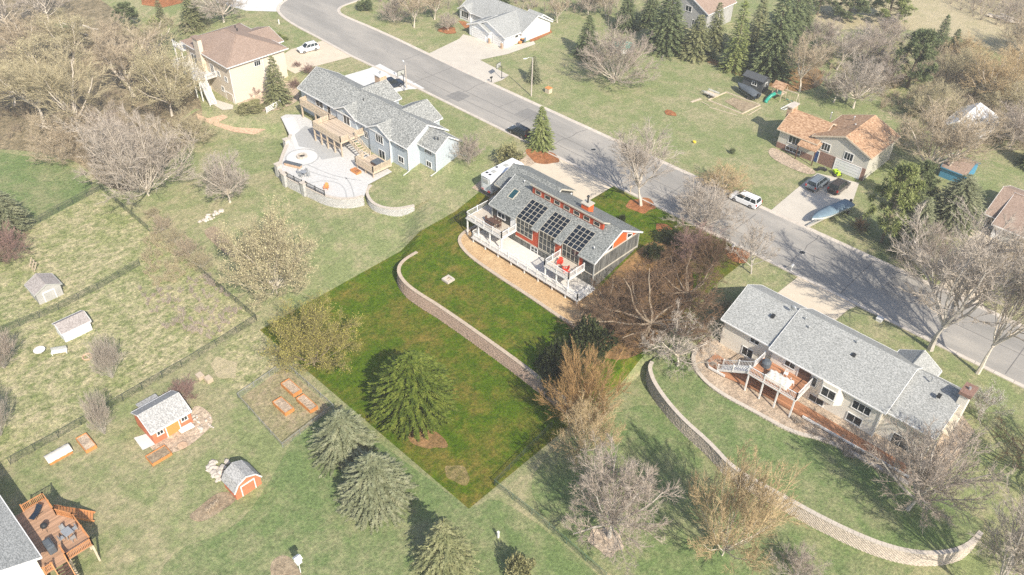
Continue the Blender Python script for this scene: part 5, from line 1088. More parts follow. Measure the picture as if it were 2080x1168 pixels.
# ------------------------------------------------------------------ vehicles
def wheel(parent, x, y, r=.34, wd=.22):
    m = MB(); m.tube([(x, y - wd / 2, r), (x, y + wd / 2, r)], r, 16); o = m.build('wheel', 'tyre', parent, local=True)
    s = 1 if y > 0 else -1; m = MB(); m.tube([(x, y + s * wd / 2 - .01 * s, r), (x, y + s * (wd / 2 + .012), r)], r * .62, 10); m.build('rim', 'rim', o, local=True)
def car(label, fw, rw, paint, kind='suv', group=None, name='parked_car', cat='car', away=(-1, 1)):
    """fw, rw: photo points where the near front and rear wheels touch the ground"""
    a, b = P(*fw), P(*rw); d = (a - b); d.z = 0; d.normalize(); mid = (a + b) / 2
    nr = Vector((-d.y, d.x, 0)); view = Vector((mid.x, mid.y, 0))
    if nr.dot(view) < 0: nr = -nr
    c = mid + nr * .8; z = hgt(c.x, c.y) + (.075 if kind != 'road' else .05); root = thing(name, label, cat, (c.x, c.y, z + .0), math.atan2(d.y, d.x), group)
    L, W, Hh = {'suv': (4.6, 1.86, 1.7), 'van': (5.1, 1.98, 1.78), 'big': (4.9, 1.95, 1.85)}[kind]; x0, x1 = -L / 2, L / 2; wb = L * .29; hw = W / 2
    hood = .98 if kind != 'van' else 1.05
    low = [(x0 + .02, .45), (x0, .75), (x0 + .06, hood + .06), (x1 - 1.25, hood + .02), (x1 - .35, hood - .12), (x1 - .03, .78), (x1, .5), (x1 - .1, .24), (x0 + .1, .24)]
    def loft(sec, ys, shrink):
        n = len(sec); cx = sum(p[0] for p in sec) / n; cz = sum(p[1] for p in sec) / n; m = MB(); vs = []
        for y, k in zip(ys, shrink): vs += [(cx + (p[0] - cx) * k, y, cz + (p[1] - cz) * k) for p in sec]
        fs = [tuple(range(n)), tuple(range(len(vs) - n, len(vs)))] + [(r * n + i, r * n + (i + 1) % n, (r + 1) * n + (i + 1) % n, (r + 1) * n + i) for r in range(len(ys) - 1) for i in range(n)]
        return m.add(vs, fs)
    body = loft(low, [-hw, -hw + .1, hw - .1, hw], [.965, 1, 1, .965]).build('body', paint, root, local=True, fix=True, bevel=.05)
    rx0 = x0 + (.12 if kind != 'suv' else .22); wx = x1 - (1.3 if kind != 'van' else 1.0); rf = wx - .75
    base, top = hood, Hh
    # greenhouse: tapered cabin
    bt = [(rx0, -hw + .07), (wx, -hw + .07), (wx, hw - .07), (rx0, hw - .07)]; tp = [(rx0 + .28, -hw + .26), (rf, -hw + .26), (rf, hw - .26), (rx0 + .28, hw - .26)]
    cab = MB().add([(x, y, base) for x, y in bt] + [(x, y, top - .06) for x, y in tp], [(0, 1, 5, 4), (1, 2, 6, 5), (2, 3, 7, 6), (3, 0, 4, 7), (4, 5, 6, 7)]).build('glasshouse', 'glass', root, local=True, fix=True)
    MB().add([(tp[0][0] - .04, tp[0][1] - .03, top - .07), (rf + .05, tp[1][1] - .03, top - .07), (rf + .05, tp[2][1] + .03, top - .07), (tp[0][0] - .04, tp[3][1] + .03, top - .07), (tp[0][0] + .1, tp[0][1] + .08, top), (rf - .12, tp[1][1] + .08, top), (rf - .12, tp[2][1] - .08, top), (tp[0][0] + .1, tp[3][1] - .08, top)], [(0, 3, 2, 1), (4, 5, 6, 7), (0, 1, 5, 4), (1, 2, 6, 5), (2, 3, 7, 6), (3, 0, 4, 7)]).build('roof', paint, root, local=True, bevel=.03)
    for sg in (-1, 1):
        for i, (ta, tb) in enumerate(((1, 1), (.62, .62), (.3, .28), (0, 0))):
            pa = Vector((rx0 + (wx - rx0) * ta, sg * (hw - .065), base)); pb = Vector((rx0 + .28 + (rf - rx0 - .28) * tb, sg * (hw - .255), top - .06)); MB().beam(pa, pb, .07 if i in (1, 2) else .1, .05).build('pillar', paint, root, local=True)
        MB().box(wx - .45, wx - .25, sg * hw - (.02 if sg < 0 else -.0) - (.16 if sg < 0 else 0), sg * hw + (.16 if sg > 0 else .02), hood - .02, hood + .13).build('mirror', paint, root, local=True)
        MB().box(x1 - .32, x1 - .06, sg * (hw - .3) - .2, sg * (hw - .3) + .2, .66, .82).build('headlight', 'lamp_clear', root, local=True, bevel=.03)
        MB().box(x0 - .015, x0 + .12, sg * (hw - .14) - .12, sg * (hw - .14) + .12, .75, 1.1).build('tail_light', 'lamp_red', root, local=True)
        for y in (x0 + .4,): MB().beam((tp[0][0] + .1, sg * (hw - .38), top + .04), (rf - .2, sg * (hw - .38), top + .04), .035, .04).build('roof_rail', 'metal_dark', root, local=True)
        for x in (wb, -wb): wheel(root, x, sg * (hw - .1))
        MB().box(-wb + .4, wb - .4, sg * (hw - .03) - .02, sg * (hw - .03) + .02, .25, .36).build('sill', 'metal_dark', root, local=True)
    MB().box(x1 - .06, x1 + .02, -.5, .5, .38, .58).build('grille', 'metal_dark', root, local=True); MB().box(x0 - .03, x0 + .1, -hw + .15, hw - .15, .34, .5).build('bumper', 'metal_dark', root, local=True)
    return root
car('white compact SUV on the driveway of the tan house', (618, 109), (642, 103), 'paint_white', 'suv')
car('white minivan parked at the far kerb of the street', (1489, 408), (1525, 424), 'paint_white', 'van', cat='van')
car('dark navy car parked at the near kerb behind the small spruce', (1036, 271), (1062, 283), 'paint_black', 'suv')
car('dark navy SUV on the driveway behind the blue house', (811, 177), (790, 183), 'paint_navy', 'big')
car('silver-blue minivan in the driveway of the split-level house', (1677, 375), (1658, 389), 'paint_silver', 'van', cat='van')
car('dark brown SUV beside the silver-blue minivan in the driveway', (1721, 381), (1701, 397), 'paint_brown', 'big')
def boat(label, bow, stern, cover, z0=.45, W=2.1):
    a, b = P(*bow), P(*stern); d = a - b; d.z = 0; L = d.length; d.normalize(); c = (a + b) / 2
    r = thing('covered_boat', label, 'boat', (c.x, c.y, hgt(c.x, c.y) + .06), math.atan2(d.y, d.x)); st = []
    N = 10
    for i in range(N + 1):
        t = i / N; hw = W / 2 * (1 if t < .55 else max(.04, math.cos((t - .55) / .45 * math.pi / 2) ** .7)); kz = z0 + .05 + (.55 * max(0, (t - .6) / .4) ** 2); gz = z0 + .85 + .25 * t
        top = gz + (.45 if .1 < t < .55 else .15) * (1 - .3 * abs(t - .35)) * (1 if t < .9 else .3)
        st.append([(-L / 2 + L * t, -hw, gz), (-L / 2 + L * t, -hw * .75, kz + .25), (-L / 2 + L * t, 0, kz), (-L / 2 + L * t, hw * .75, kz + .25), (-L / 2 + L * t, hw, gz), (-L / 2 + L * t, hw * .45, top), (-L / 2 + L * t, -hw * .45, top)])
    h = MB(); v = [p for s in st for p in s[:5]]; h.add(v, [(i * 5 + j, i * 5 + j + 1, (i + 1) * 5 + j + 1, (i + 1) * 5 + j) for i in range(N) for j in range(4)] + [(0, 1, 2, 3, 4)]); h.build('hull', 'paint_navy' if cover != 'cover_blue' else 'paint_white', r, local=True, fix=True, smooth=False)
    k = MB(); v = [p for s in st for p in ((s[0][0], s[0][1] * 1.02, s[0][2] - .12), s[0], s[6], s[5], s[4], (s[4][0], s[4][1] * 1.02, s[4][2] - .12))]; k.add(v, [(i * 6 + j, i * 6 + j + 1, (i + 1) * 6 + j + 1, (i + 1) * 6 + j) for i in range(N) for j in range(5)] + [(0, 1, 2, 3, 4, 5)]); k.build('cover', cover, r, local=True, fix=True, smooth=True)
    t = MB(); t.beam((-L / 2 + .2, -.7, .42), (L / 2 + .9, 0, .42), .08, .1); t.beam((-L / 2 + .2, .7, .42), (L / 2 + .9, 0, .42), .08, .1); t.beam((-L / 2 + 1.2, -.95, .35), (-L / 2 + 1.2, .95, .35), .08, .1); t.beam((L / 2 + .75, 0, .42), (L / 2 + .75, 0, 0), .07, .07); t.build('trailer_frame', 'metal_grey', r, local=True)
    for sg in (-1, 1): wheel(r, -L / 2 + 1.3, sg * 1.05, .3, .2)
    m = MB(); m.box(-L / 2 - .35, -L / 2 - .02, -.2, .2, z0 + .2, z0 + 1.25); m.build('outboard_motor', 'metal_dark', r, local=True, bevel=.06)
    return r
boat('boat under a dark grey cover beside the charcoal shed', (1496, 182), (1536, 206), 'cover_dark')
boat('boat under a pale blue cover at the edge of the split-level driveway', (1645, 459), (1722, 424), 'cover_blue')
tr = P(1444, 196); ut = thing('utility_trailer', 'small open wooden utility trailer on the lawn', 'trailer', tr, R(0))
MB().box(-1.3, 1.3, -.8, .8, .55, .62).build('bed', 'wood_pale', ut, local=True)
for y in (-.8, .8):
    for z in (.8, 1.0): MB().beam((-1.3, y, z), (1.3, y, z), .05, .1).build('side_rail', 'white_paint', ut, local=True)
    for x in (-1.25, 0, 1.25): MB().box(x - .03, x + .03, y - .03, y + .03, .5, 1.06).build('stake', 'metal_grey', ut, local=True)
    wheel(ut, .1, y * 1.16, .32, .18)
m = MB(); m.beam((-1.3, -.5, .52), (-2.3, 0, .5), .07, .08); m.beam((-1.3, .5, .52), (-2.3, 0, .5), .07, .08); m.beam((-2.2, 0, .5), (-2.2, 0, 0), .06, .06); m.build('tongue', 'metal_grey', ut, local=True)
q = [P(*p) for p in ((1438, 204), (1475, 188), (1544, 214), (1507, 232))]; sb = thing('soil_plot', 'timber-framed bare soil plot on the lawn', 'planter', q[0])
for a, b in zip(q, q[1:] + q[:1]): MB().beam(a + Vector((0, 0, .1)), b + Vector((0, 0, .1)), .18, .2).build('timber', 'wood_pale', sb)
drape('plot_soil', 'soil', PX((1472, 206), (1490, 198), (1540, 214), (1508, 228)), .06)
for i, (a, b) in enumerate((((1404, 208), (1424, 201)), ((1425, 207), (1440, 215)), ((1440, 218), (1497, 235)), ((1520, 234), (1546, 219)))):
    a, b = P(*a), P(*b); lb = thing('timber_board', ('loose pale boards lying left of the soil plot', 'short loose board near the corner of the soil plot', 'long loose board in front of the soil plot', 'loose board along the right side of the soil plot')[i], 'board', a); MB().beam(a + Vector((0, 0, .06)), b + Vector((0, 0, .06)), .5 if i == 0 else .14, .06).build('plank', 'wood_pale', lb)
# playset with slide, swing frame
ps = P(1572, 205); pl = thing('playset', 'wooden playset with green slide and swing beam', 'playset', (ps.x, ps.y, 0))
sx, ny = ps.x, ps.y + .5
for a in (-1, 1):
    for b in (0, 2): MB().box(sx + a - .06, sx + a + .06, ny + b - .06, ny + b + .06, 0, 2.6).build('post', 'wood_pale', pl)
MB().box(sx - 1.05, sx + 1.05, ny - .05, ny + 2.05, 1.35, 1.45).build('platform', 'wood_pale', pl)
MB().extrude([(ny - .35, 2.5), (ny + 1, 3.5), (ny + 2.35, 2.5), (ny + 2.35, 2.58), (ny + 1, 3.6), (ny - .35, 2.58)], 's', sx - 1.3, sx + 1.3).build('roof', 'shake_cedar', pl, fix=True)
MB().box(sx - 1.06, sx - 1.0, ny, ny + 2, .1, 1.3).build('side_board', 'wood_pale', pl); MB().box(sx + .1, sx + 1.0, ny - .05, ny, 1.5, 2.4).build('panel', 'pool_green', pl)
m = MB(); L = [(sx - .3, ny - .05, 1.4), (sx - .7, ny - .8, 1.0), (sx - .9, ny - 1.5, .5), (sx - .9, ny - 2.1, .2), (sx - .7, ny - 2.5, .15)]
m.tube(L, .36, 10); m.build('slide', 'plastic_green', pl, smooth=True)
MB().beam((sx + 1.0, ny + 1, 2.4), (sx + 4.0, ny + 1, 2.4), .12, .16).build('swing_beam', 'wood_pale', pl)
for y in (-.9, .9): MB().beam((sx + 4.0, ny + 1, 2.4), (sx + 4.2, ny + 1 + y, 0), .1, .1).build('swing_leg', 'wood_pale', pl)
for x in (2.0, 3.0):
    o = MB().box(sx + x - .25, sx + x + .25, ny + .9, ny + 1.1, .55, .6).build('swing_seat', 'plastic_green', pl); m = MB(); m.tube([(sx + x - .22, ny + 1, .6), (sx + x - .22, ny + 1, 2.35)], .015, 4); m.tube([(sx + x + .22, ny + 1, .6), (sx + x + .22, ny + 1, 2.35)], .015, 4); m.build('chain', 'metal_dark', o)
ld = thing('climbing_ladder', 'white perforated climbing board leaning near the playset', 'ladder', P(1596, 222)); b = P(1596, 222)
for dx in (0, .9): MB().beam(b + Vector((-.8 + dx, -.6, .1)), b + Vector((.5 + dx, .8, 1.3)), .1, .1).build('side_rail', 'white_paint', ld)
for k in range(6): t = k / 5; c = b + Vector((-.8, -.6, .1)).lerp(Vector((.5, .8, 1.3)), t); MB().beam(c, c + Vector((.9, 0, 0)), .16, .06).build('rung', 'white_paint', ld)
lm = P(1698, 356); mo = thing('riding_toy', 'lime green ride-on mower in front of the garage door', 'mower', (lm.x, lm.y, .06), R(150))
MB().box(-.1, .75, -.4, .4, .35, .85).build('hood', 'plastic_lime', mo, local=True, bevel=.08); MB().box(-.75, -.1, -.45, .45, .3, .5).build('chassis', 'plastic_lime', mo, local=True, bevel=.05); MB().box(-.55, -.15, -.25, .25, .5, .6).build('seat', 'metal_dark', mo, local=True); MB().box(-.65, -.55, -.25, .25, .55, 1.0).build('seat_back', 'plastic_lime', mo, local=True); MB().beam((.0, 0, .8), (-.15, 0, 1.05), .25, .05).build('steering_wheel', 'metal_dark', mo, local=True)
for x, r_ in ((.5, .2), (-.5, .28)):
    for y in (-.5, .5): wheel(mo, x, y, r_, .18)
mc = P(1668, 348); mt = thing('motorbike', 'dark motorbike by the brick wall of the split-level garage', 'motorbike', (mc.x, mc.y, .06), R(40))
for x in (-.65, .65): m = MB(); m.tube([(x, -.06, .3), (x, .06, .3)], .3, 12); m.build('wheel', 'tyre', mt, local=True)
m = MB(); m.box(-.4, .45, -.15, .15, .35, .75); m.box(-.75, -.1, -.14, .14, .72, .82); m.build('body', 'metal_dark', mt, local=True, bevel=.05); m = MB(); m.beam((.65, 0, .3), (.4, 0, 1.0), .06, .06); m.beam((.4, -.35, 1.02), (.4, .35, 1.02), .04, .04); m.build('handlebar', 'metal_grey', mt, local=True)

# ------------------------------------------------------------------ street furniture and small things
def lamp(label, base, ty, arm):
    b = P(*base); h = height_for(b, ty); r = thing('street_lamp', label, 'lamp post', b); MB().tube([b, b + Vector((0, 0, h))], [.13, .09], 8).build('pole', 'pole_wood', r)
    q = b + Vector((0, 0, h - .1)); e = q + Vector(arm); MB().tube([q, q.lerp(e, .6) + Vector((0, 0, .2)), e], .04, 6).build('arm', 'metal_grey', r); d = Vector(arm).normalized()
    m = MB(); m.ball((0, 0, 0), .42, .17, .12, 10, 5); o = m.build('lamp_head', 'white_paint', r, local=True, smooth=True); o.location = e - b + d * .3; o.rotation_euler = (0, 0, math.atan2(d.y, d.x))
lamp('tall wooden lamp post with white lamp head beside the small spruce', (1079, 195), 117, (-.6, -1.1, .05)); lamp('slim street lamp behind the dark SUV', (826, 180), 132, (-1.2, .6, .2))
def hoop(label, base, ty, face):
    b = P(*base); h = height_for(b, ty); r = thing('basketball_hoop', label, 'basketball hoop', b, math.atan2(face[1], face[0])); MB().tube([(0, 0, 0), (0, 0, h - .6)], .07, 8).build('pole', 'metal_dark', r, local=True); MB().beam((0, 0, h - .7), (.8, 0, h - .5), .08, .08).build('arm', 'metal_dark', r, local=True)
    MB().box(.8, .84, -.8, .8, h - 1.0, h).build('backboard', 'trim_grey', r, local=True); m = MB(); m.box(.78, .86, -.82, .82, h - 1.04, h - .98); m.box(.78, .86, -.82, .82, h - .02, h + .04); m.box(.78, .86, -.84, -.78, h - 1.04, h + .04); m.box(.78, .86, .78, .84, h - 1.04, h + .04); m.build('board_frame', 'metal_dark', r, local=True)
    m = MB(); c = [(1.1 + .23 * math.cos(t * .5236), .23 * math.sin(t * .5236), h - .8) for t in range(13)]; m.tube(c, .02, 5, False); m.build('rim', 'plastic_orange', r, local=True)
hoop('basketball hoop at the edge of the white house driveway', (1019, 160), 130, (-1, -.2)); hoop('basketball hoop beside the dark SUV on the blue house driveway', (821, 185), 146, (-1, .1))
def mailbox(label, base, mat, big=False):
    b = P(*base); r = thing('mailbox', label, 'mailbox', b); MB().box(b.x - .06, b.x + .06, b.y - .06, b.y + .06, b.z, b.z + 1.05).build('post', mat, r); m = MB(); m.extrude([(b.x - .13, b.z + 1.05), (b.x + .13, b.z + 1.05), (b.x + .13, b.z + 1.25), (b.x + .07, b.z + 1.33), (b.x - .07, b.z + 1.33), (b.x - .13, b.z + 1.25)], 'n', b.y - .28, b.y + .28); m.build('box', mat, r, fix=True)
mailbox('white mailbox beside the ranch house driveway', (1606, 552), 'white_paint'); mailbox('dark mailbox beside the white house driveway', (998, 168), 'metal_dark'); mailbox('white mailbox post in red mulch at the corner of the dark lot', (1486, 513), 'white_paint'); mailbox('wooden mailbox beside the bare street tree', (1280, 391), 'wood_pale')
def ubox(label, base, mat, sz, lid=None):
    b = P(*base); r = thing('utility_box', label, 'utility box', b); MB().box(b.x - sz[0] / 2, b.x + sz[0] / 2, b.y - sz[1] / 2, b.y + sz[1] / 2, b.z - .05, b.z + sz[2]).build('body', mat, r, bevel=.03); MB().box(b.x - sz[0] / 2 - .04, b.x + sz[0] / 2 + .04, b.y - sz[1] / 2 - .04, b.y + sz[1] / 2 + .04, b.z + sz[2], b.z + sz[2] + .06).build('lid', lid or mat, r)
ubox('tan utility box on the lawn near the lamp post', (1114, 188), 'wood_pale', (1.1, 1.0, 1.0), 'plastic_orange'); ubox('low pale utility box by the kerb near the ranch driveway', (1786, 651), 'concrete_white', (.8, .8, .4))
hy = P(567, 49); h_ = thing('marker_post', 'short white marker post on the corner lawn at the top', 'post', hy); MB().tube([hy, hy + Vector((0, 0, .9))], .14, 8).build('shaft', 'white_paint', h_); MB().tube([hy + Vector((0, 0, .9)), hy + Vector((0, 0, 1.05))], [.2, .08], 8).build('cap', 'white_paint', h_)
bf = P(611, 1163); r = thing('bird_feeder', 'white lantern-shaped feeder on a thin pole near the bottom edge', 'bird feeder', bf); MB().tube([bf, bf + Vector((0, 0, 2.0))], .05, 8).build('pole', 'white_paint', r)
for k in range(3): MB().box(bf.x - .35 + k * .02, bf.x + .35 - k * .02, bf.y - .3, bf.y + .3, bf.z + 2.0 + k * .3, bf.z + 2.06 + k * .3).build('tray', 'white_paint', r)
MB().box(bf.x - .22, bf.x + .22, bf.y - .2, bf.y + .2, bf.z + 2.06, bf.z + 2.6).build('house', 'white_paint', r); MB().extrude([(bf.x - .42, bf.z + 2.66), (bf.x + .42, bf.z + 2.66), (bf.x, bf.z + 2.95)], 'n', bf.y - .38, bf.y + .38).build('roof', 'white_paint', r, fix=True)
wp = P(1012, 1092); r = thing('marker_post', 'short white post on the lawn right of the dark spruce shadow', 'post', wp); MB().box(wp.x - .1, wp.x + .1, wp.y - .1, wp.y + .1, wp.z, wp.z + 1.0).build('shaft', 'white_paint', r); MB().box(wp.x - .13, wp.x + .13, wp.y - .13, wp.y + .13, wp.z + 1.0, wp.z + 1.07).build('cap', 'white_paint', r)
c = P(83, 718); r = thing('garden_table', 'round white garden table in the dry yard', 'table', c); MB().tube([c + Vector((0, 0, .66)), c + Vector((0, 0, .72))], .75, 16).build('table_top', 'white_paint', r); MB().tube([c, c + Vector((0, 0, .66))], .06, 8).build('leg', 'white_paint', r)
c = P(122, 718); r = thing('garden_bench', 'white curved garden seat beside the round white table', 'bench', c, R(60)); MB().box(-1.0, 1.0, -.3, .3, .35, .45).build('seat', 'white_paint', r, local=True); MB().box(-1.0, 1.0, .25, .33, .45, 1.0).build('backrest', 'metal_grey', r, local=True)
for x in (-.9, .9): MB().box(x - .05, x + .05, -.25, .25, 0, .35).build('leg', 'white_paint', r, local=True)
c = P(178, 726); r = thing('fire_ring', 'rusty fire ring in the dry yard near the small bare tree', 'fire pit', c); m = MB(); cc = [(c.x + .6 * math.cos(t * .3927), c.y + .6 * math.sin(t * .3927), c.z + .15) for t in range(17)]; m.tube(cc, .12, 6, False); m.build('ring', 'stone_tan', r); MB().beam(c + Vector((-.4, 0, .2)), c + Vector((.4, .1, .2)), .1, .1).build('log', 'wood_pale', r)
c = P(372, 908); r = thing('fire_ring', 'dark fire bowl on gravel in front of the orange-red shed', 'fire pit', c); MB().tube([c, c + Vector((0, 0, .3))], [.4, .55], 12).build('bowl', 'metal_dark', r); MB().tube([c + Vector((0, 0, .3)), c + Vector((0, 0, .36))], .6, 12).build('rim', 'stone_tan', r)
c = P(1265, 100); r = thing('round_pool', 'teal round pool cover behind the domed bare tree', 'pool', c); MB().tube([c, c + Vector((0, 0, .9))], 2.6, 20).build('wall', 'white_paint', r); MB().tube([c + Vector((0, 0, .9)), c + Vector((0, 0, .96))], 2.55, 20).build('cover', 'pool_green', r)
c = P(1410, 290); r = thing('toy', 'small yellow toy on the big lawn', 'toy', c); MB().box(c.x - .3, c.x + .3, c.y - .2, c.y + .2, c.z, c.z + .4).build('body', 'plastic_yellow', r, bevel=.1); MB().tube([c + Vector((-.2, -.25, .12)), c + Vector((-.2, .25, .12))], .12, 8).build('wheel', 'tyre', r)
c = P(70, 545); r = thing('wooden_rack', 'leaning wooden rack beside the weathered shed', 'rack', c)
for k in range(3): MB().beam(c + Vector((-.9 + k * .9, -.4, 0)), c + Vector((-.9 + k * .9, .4, 1.5)), .1, .1).build('upright', 'wood_beam', r)
for k in range(3): MB().beam(c + Vector((-1, -.25 + k * .25, .3 + k * .5)), c + Vector((1, -.25 + k * .25, .3 + k * .5)), .08, .12).build('bar', 'wood_beam', r)
c = P(412, 772); r = thing('wood_crate', 'open wooden crates of firewood near the wire pen', 'crate', c)
for k in range(2):
    o = Vector((-.6 + k * 1.3, k * .5, 0)) + c
    for a in (0, .22, .44): MB().box(o.x - .5, o.x + .5, o.y - .4, o.y + .4, o.z + a, o.z + a + .16).build('slat', 'wood_beam', r)
lg = P(400, 862)
m = MB(); rr = random.Random(5)
r = thing('branch_heap', 'white-barked log heap leaning by the orange-red shed door', 'logs', P(378, 872))
b = P(378, 872)
for k in range(5): MB().tube([b + Vector((-.5 + k * .22, -.8, .1 + .05 * k)), b + Vector((-.2 + k * .2, .9, .35 + .1 * (k % 2)))], .1, 7).build('log', 'bud_white', r)

# ------------------------------------------------------------------ trees
def ortho(d, rr):
    a = Vector((rr.gauss(0, 1), rr.gauss(0, 1), rr.gauss(0, 1))); a = a - d * a.dot(d)
    return a.normalized() if a.length > 1e-4 else Vector((1, 0, 0))
def bare_tree(seed, kind):
    """meshes of a leafless tree about 10 m tall: (trunk and limbs, twigs, bud points)"""
    rr = random.Random(seed); thick, thin, buds = MB(), MB(), []
    K = dict(vase=dict(trunk=2.4, stems=8, ang=(.22, .75), l1=6.4, n=(9, 9, 9), up=.10, r=.19, a2=.6, wob=.10, tw=.0125),
             dome=dict(trunk=1.3, stems=17, ang=(.1, 1.3), l1=5.0, n=(9, 7, 8), up=.08, r=.18, a2=.72, wob=.10, tw=.0115),
             round=dict(trunk=.5, stems=22, ang=(.08, 1.4), l1=5.2, n=(8, 7, 8), up=.12, r=.09, a2=.68, wob=.11, tw=.0115),
             slender=dict(trunk=3.0, stems=12, ang=(.35, .8), l1=4.4, n=(6, 6, 7), up=.12, r=.10, a2=.5, wob=.08, tw=.012),
             broom=dict(trunk=.15, stems=36, ang=(.05, .85), l1=6.0, n=(7, 6, 6), up=.07, r=.05, a2=.40, wob=.08, tw=.012),
             gnarl=dict(trunk=1.8, stems=11, ang=(.45, 1.35), l1=6.0, n=(8, 8, 7), up=.04, r=.19, a2=.85, wob=.24, tw=.015))[kind]
    def grow(p, d, L, r, lvl):
        ns = (5, 4, 3, 1)[min(lvl - 1, 3)] if lvl else 3
        pts, ds = [p], [d]
        for i in range(ns):
            d = (d + ortho(d, rr) * K['wob'] * (1 + .4 * lvl) + Vector((0, 0, K['up'] if lvl else 0))).normalized(); p = p + d * (L / ns); pts.append(p); ds.append(d)
        rad = [r * (1 - .72 * i / ns) for i in range(ns + 1)]
        if lvl <= 1: thick.tube(pts, rad, 6 if lvl == 0 else 5, False)
        elif lvl < 4: thin.tube(pts, rad, 3, False)
        else:
            a = ortho(ds[0], rr); b = ds[0].cross(a); o = len(thin.v)
            q = pts[0]; thin.v += [tuple(q + a * r), tuple(q - a * r * .5 + b * r * .87), tuple(q - a * r * .5 - b * r * .87), tuple(pts[-1])]; thin.f += [(o, o + 1, o + 3), (o + 1, o + 2, o + 3), (o + 2, o, o + 3)]
            buds.append(pts[-1])
        if lvl >= 4 or lvl == 0: return pts, ds
        n = K['n'][min(lvl - 1, 2)]
        for k in range(n):
            t = .22 + .78 * (k + rr.random()) / n; x = t * ns; i = min(int(x), ns - 1); q = pts[i].lerp(pts[i + 1], x - i)
            ang = K['a2'] * rr.uniform(.6, 1.35); nd = (ds[i] * math.cos(ang) + ortho(ds[i], rr) * math.sin(ang)).normalized()
            if nd.z < -.15: nd.z *= .3; nd.normalize()
            l2 = L * (.52 if lvl < 3 else .6) * (1.15 - .55 * t) * rr.uniform(.7, 1.2)
            grow(q, nd, max(l2, .35), max(rad[i] * .45, K['tw'] if lvl >= 3 else K['tw'] * 1.5), lvl + 1)
        return pts, ds
    pts, ds = grow(Vector((0, 0, -.2)), Vector((rr.uniform(-.05, .05), rr.uniform(-.05, .05), 1)).normalized(), K['trunk'] + .2, K['r'], 0)
    top = pts[-1]
    for k in range(K['stems']):
        az = 2 * math.pi * (k * .618 + rr.uniform(-.06, .06)); an = K['ang'][0] + (K['ang'][1] - K['ang'][0]) * ((k + .5) / K['stems']) ** .8
        st = top if kind != 'slender' else pts[1].lerp(top, (1 - k / K['stems']) * 1.0)
        d = Vector((math.sin(an) * math.cos(az), math.sin(an) * math.sin(az), math.cos(an)))
        if kind in ('broom', 'round'): st = top + Vector((math.cos(az), math.sin(az), 0)) * .3 * rr.random()
        grow(st - d * .1, d, K['l1'] * rr.uniform(.8, 1.1) * (1 - .15 * an), K['r'] * rr.uniform(.4, .62), 1)
    if kind == 'slender': grow(top, Vector((0, 0, 1)), 5.5, K['r'] * .6, 1)
    zs = sorted(v[2] for v in thin.v); hh = zs[int(len(zs) * .995)]; rs = sorted(math.hypot(v[0], v[1]) for v in thin.v); w_ = rs[int(len(rs) * .96)]
    return thick, thin, buds, hh, w_
def bud_mesh(pts, seed, size=.06, per=1):
    rr = random.Random(seed); m = MB()
    for p in pts:
        for _ in range(per):
            q = p + Vector((rr.gauss(0, .12), rr.gauss(0, .12), rr.gauss(0, .12))); a = Vector((rr.gauss(0, 1), rr.gauss(0, 1), rr.gauss(0, 1))).normalized(); b = ortho(a, rr); s = size * rr.uniform(.6, 1.3)
            m.add([q - a * s, q + b * s * .6, q + a * s, q - b * s * .6], [(0, 1, 2, 3)])
    return m
TPL = {}
def bare_tpl(kind, var, size=.042, per=1):
    k = (kind, var, size)
    if k not in TPL:
        a, b, c, hh, w_ = bare_tree(100 + var * 17 + len(kind), kind)
        TPL[k] = (a.mesh('trunk', 'bark_pale'), b.mesh('crown', 'twig_tan'), bud_mesh(c, var, size, per).mesh('buds', 'bud_yellow'), hh, w_)
    return TPL[k]
def put(mesh, name, parent, mat):
    o = bpy.data.objects.new(name, mesh); COL.objects.link(o); o.parent = parent; o.material_slots[0].link = 'OBJECT'; o.material_slots[0].material = MATS[mat]; return o
TREE_N = [0]
def bare(label, base, ty, wpx, kind='dome', twig='twig_tan', bark='bark_pale', bud=None, group=None, cat='tree', name='bare_tree', lean=None, hk=None, h=None, budk=(.042, 1)):
    TREE_N[0] += 1; i = TREE_N[0]
    tr, cr, bu, hh, w_ = bare_tpl(kind, i % (3 if kind in ('dome', 'round') else 2), *budk)
    b = P(*base); W = wpx * mpp(b) / 2; H = h or height_for(b, ty) * (hk or {'dome': .84, 'round': .78, 'vase': .9, 'gnarl': .68}.get(kind, .93))
    r = thing(name, label, cat, b, i * 2.399, group); r.scale = (W / w_, W / w_, H / hh)
    if lean: r.rotation_euler = (lean[0], lean[1], i * 2.399)
    put(tr, 'trunk', r, bark); put(cr, 'crown', r, twig)
    if bud: put(bu, 'buds', r, bud)
    return r
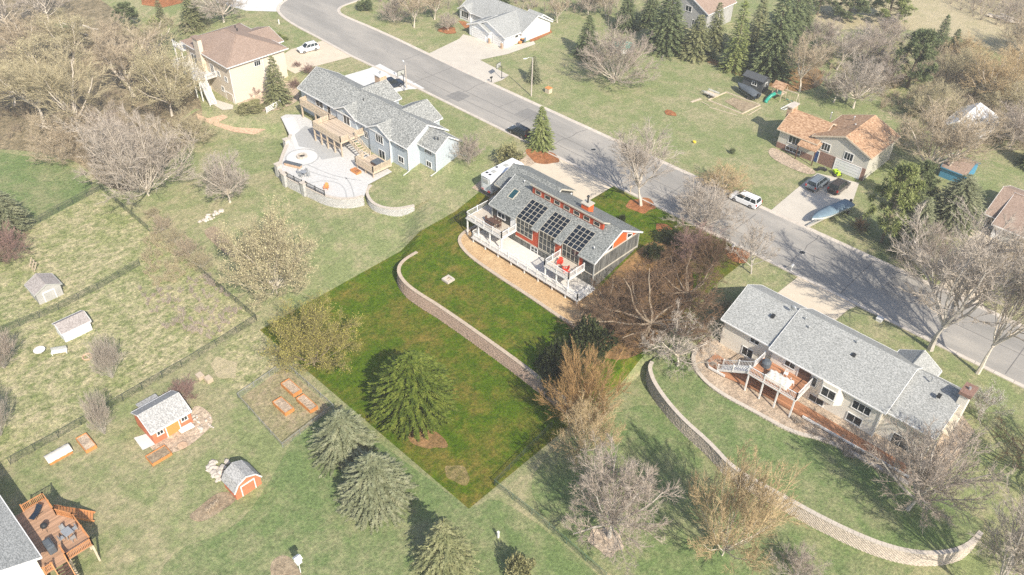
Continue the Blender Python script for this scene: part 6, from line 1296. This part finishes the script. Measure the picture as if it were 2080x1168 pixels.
# evergreens: whorled branches carrying flat sprays
def spray(m, p, d, ln, wd, rr):
    s = d.cross(Vector((0, 0, 1)));
    if s.length < 1e-3: s = Vector((1, 0, 0))
    s = (s.normalized() + Vector((rr.gauss(0, .25), rr.gauss(0, .25), rr.gauss(0, .35)))).normalized() * wd
    m.add([p, p + d * ln * .45 + s, p + d * ln, p + d * ln * .45 - s], [(0, 1, 2, 3)])
def conifer(seed, prof, whorls, per, droop, dens=1.0, ln=.62, wd=.11, gap=0.0):
    rr = random.Random(seed); m, t = MB(), MB(); t.tube([(0, 0, -.2), (0, 0, 5), (0, 0, 9.6)], [.22, .14, .02], 7, False)
    for k in range(whorls):
        f = (k + rr.uniform(-.35, .35)) / whorls; f = min(max(f, 0.0), 1.0); z = .35 + 9.5 * f; Rr = prof(f); n = max(4, int(per * (.35 + .65 * Rr / max(prof(.1), prof(.3)))))
        for j in range(n):
            if rr.random() < gap: continue
            az = 6.283 * (j + rr.random() * .8) / n + k * 1.3; L = Rr * rr.uniform(.72, 1.1); p0 = Vector((0, 0, z)); d = Vector((math.cos(az), math.sin(az), 0)); st = max(3, int(L / .24 * dens))
            prev = p0
            for i in range(1, st + 1):
                u = i / st; p = p0 + d * (L * u) + Vector((0, 0, -droop * L * u * u + .22 * L * max(0, u - .55))); dr = (p - prev).normalized(); prev = p
                if u < .22: continue
                for sg in (-1, 1):
                    sd = Vector((-d.y, d.x, 0)) * sg; dd = (dr * rr.uniform(.5, 1.0) + sd * rr.uniform(.35, .9) + Vector((0, 0, rr.uniform(-.25, .3)))).normalized()
                    spray(m, p, dd, ln * rr.uniform(.6, 1.2) * (1.1 - .5 * u), wd * rr.uniform(.7, 1.3), rr)
                if i == st or rr.random() < .5: spray(m, p, (dr + Vector((0, 0, rr.uniform(0, .5)))).normalized(), ln * .8, wd, rr)
    for _ in range(14): spray(m, Vector((rr.uniform(-.1, .1), rr.uniform(-.1, .1), 9.3)), Vector((rr.uniform(-.3, .3), rr.uniform(-.3, .3), 1)).normalized(), .5, .08, rr)
    return t, m
def pine(seed):
    rr = random.Random(seed); m, t = MB(), MB(); t.tube([(0, 0, -.2), (.1, 0, 4), (0, .1, 9.2)], [.25, .18, .04], 7, False)
    for k in range(80):
        f = rr.uniform(.16, 1); z = 9.6 * f; R_ = 2.9 * (1 - f) ** .55 * (.5 + 1.0 * min(1, f * 3)) * rr.uniform(.5, 1.1); az = rr.uniform(0, 6.283); e = Vector((R_ * math.cos(az), R_ * math.sin(az), z + R_ * .25)); t.tube([(0, 0, z - .2), tuple(e)], [.05, .02], 3, False)
        for q in range(3):
            c = e + Vector((rr.gauss(0, .35), rr.gauss(0, .35), rr.gauss(0, .2)))
            for _ in range(40):
                a = Vector((rr.gauss(0, 1), rr.gauss(0, 1), rr.gauss(.4, .8))).normalized(); spray(m, c + a * .08, a, rr.uniform(.4, .7), .06, rr)
    return t, m
def bushy(seed, n=2600, lump=.22, leaf=.13):
    rr = random.Random(seed); m, t = MB(), MB(); ph = [rr.uniform(0, 6.28) for _ in range(6)]
    for k in range(5): a = rr.uniform(0, 6.28); t.tube([(0, 0, -.1), (.5 * math.cos(a), .5 * math.sin(a), 1.0), (1.0 * math.cos(a), 1.0 * math.sin(a), 2.0)], [.09, .05, .02], 4, False)
    for _ in range(n):
        u = rr.uniform(-.35, 1); az = rr.uniform(0, 6.283); q = math.sqrt(max(0, 1 - u * u)); d = Vector((q * math.cos(az), q * math.sin(az), u))
        rad = (1 + lump * math.sin(3 * az + ph[0] + 3 * u) + lump * .7 * math.sin(5 * az + 4 * u + ph[1]) + lump * .6 * math.sin(7 * u * 2 + ph[2] + 2 * az)) * (1 - .35 * rr.random() ** 2); p = Vector((d.x * 1.6 * rad, d.y * 1.6 * rad, 1.05 + d.z * 1.5 * rad))
        if p.z < 0: continue
        dd = (d + Vector((rr.gauss(0, .7), rr.gauss(0, .7), rr.gauss(.2, .6)))).normalized(); spray(m, p, dd, leaf * rr.uniform(1.2, 2.8), leaf * rr.uniform(.5, 1), rr)
    return t, m
EVER = {}
def ever_tpl(kind):
    if kind not in EVER:
        f = {'spruce': lambda: conifer(1, lambda f: 2.9 * (1 - f) ** .85 + .1, 30, 17, .30, 1.4, .5, .075), 'spruce_b': lambda: conifer(2, lambda f: 2.7 * (1 - f) ** .9 + .1, 28, 16, .34, 1.4, .52, .08, .08),
             'spruce_full': lambda: conifer(3, lambda f: 3.9 * max(.02, 1 - f ** 2.5) ** .8 * (.8 + .2 * min(1, f * 6)), 36, 26, .22, 1.9, .42, .06, .08), 'spruce_full_b': lambda: conifer(4, lambda f: 3.6 * max(.02, 1 - f ** 1.8) ** .8, 34, 24, .28, 1.9, .44, .062, .12),
             'spruce_c': lambda: conifer(14, lambda f: 3.5 * max(.02, 1 - f ** 1.9) ** .7 * (1 + .16 * math.sin(f * 19)), 32, 23, .34, 1.9, .46, .06, .16), 'spruce_d': lambda: conifer(15, lambda f: 3.3 * max(.02, 1 - f ** 1.4) ** .85 * (1 + .12 * math.sin(f * 25)), 30, 21, .38, 1.8, .46, .062, .18),
             'slim': lambda: conifer(5, lambda f: 1.8 * (1 - f) ** .8 + .1, 28, 13, .25, 1.4, .42, .075), 'pine': lambda: pine(6), 'pine_b': lambda: pine(9), 'bush': lambda: bushy(7), 'bush_b': lambda: bushy(8, 3200, .3)}[kind]
        t, m = f(); zs = sorted(v[2] for v in m.v); rs = sorted(math.hypot(v[0], v[1]) for v in m.v)
        EVER[kind] = (t.mesh('trunk', 'bark_dark'), m.mesh('crown', 'needle_deep'), zs[int(len(zs) * .998)], rs[int(len(rs) * .985)])
    return EVER[kind]
def ever(label, base, ty, wpx, kind='spruce', mat='needle_soft', group=None, cat='tree', name=None, hk=.93, bark='bark_dark'):
    TREE_N[0] += 1; t, m, hh, w_ = ever_tpl(kind); b = P(*base); W = wpx * mpp(b) / 2; H = height_for(b, ty) * hk
    r = thing(name or {'pine': 'pine_tree', 'pine_b': 'pine_tree', 'bush': 'evergreen_shrub', 'bush_b': 'evergreen_shrub'}.get(kind, 'spruce_tree'), label, cat, b, TREE_N[0] * 2.399, group); r.scale = (W / w_, W / w_, H / hh)
    put(t, 'trunk', r, bark); put(m, 'crown', r, mat); return r

# --- inside the lot
ever('dense dark green spruce on the dark lawn, its base in orange mulch', (842, 836), 706, 172, 'spruce_full', 'needle_deep', hk=.86)
bare('olive-budded bare tree in the left corner of the dark lot', (638, 744), 588, 190, 'round', 'twig_moss', 'bark_mid', 'bud_olive', budk=(.055, 1))
ever('large dark rounded yew at the right end of the retaining wall', (1130, 782), 694, 112, 'bush_b', 'leaf_dark', cat='shrub', hk=.95)
ever('dark yew between the big rounded yew and the gnarled bare tree', (1196, 728), 650, 100, 'bush', 'leaf_dark', cat='shrub', hk=.95)
bare('upright orange-twigged shrub at the right border of the dark lot', (1175, 868), 712, 150, 'broom', 'twig_orange', 'bark_dark', cat='shrub', name='bare_shrub')
bare('gnarled dark-barked bare tree beside the right end of the grey house', (1304, 690), 492, 290, 'gnarl', 'twig_deep', 'bark_mid')
bare('smaller gnarled bare tree on the leaf bed beside the grey house', (1238, 655), 545, 150, 'gnarl', 'twig_deep', 'bark_mid')
bare('dark bare tree between the grey house and the lot corner', (1388, 612), 470, 200, 'gnarl', 'twig_deep', 'bark_mid')
bare('reddish-purple bare shrub near the kerb in the dark lot', (1408, 525), 452, 110, 'round', 'twig_purple', 'bark_dark', cat='shrub', name='bare_shrub')
bare('low brown bare shrub behind the mailbox corner of the dark lot', (1445, 545), 480, 90, 'broom', 'twig_deep', 'bark_dark', cat='shrub', name='bare_shrub')
bare('bare grey street tree standing in a red mulch ring', (1302, 418), 238, 150, 'vase', 'twig_grey', 'bark_pale')
ever('round clipped dark yew at the front right corner of the grey house', (1326, 526), 487, 42, 'bush', 'leaf_dark', cat='shrub', hk=.8)
ever('dark juniper on the dark green front lawn', (1356, 490), 455, 52, 'bush_b', 'leaf_dark', cat='shrub', hk=.7)
ever('small globe shrub on the dark green front lawn', (1264, 450), 432, 16, 'bush', 'leaf_dark', cat='shrub', hk=.8)
# --- street side and right
bare('pale many-stemmed bare tree at the near kerb opposite the minivan', (1432, 462), 352, 150, 'round', 'twig_grey', 'bark_pale')
bare('golden bare shrub on the far kerb left of the white minivan', (1470, 388), 326, 110, 'round', 'twig_gold', 'bark_pale', cat='shrub', name='bare_shrub')
bare('thin young bare tree in front of the ranch house lawn', (1526, 556), 432, 90, 'slender', 'twig_grey', 'bark_grey')
bare('huge spreading bare tree beside the street in front of the ranch house', (1890, 710), 455, 260, 'vase', 'twig_grey', 'bark_grey', hk=1.0)
bare('tall leaning bare tree near the right edge of the street', (1986, 758), 500, 190, 'vase', 'twig_grey', 'bark_pale', hk=1.0, lean=(.1, .16))
bare('small white-blossomed tree beside the ranch house chimney', (1986, 852), 770, 70, 'slender', 'twig_grey', 'bark_grey', 'bud_white')
bare('pale bare tree just outside the right border of the dark lot', (1376, 746), 612, 165, 'gnarl', 'twig_grey', 'bark_pale')
bare('golden bare tree below the orange shrub outside the lot', (1188, 922), 778, 140, 'round', 'twig_gold', 'bark_pale')
bare('grey bare tree with a clear short trunk near the bottom centre', (1238, 1092), 900, 215, 'dome', 'twig_pink', 'bark_grey')
bare('golden bare tree in front of the sweeping retaining wall', (1466, 1128), 892, 205, 'round', 'twig_gold', 'bark_pale', hk=.88)
bare('pinkish grey bare tree covering the right end of the ranch house', (1842, 1036), 842, 225, 'dome', 'twig_pink', 'bark_grey')
bare('whitish bare tree at the lower right corner', (2078, 1172), 1080, 110, 'slender', 'twig_pink', 'bud_white')
bare('dark tree standing just past the right edge', (2120, 985), 800, 200, 'gnarl', 'twig_deep', 'bark_mid')
bare('bare tree just below the bottom right corner', (2010, 1235), 1000, 200, 'vase', 'twig_grey', 'bark_grey')
bare('low bare shrub at the bottom edge between two golden trees', (1620, 1175), 1120, 120, 'round', 'twig_pink', 'bark_grey', cat='shrub', name='bare_shrub')
# --- bottom
ever('large grey-green spruce beside the wire pen', (700, 918), 826, 136, 'spruce_c', 'needle_blue', hk=.86)
ever('large grey-green spruce standing right of its twin by the pen', (764, 1012), 912, 156, 'spruce_full_b', 'needle_blue', hk=.84)
ever('yellow-green spruce at the bottom edge casting a broad shadow', (905, 1152), 1048, 136, 'spruce_d', 'needle_soft', hk=.9)
ever('small yellow-green shrub at the bottom edge right of the white post', (1056, 1176), 1128, 62, 'bush', 'leaf_olive', cat='shrub')
# --- left
bare('yellow-budded spreading bush tree left of the dark lot', (562, 596), 398, 190, 'round', 'twig_olive', 'bark_pale', 'bud_yellow', hk=.82, budk=(.055, 1.0 and 1))
bare('small pale bare tree on the lawn beside the rock border', (467, 411), 304, 108, 'dome', 'twig_grey', 'bark_pale', hk=.92)
bare('small upright bare tree in the dry yard near the fire ring', (229, 768), 682, 62, 'broom', 'twig_grey', 'bark_grey', hk=.95)
bare('small bare tree beside the fence behind the orange-red shed', (213, 882), 793, 52, 'broom', 'twig_grey', 'bark_grey')
bare('reddish twiggy shrub at the left edge beside the wire fence', (10, 748), 672, 80, 'broom', 'twig_pink', 'bark_grey', cat='shrub', name='bare_shrub')
bare('bare shrub at the left edge of the dry yard, nearest the camera', (2, 885), 792, 66, 'broom', 'twig_grey', 'bark_grey', cat='shrub', name='bare_shrub')
bare('purple-brown bare shrub at the left edge under the blue spruce', (15, 532), 442, 110, 'round', 'twig_purple', 'bark_dark', cat='shrub', name='bare_shrub')
ever('blue spruce cut by the left edge', (8, 470), 382, 112, 'spruce_full', 'needle_blue')
for i, (p, ty, wd) in enumerate((((312, 440), 414, 34), ((332, 470), 425, 46), ((355, 495), 450, 50), ((382, 520), 470, 56), ((412, 545), 498, 50))):
    bare('brown bare shrub in the row by the wire fence, number %s from the top' % ('one', 'two', 'three', 'four', 'five')[i], p, ty, wd, 'round', 'twig_tan' if i % 2 else 'twig_olive', 'bark_grey', cat='shrub', name='bare_shrub', group='shrubs along the fence')
bare('bare brown shrub at the right end of the blue house', (952, 330), 258, 68, 'round', 'twig_pink', 'bark_grey', cat='shrub', name='bare_shrub')
bare('brown twiggy mound beside the orange-red shed', (372, 815), 765, 66, 'round', 'twig_purple', 'bark_grey', cat='shrub', name='bare_shrub')
ever('yellow-green spruce at the near kerb in front of the dark car', (1098, 297), 212, 66, 'spruce_b', 'needle_lime')
ever('rounded olive juniper between the blue house and the travel trailer', (1034, 328), 283, 62, 'bush_b', 'leaf_olive', cat='shrub', hk=.8)
ever('small grey-green spruce behind the tall lamp post', (1084, 166), 110, 36, 'spruce', 'needle_blue')
ever('grey-green spruce beside the tan house', (566, 208), 108, 66, 'spruce_b', 'needle_soft')
for i, (p, ty, wd) in enumerate((((604, 135), 124, 20), ((630, 150), 130, 34), ((600, 178), 158, 26), ((517, 195), 172, 28))):
    bare('reddish-brown low shrub in gravel between tan and blue houses, number %s from the street' % ('one', 'two', 'three', 'four')[i], p, ty, wd, 'round', 'twig_purple', 'bark_dark', cat='shrub', name='bare_shrub', group='low shrubs in the gravel bed', hk=.9)
ever('flat green juniper mat beside the tan house wall', (510, 222), 188, 62, 'bush', 'leaf_olive', cat='shrub', hk=.35)
for i, p in enumerate(((565, 76), (577, 82))): ever('small yellow-green clipped shrub on the tan house lawn, %s' % ('farther from the car', 'nearer the car')[i], p, p[1] - 14, 18, 'bush', 'needle_lime', cat='shrub', hk=.7, group='yellow-green clipped shrubs')
# --- wood at upper left
W_ = [((303, 397), 160, 220, 'round', 'twig_grey', 'large many-stemmed bare tree at the fence corner of the wood'), ((182, 282), 70, 190, 'vase', 'twig_olive', 'pale forked bare tree with a leaning trunk in the wood'), ((272, 196), 48, 160, 'vase', 'twig_tan', 'tan bare tree in the middle of the wood'), ((350, 235), 60, 150, 'dome', 'twig_olive', 'bare tree of the wood nearest the tan house balcony'),
      ((90, 260), 70, 180, 'vase', 'twig_olive', 'bushy bare tree at the left of the wood above the green yard'), ((30, 215), 90, 140, 'gnarl', 'twig_tan', 'bare tree of the wood close to the left edge'), ((150, 130), 20, 130, 'vase', 'twig_olive', 'bare tree in the upper wood left of the brush heap'), ((60, 120), 10, 130, 'dome', 'twig_tan', 'bare tree in the upper wood near the left edge'), ((320, 120), 30, 120, 'vase', 'twig_olive', 'bare tree of the wood behind the tan house chimney'), ((100, 45), -60, 110, 'slender', 'twig_grey', 'grey bare tree at the top edge of the wood'),
      ((20, 60), -40, 110, 'slender', 'twig_grey', 'grey bare tree in the top left corner'), ((240, 100), 20, 110, 'round', 'twig_tan', 'low bushy tree by the brush heap of the wood'), ((235, 320), 200, 120, 'round', 'twig_pink', 'low bare tree at the lower edge of the wood'), ((130, 325), 240, 120, 'round', 'twig_tan', 'low tan bush tree above the green yard'), ((395, 290), 215, 110, 'round', 'twig_olive', 'low bushy tree of the wood beside the brick path'), ((150, 300), 150, 130, 'gnarl', 'twig_tan', 'tan bare tree behind the green yard')]
for p, ty, wd, kd, tw, lb in W_: bare(lb, p, ty, wd, kd, tw, 'bark_pale', 'bud_yellow' if wd in (180, 150, 130) and tw == 'twig_olive' else None, group='bare trees of the wood')
bare('grey tree with stout trunk behind the tan house', (455, 45), -50, 110, 'dome', 'twig_grey', 'bark_pale')
ever('spruce at the top edge behind the tan house', (395, 56), -30, 66, 'spruce_b', 'needle_soft'); ever('pine at the top left beside the red mulch bank', (262, 60), 0, 56, 'pine', 'needle_pine'); ever('narrow spruce at the top left in front of the red mulch bank', (330, 48), -8, 26, 'slim', 'needle_soft'); ever('low green juniper in the upper wood', (130, 66), 40, 70, 'bush_b', 'needle_pine', cat='shrub', hk=.6)
ever('low green shrub beside the pine at the top left', (318, 60), 25, 46, 'bush', 'needle_lime', cat='shrub', hk=.7)
drape('mulch_bank', 'red_mulch', PX((286, -20), (288, 10), (330, 16), (372, 6), (380, -20)), .06)
# --- top and upper right
for p, ty, wd, kd, lb in (((841, 56), -30, 66, 'vase', 'bare tree on the lawn left of the white house, beside the road'), ((800, 45), -20, 70, 'round', 'bare tree left of the white house, nearest the road bend'), ((883, 40), -30, 60, 'vase', 'bare tree behind the ringed tree left of the white house'), ((910, 62), 18, 46, 'dome', 'small bare tree in a red mulch ring by the white house'), ((1132, 46), -10, 52, 'vase', 'bare tree behind the right end of the white house'), ((1231, 32), -40, 66, 'vase', 'bare tree at the top edge behind the domed tree'), ((1248, 168), 22, 158, 'round', 'dense domed bare tree on the big lawn'), ((1195, 30), -40, 60, 'dome', 'bare tree at the top edge between white house and spruces')):
    bare(lb, p, ty, wd, kd, 'twig_pink' if kd != 'vase' else 'twig_tan', 'bark_pale')
ever('round clipped evergreen at the top edge beside the road bend', (742, 19), -6, 40, 'bush', 'needle_pine', cat='shrub', hk=.8)
for p, ty, wd, kd, mt, lb in (((1192, 114), 26, 66, 'spruce_b', 'needle_pine', 'spruce left of the domed bare tree'), ((1352, 100), -36, 104, 'spruce', 'needle_pine', 'tall spruce in front of the hidden grey house, left one'), ((1412, 114), 26, 84, 'spruce_b', 'needle_soft', 'shorter spruce in front of the hidden grey house'), ((1488, 142), -6, 62, 'slim', 'needle_lime', 'tall narrow yellow-green spruce'), ((1562, 152), -36, 110, 'spruce', 'needle_pine', 'largest spruce, beside the charcoal shed'), ((1530, 110), -20, 70, 'spruce_b', 'needle_soft', 'spruce between the narrow spruce and the largest one'), ((1600, 95), -30, 80, 'spruce_b', 'needle_pine', 'spruce behind the largest one near the field'), ((1620, 60), -40, 70, 'spruce', 'needle_pine', 'spruce at the top edge beside the field'),
    ((1842, 178), 50, 96, 'pine', 'needle_pine', 'big pine standing among bare trees at upper right'), ((1800, 45), -30, 90, 'pine_b', 'needle_lime', 'pine at the top edge beside the pale field'), ((1722, 40), -24, 80, 'pine', 'needle_pine', 'pine at the top edge left of the bright pine'), ((1904, 98), 26, 38, 'slim', 'needle_pine', 'slim dark conifer in front of the pale field, taller one'), ((1932, 106), 56, 32, 'slim', 'needle_pine', 'slim dark conifer in front of the pale field, shorter one'),
    ((1790, 492), 318, 100, 'pine', 'needle_lime', 'tall yellow-green pine beside the split-level driveway'), ((1928, 462), 350, 104, 'spruce_full', 'needle_blue', 'blue-green spruce between the pine and the brown-roofed house'), ((1846, 512), 395, 84, 'spruce_full_b', 'needle_blue', 'blue-green spruce nearest the street beside the pine'), ((1850, 430), 320, 80, 'pine_b', 'needle_pine', 'darker pine behind the yellow-green pine'), ((2100, 340), 250, 70, 'spruce', 'needle_pine', 'spruce at the right edge behind the blue shed'), ((1448, 96), 0, 60, 'spruce_b', 'needle_soft', 'spruce at the right corner of the hidden grey house'), ((1270, 60), -20, 60, 'spruce', 'needle_pine', 'dark spruce behind the domed bare tree'), ((1320, 50), -30, 60, 'spruce_b', 'needle_pine', 'dark spruce at the top edge left of the hidden grey house'), ((1020, 20), -50, 50, 'spruce_b', 'needle_pine', 'spruce behind the roof of the white house'), ((1660, 30), -50, 70, 'pine', 'needle_pine', 'pine at the top edge in front of the field')):
    ever(lb, p, ty, wd, kd, mt)
for p, ty, wd, kd, tw, lb in (((1624, 186), 62, 96, 'vase', 'twig_tan', 'pale twin-stemmed bare tree behind the playset'), ((1733, 220), 98, 110, 'dome', 'twig_grey', 'pale bare tree behind the cedar shake roof'), ((1693, 208), 146, 70, 'vase', 'twig_pink', 'small bare tree behind the playset, right of the twin-stemmed one'), ((1699, 142), 50, 90, 'vase', 'twig_grey', 'bare tree above the playset near the field'), ((1760, 130), 40, 110, 'round', 'twig_pink', 'reddish bushy bare tree left of the big pine'), ((1868, 372), 196, 190, 'vase', 'twig_tan', 'tall many-limbed bare tree behind the split-level house'), ((1922, 358), 200, 150, 'vase', 'twig_tan', 'tall golden bare tree in front of the white garage'), ((1880, 565), 432, 140, 'round', 'twig_pink', 'bushy grey-pink bare tree at the kerb below the blue spruces'), ((2025, 580), 452, 130, 'round', 'twig_tan', 'bushy bare tree on the brown-roofed house driveway edge'),
    ((1990, 210), 80, 130, 'dome', 'twig_gold', 'golden bare tree behind the white garage'), ((2060, 190), 70, 130, 'dome', 'twig_gold', 'golden bare tree at the right edge behind the garage'), ((1945, 165), 80, 100, 'round', 'twig_olive', 'olive bare tree right of the big pine'), ((1880, 240), 140, 110, 'round', 'twig_olive', 'olive bare tree below the big pine'), ((2050, 300), 190, 130, 'dome', 'twig_pink', 'bare tree at the right edge beside the white garage'), ((1790, 180), 90, 90, 'round', 'twig_pink', 'low reddish bare tree under the big pine'), ((1660, 100), 20, 90, 'round', 'twig_pink', 'low bare tree in front of the field, right of the spruces'), ((2075, 110), 10, 110, 'round', 'twig_tan', 'bare tree at the right edge beside the pale field'), ((1800, 90), 20, 110, 'round', 'twig_pink', 'low reddish bare tree in front of the pale field'), ((1840, 300), 225, 70, 'round', 'twig_olive', 'low bush behind the cedar shake roof'), ((2040, 240), 150, 120, 'dome', 'twig_olive', 'olive bare tree behind the white garage roof'), ((1960, 120), 60, 90, 'round', 'twig_gold', 'golden bush tree by the slim conifers')):
    bare(lb, p, ty, wd, kd, tw, 'bark_pale', 'bud_yellow' if tw == 'twig_olive' else None)
bare('dark juniper-like twig mound at the kerb below the boat', (1745, 470), 440, 40, 'round', 'twig_deep', 'bark_dark', cat='shrub', name='bare_shrub')
ever('tiny dark shrub on the big lawn', (1487, 312), 300, 14, 'bush', 'needle_pine', cat='shrub'); ever('round green shrub in front of the ranch house entrance', (1893, 772), 752, 26, 'bush', 'leaf_olive', cat='shrub', hk=.8)
# --- uncounted brush and hedgerow masses
def brush(name, label, poly_px, n, hmin, hmax, mat, seed):
    rr = random.Random(seed); pg = [tuple(P(*p)[:2]) for p in poly_px]; m = MB(); xs = [p[0] for p in pg]; ys = [p[1] for p in pg]
    def inside(x, y):
        c = False
        for i in range(len(pg)):
            (x1, y1), (x2, y2) = pg[i], pg[i - 1]
            if (y1 > y) != (y2 > y) and x < (x2 - x1) * (y - y1) / (y2 - y1) + x1: c = not c
        return c
    k = 0; tries = 0
    while k < n and tries < n * 20:
        tries += 1; x, y = rr.uniform(min(xs), max(xs)), rr.uniform(min(ys), max(ys))
        if not inside(x, y): continue
        k += 1; b = Vector((x, y, hgt(x, y))); H = rr.uniform(hmin, hmax)
        for _ in range(9):
            a, t = rr.uniform(0, 6.28), rr.uniform(.1, .8); d = Vector((math.sin(t) * math.cos(a), math.sin(t) * math.sin(a), math.cos(t))); e = b + d * H; m.tube([b, b + d * H * .5 + Vector((rr.gauss(0, .1), rr.gauss(0, .1), 0)), e], [.035, .025, .006], 3, False)
            for _ in range(7):
                u = rr.uniform(.3, 1); q = b.lerp(e, u); f = (d + Vector((rr.gauss(0, .6), rr.gauss(0, .6), rr.gauss(.1, .4)))).normalized(); q2 = q + f * H * rr.uniform(.2, .45); s = ortho(f, rr) * .02; m.add([q - s, q + s, q2], [(0, 1, 2)])
    o = m.build(name, mat); o['label'] = label; o['category'] = 'brush'; return stuff(o)
brush('undergrowth', 'tangled tan undergrowth between the trees of the wood', [(-100, 20), (120, 60), (260, 70), (360, 180), (400, 260), (320, 330), (215, 380), (160, 325), (60, 300), (-120, 280)], 240, .8, 2.4, 'bark_mid', 1)
brush('undergrowth', 'brown undergrowth along the fence end of the wood', [(150, 320), (205, 380), (290, 380), (330, 330), (260, 300)], 110, .8, 2.2, 'twig_tan', 2)
brush('brush_patch', 'brown and green brush patch at the corner of the dry yard', [(295, 475), (345, 480), (400, 545), (395, 560), (320, 590), (290, 555)], 120, .5, 1.2, 'twig_olive', 3)
brush('brush_patch', 'orange-brown bramble patch inside the dry yard', [(280, 590), (360, 570), (430, 560), (500, 640), (450, 690), (360, 690), (310, 650)], 130, .4, 1.0, 'twig_pink', 4)
brush('hedgerow', 'dark brown brush belt beyond the pale field at the top right', [(1880, -40), (1920, 15), (2000, 45), (2090, 75), (2300, 110), (2300, -40)], 300, 2.5, 6.0, 'twig_pink', 5)
brush('hedgerow', 'tangled tan brush among the trees at the right edge', [(1860, 150), (1900, 110), (2090, 170), (2140, 330), (2000, 290), (1900, 260), (1850, 240)], 420, 1.4, 4.2, 'twig_tan', 6)
brush('undergrowth', 'brown undergrowth beneath the spruces and bare trees at upper right', [(1600, 120), (1700, 90), (1840, 110), (1900, 200), (1850, 260), (1750, 200), (1660, 190)], 200, .8, 2.2, 'twig_tan', 7)
brush('undergrowth', 'brown brush at the top edge behind the white house', [(740, -40), (780, 20), (870, 30), (930, 15), (1120, 30), (1340, 40), (1400, -40)], 260, 1.0, 3.0, 'twig_pink', 8)
brush('undergrowth', 'dark brown brush under the gnarled trees beside the grey house', [(1215, 600), (1300, 545), (1400, 490), (1480, 520), (1420, 580), (1330, 670), (1240, 690)], 150, .8, 2.2, 'twig_deep', 9)
brush('brush_patch', 'dry stalks in the bed along the ranch house deck', [(1590, 850), (1640, 850), (1830, 960), (1820, 985), (1700, 920)], 60, .5, 1.0, 'twig_grey', 10)
# fallen logs of the clearing at top right and the brush heap in the wood
for i, (p, k) in enumerate((((2050, 45), 9), ((165, 60), 7))):
    c = P(*p); r = thing('log_heap', ('heap of pale fallen logs at the edge of the top right brush belt', 'heap of pale cut branches in the clearing of the wood')[i], 'logs', c); rr = random.Random(i + 4)
    for _ in range(k): a = rr.uniform(-.5, .5); q = c + Vector((rr.uniform(-3, 3), rr.uniform(-1.5, 1.5), 0)); q.z = hgt(q.x, q.y) + .2 + rr.random() * .6; MB().tube([q - Vector((math.cos(a), math.sin(a), .03)) * 3, q + Vector((math.cos(a), math.sin(a), .05)) * 3], [.2, .11], 7).build('log', 'bark_pale', r)

# ------------------------------------------------------------------ air
if HAZE_DENSITY > 0:  # added air volume that lifts shadows and pales the whole view
    hz = MB().box(-900, 500, -330, 1000, -9, 82).build('haze', 'white_paint'); hz['kind'] = 'stuff'; hz['label'] = 'thin even haze added to pale the view'
    m = bpy.data.materials.new('haze_air'); m.use_nodes = True; t = m.node_tree; t.nodes.clear()
    out = t.nodes.new('ShaderNodeOutputMaterial'); v = t.nodes.new('ShaderNodeVolumePrincipled'); v.inputs['Color'].default_value = (0.95, 0.95, 0.95, 1); v.inputs['Density'].default_value = HAZE_DENSITY; v.inputs['Anisotropy'].default_value = 0.0
    t.links.new(v.outputs[0], out.inputs['Volume']); hz.data.materials.clear(); hz.data.materials.append(m)
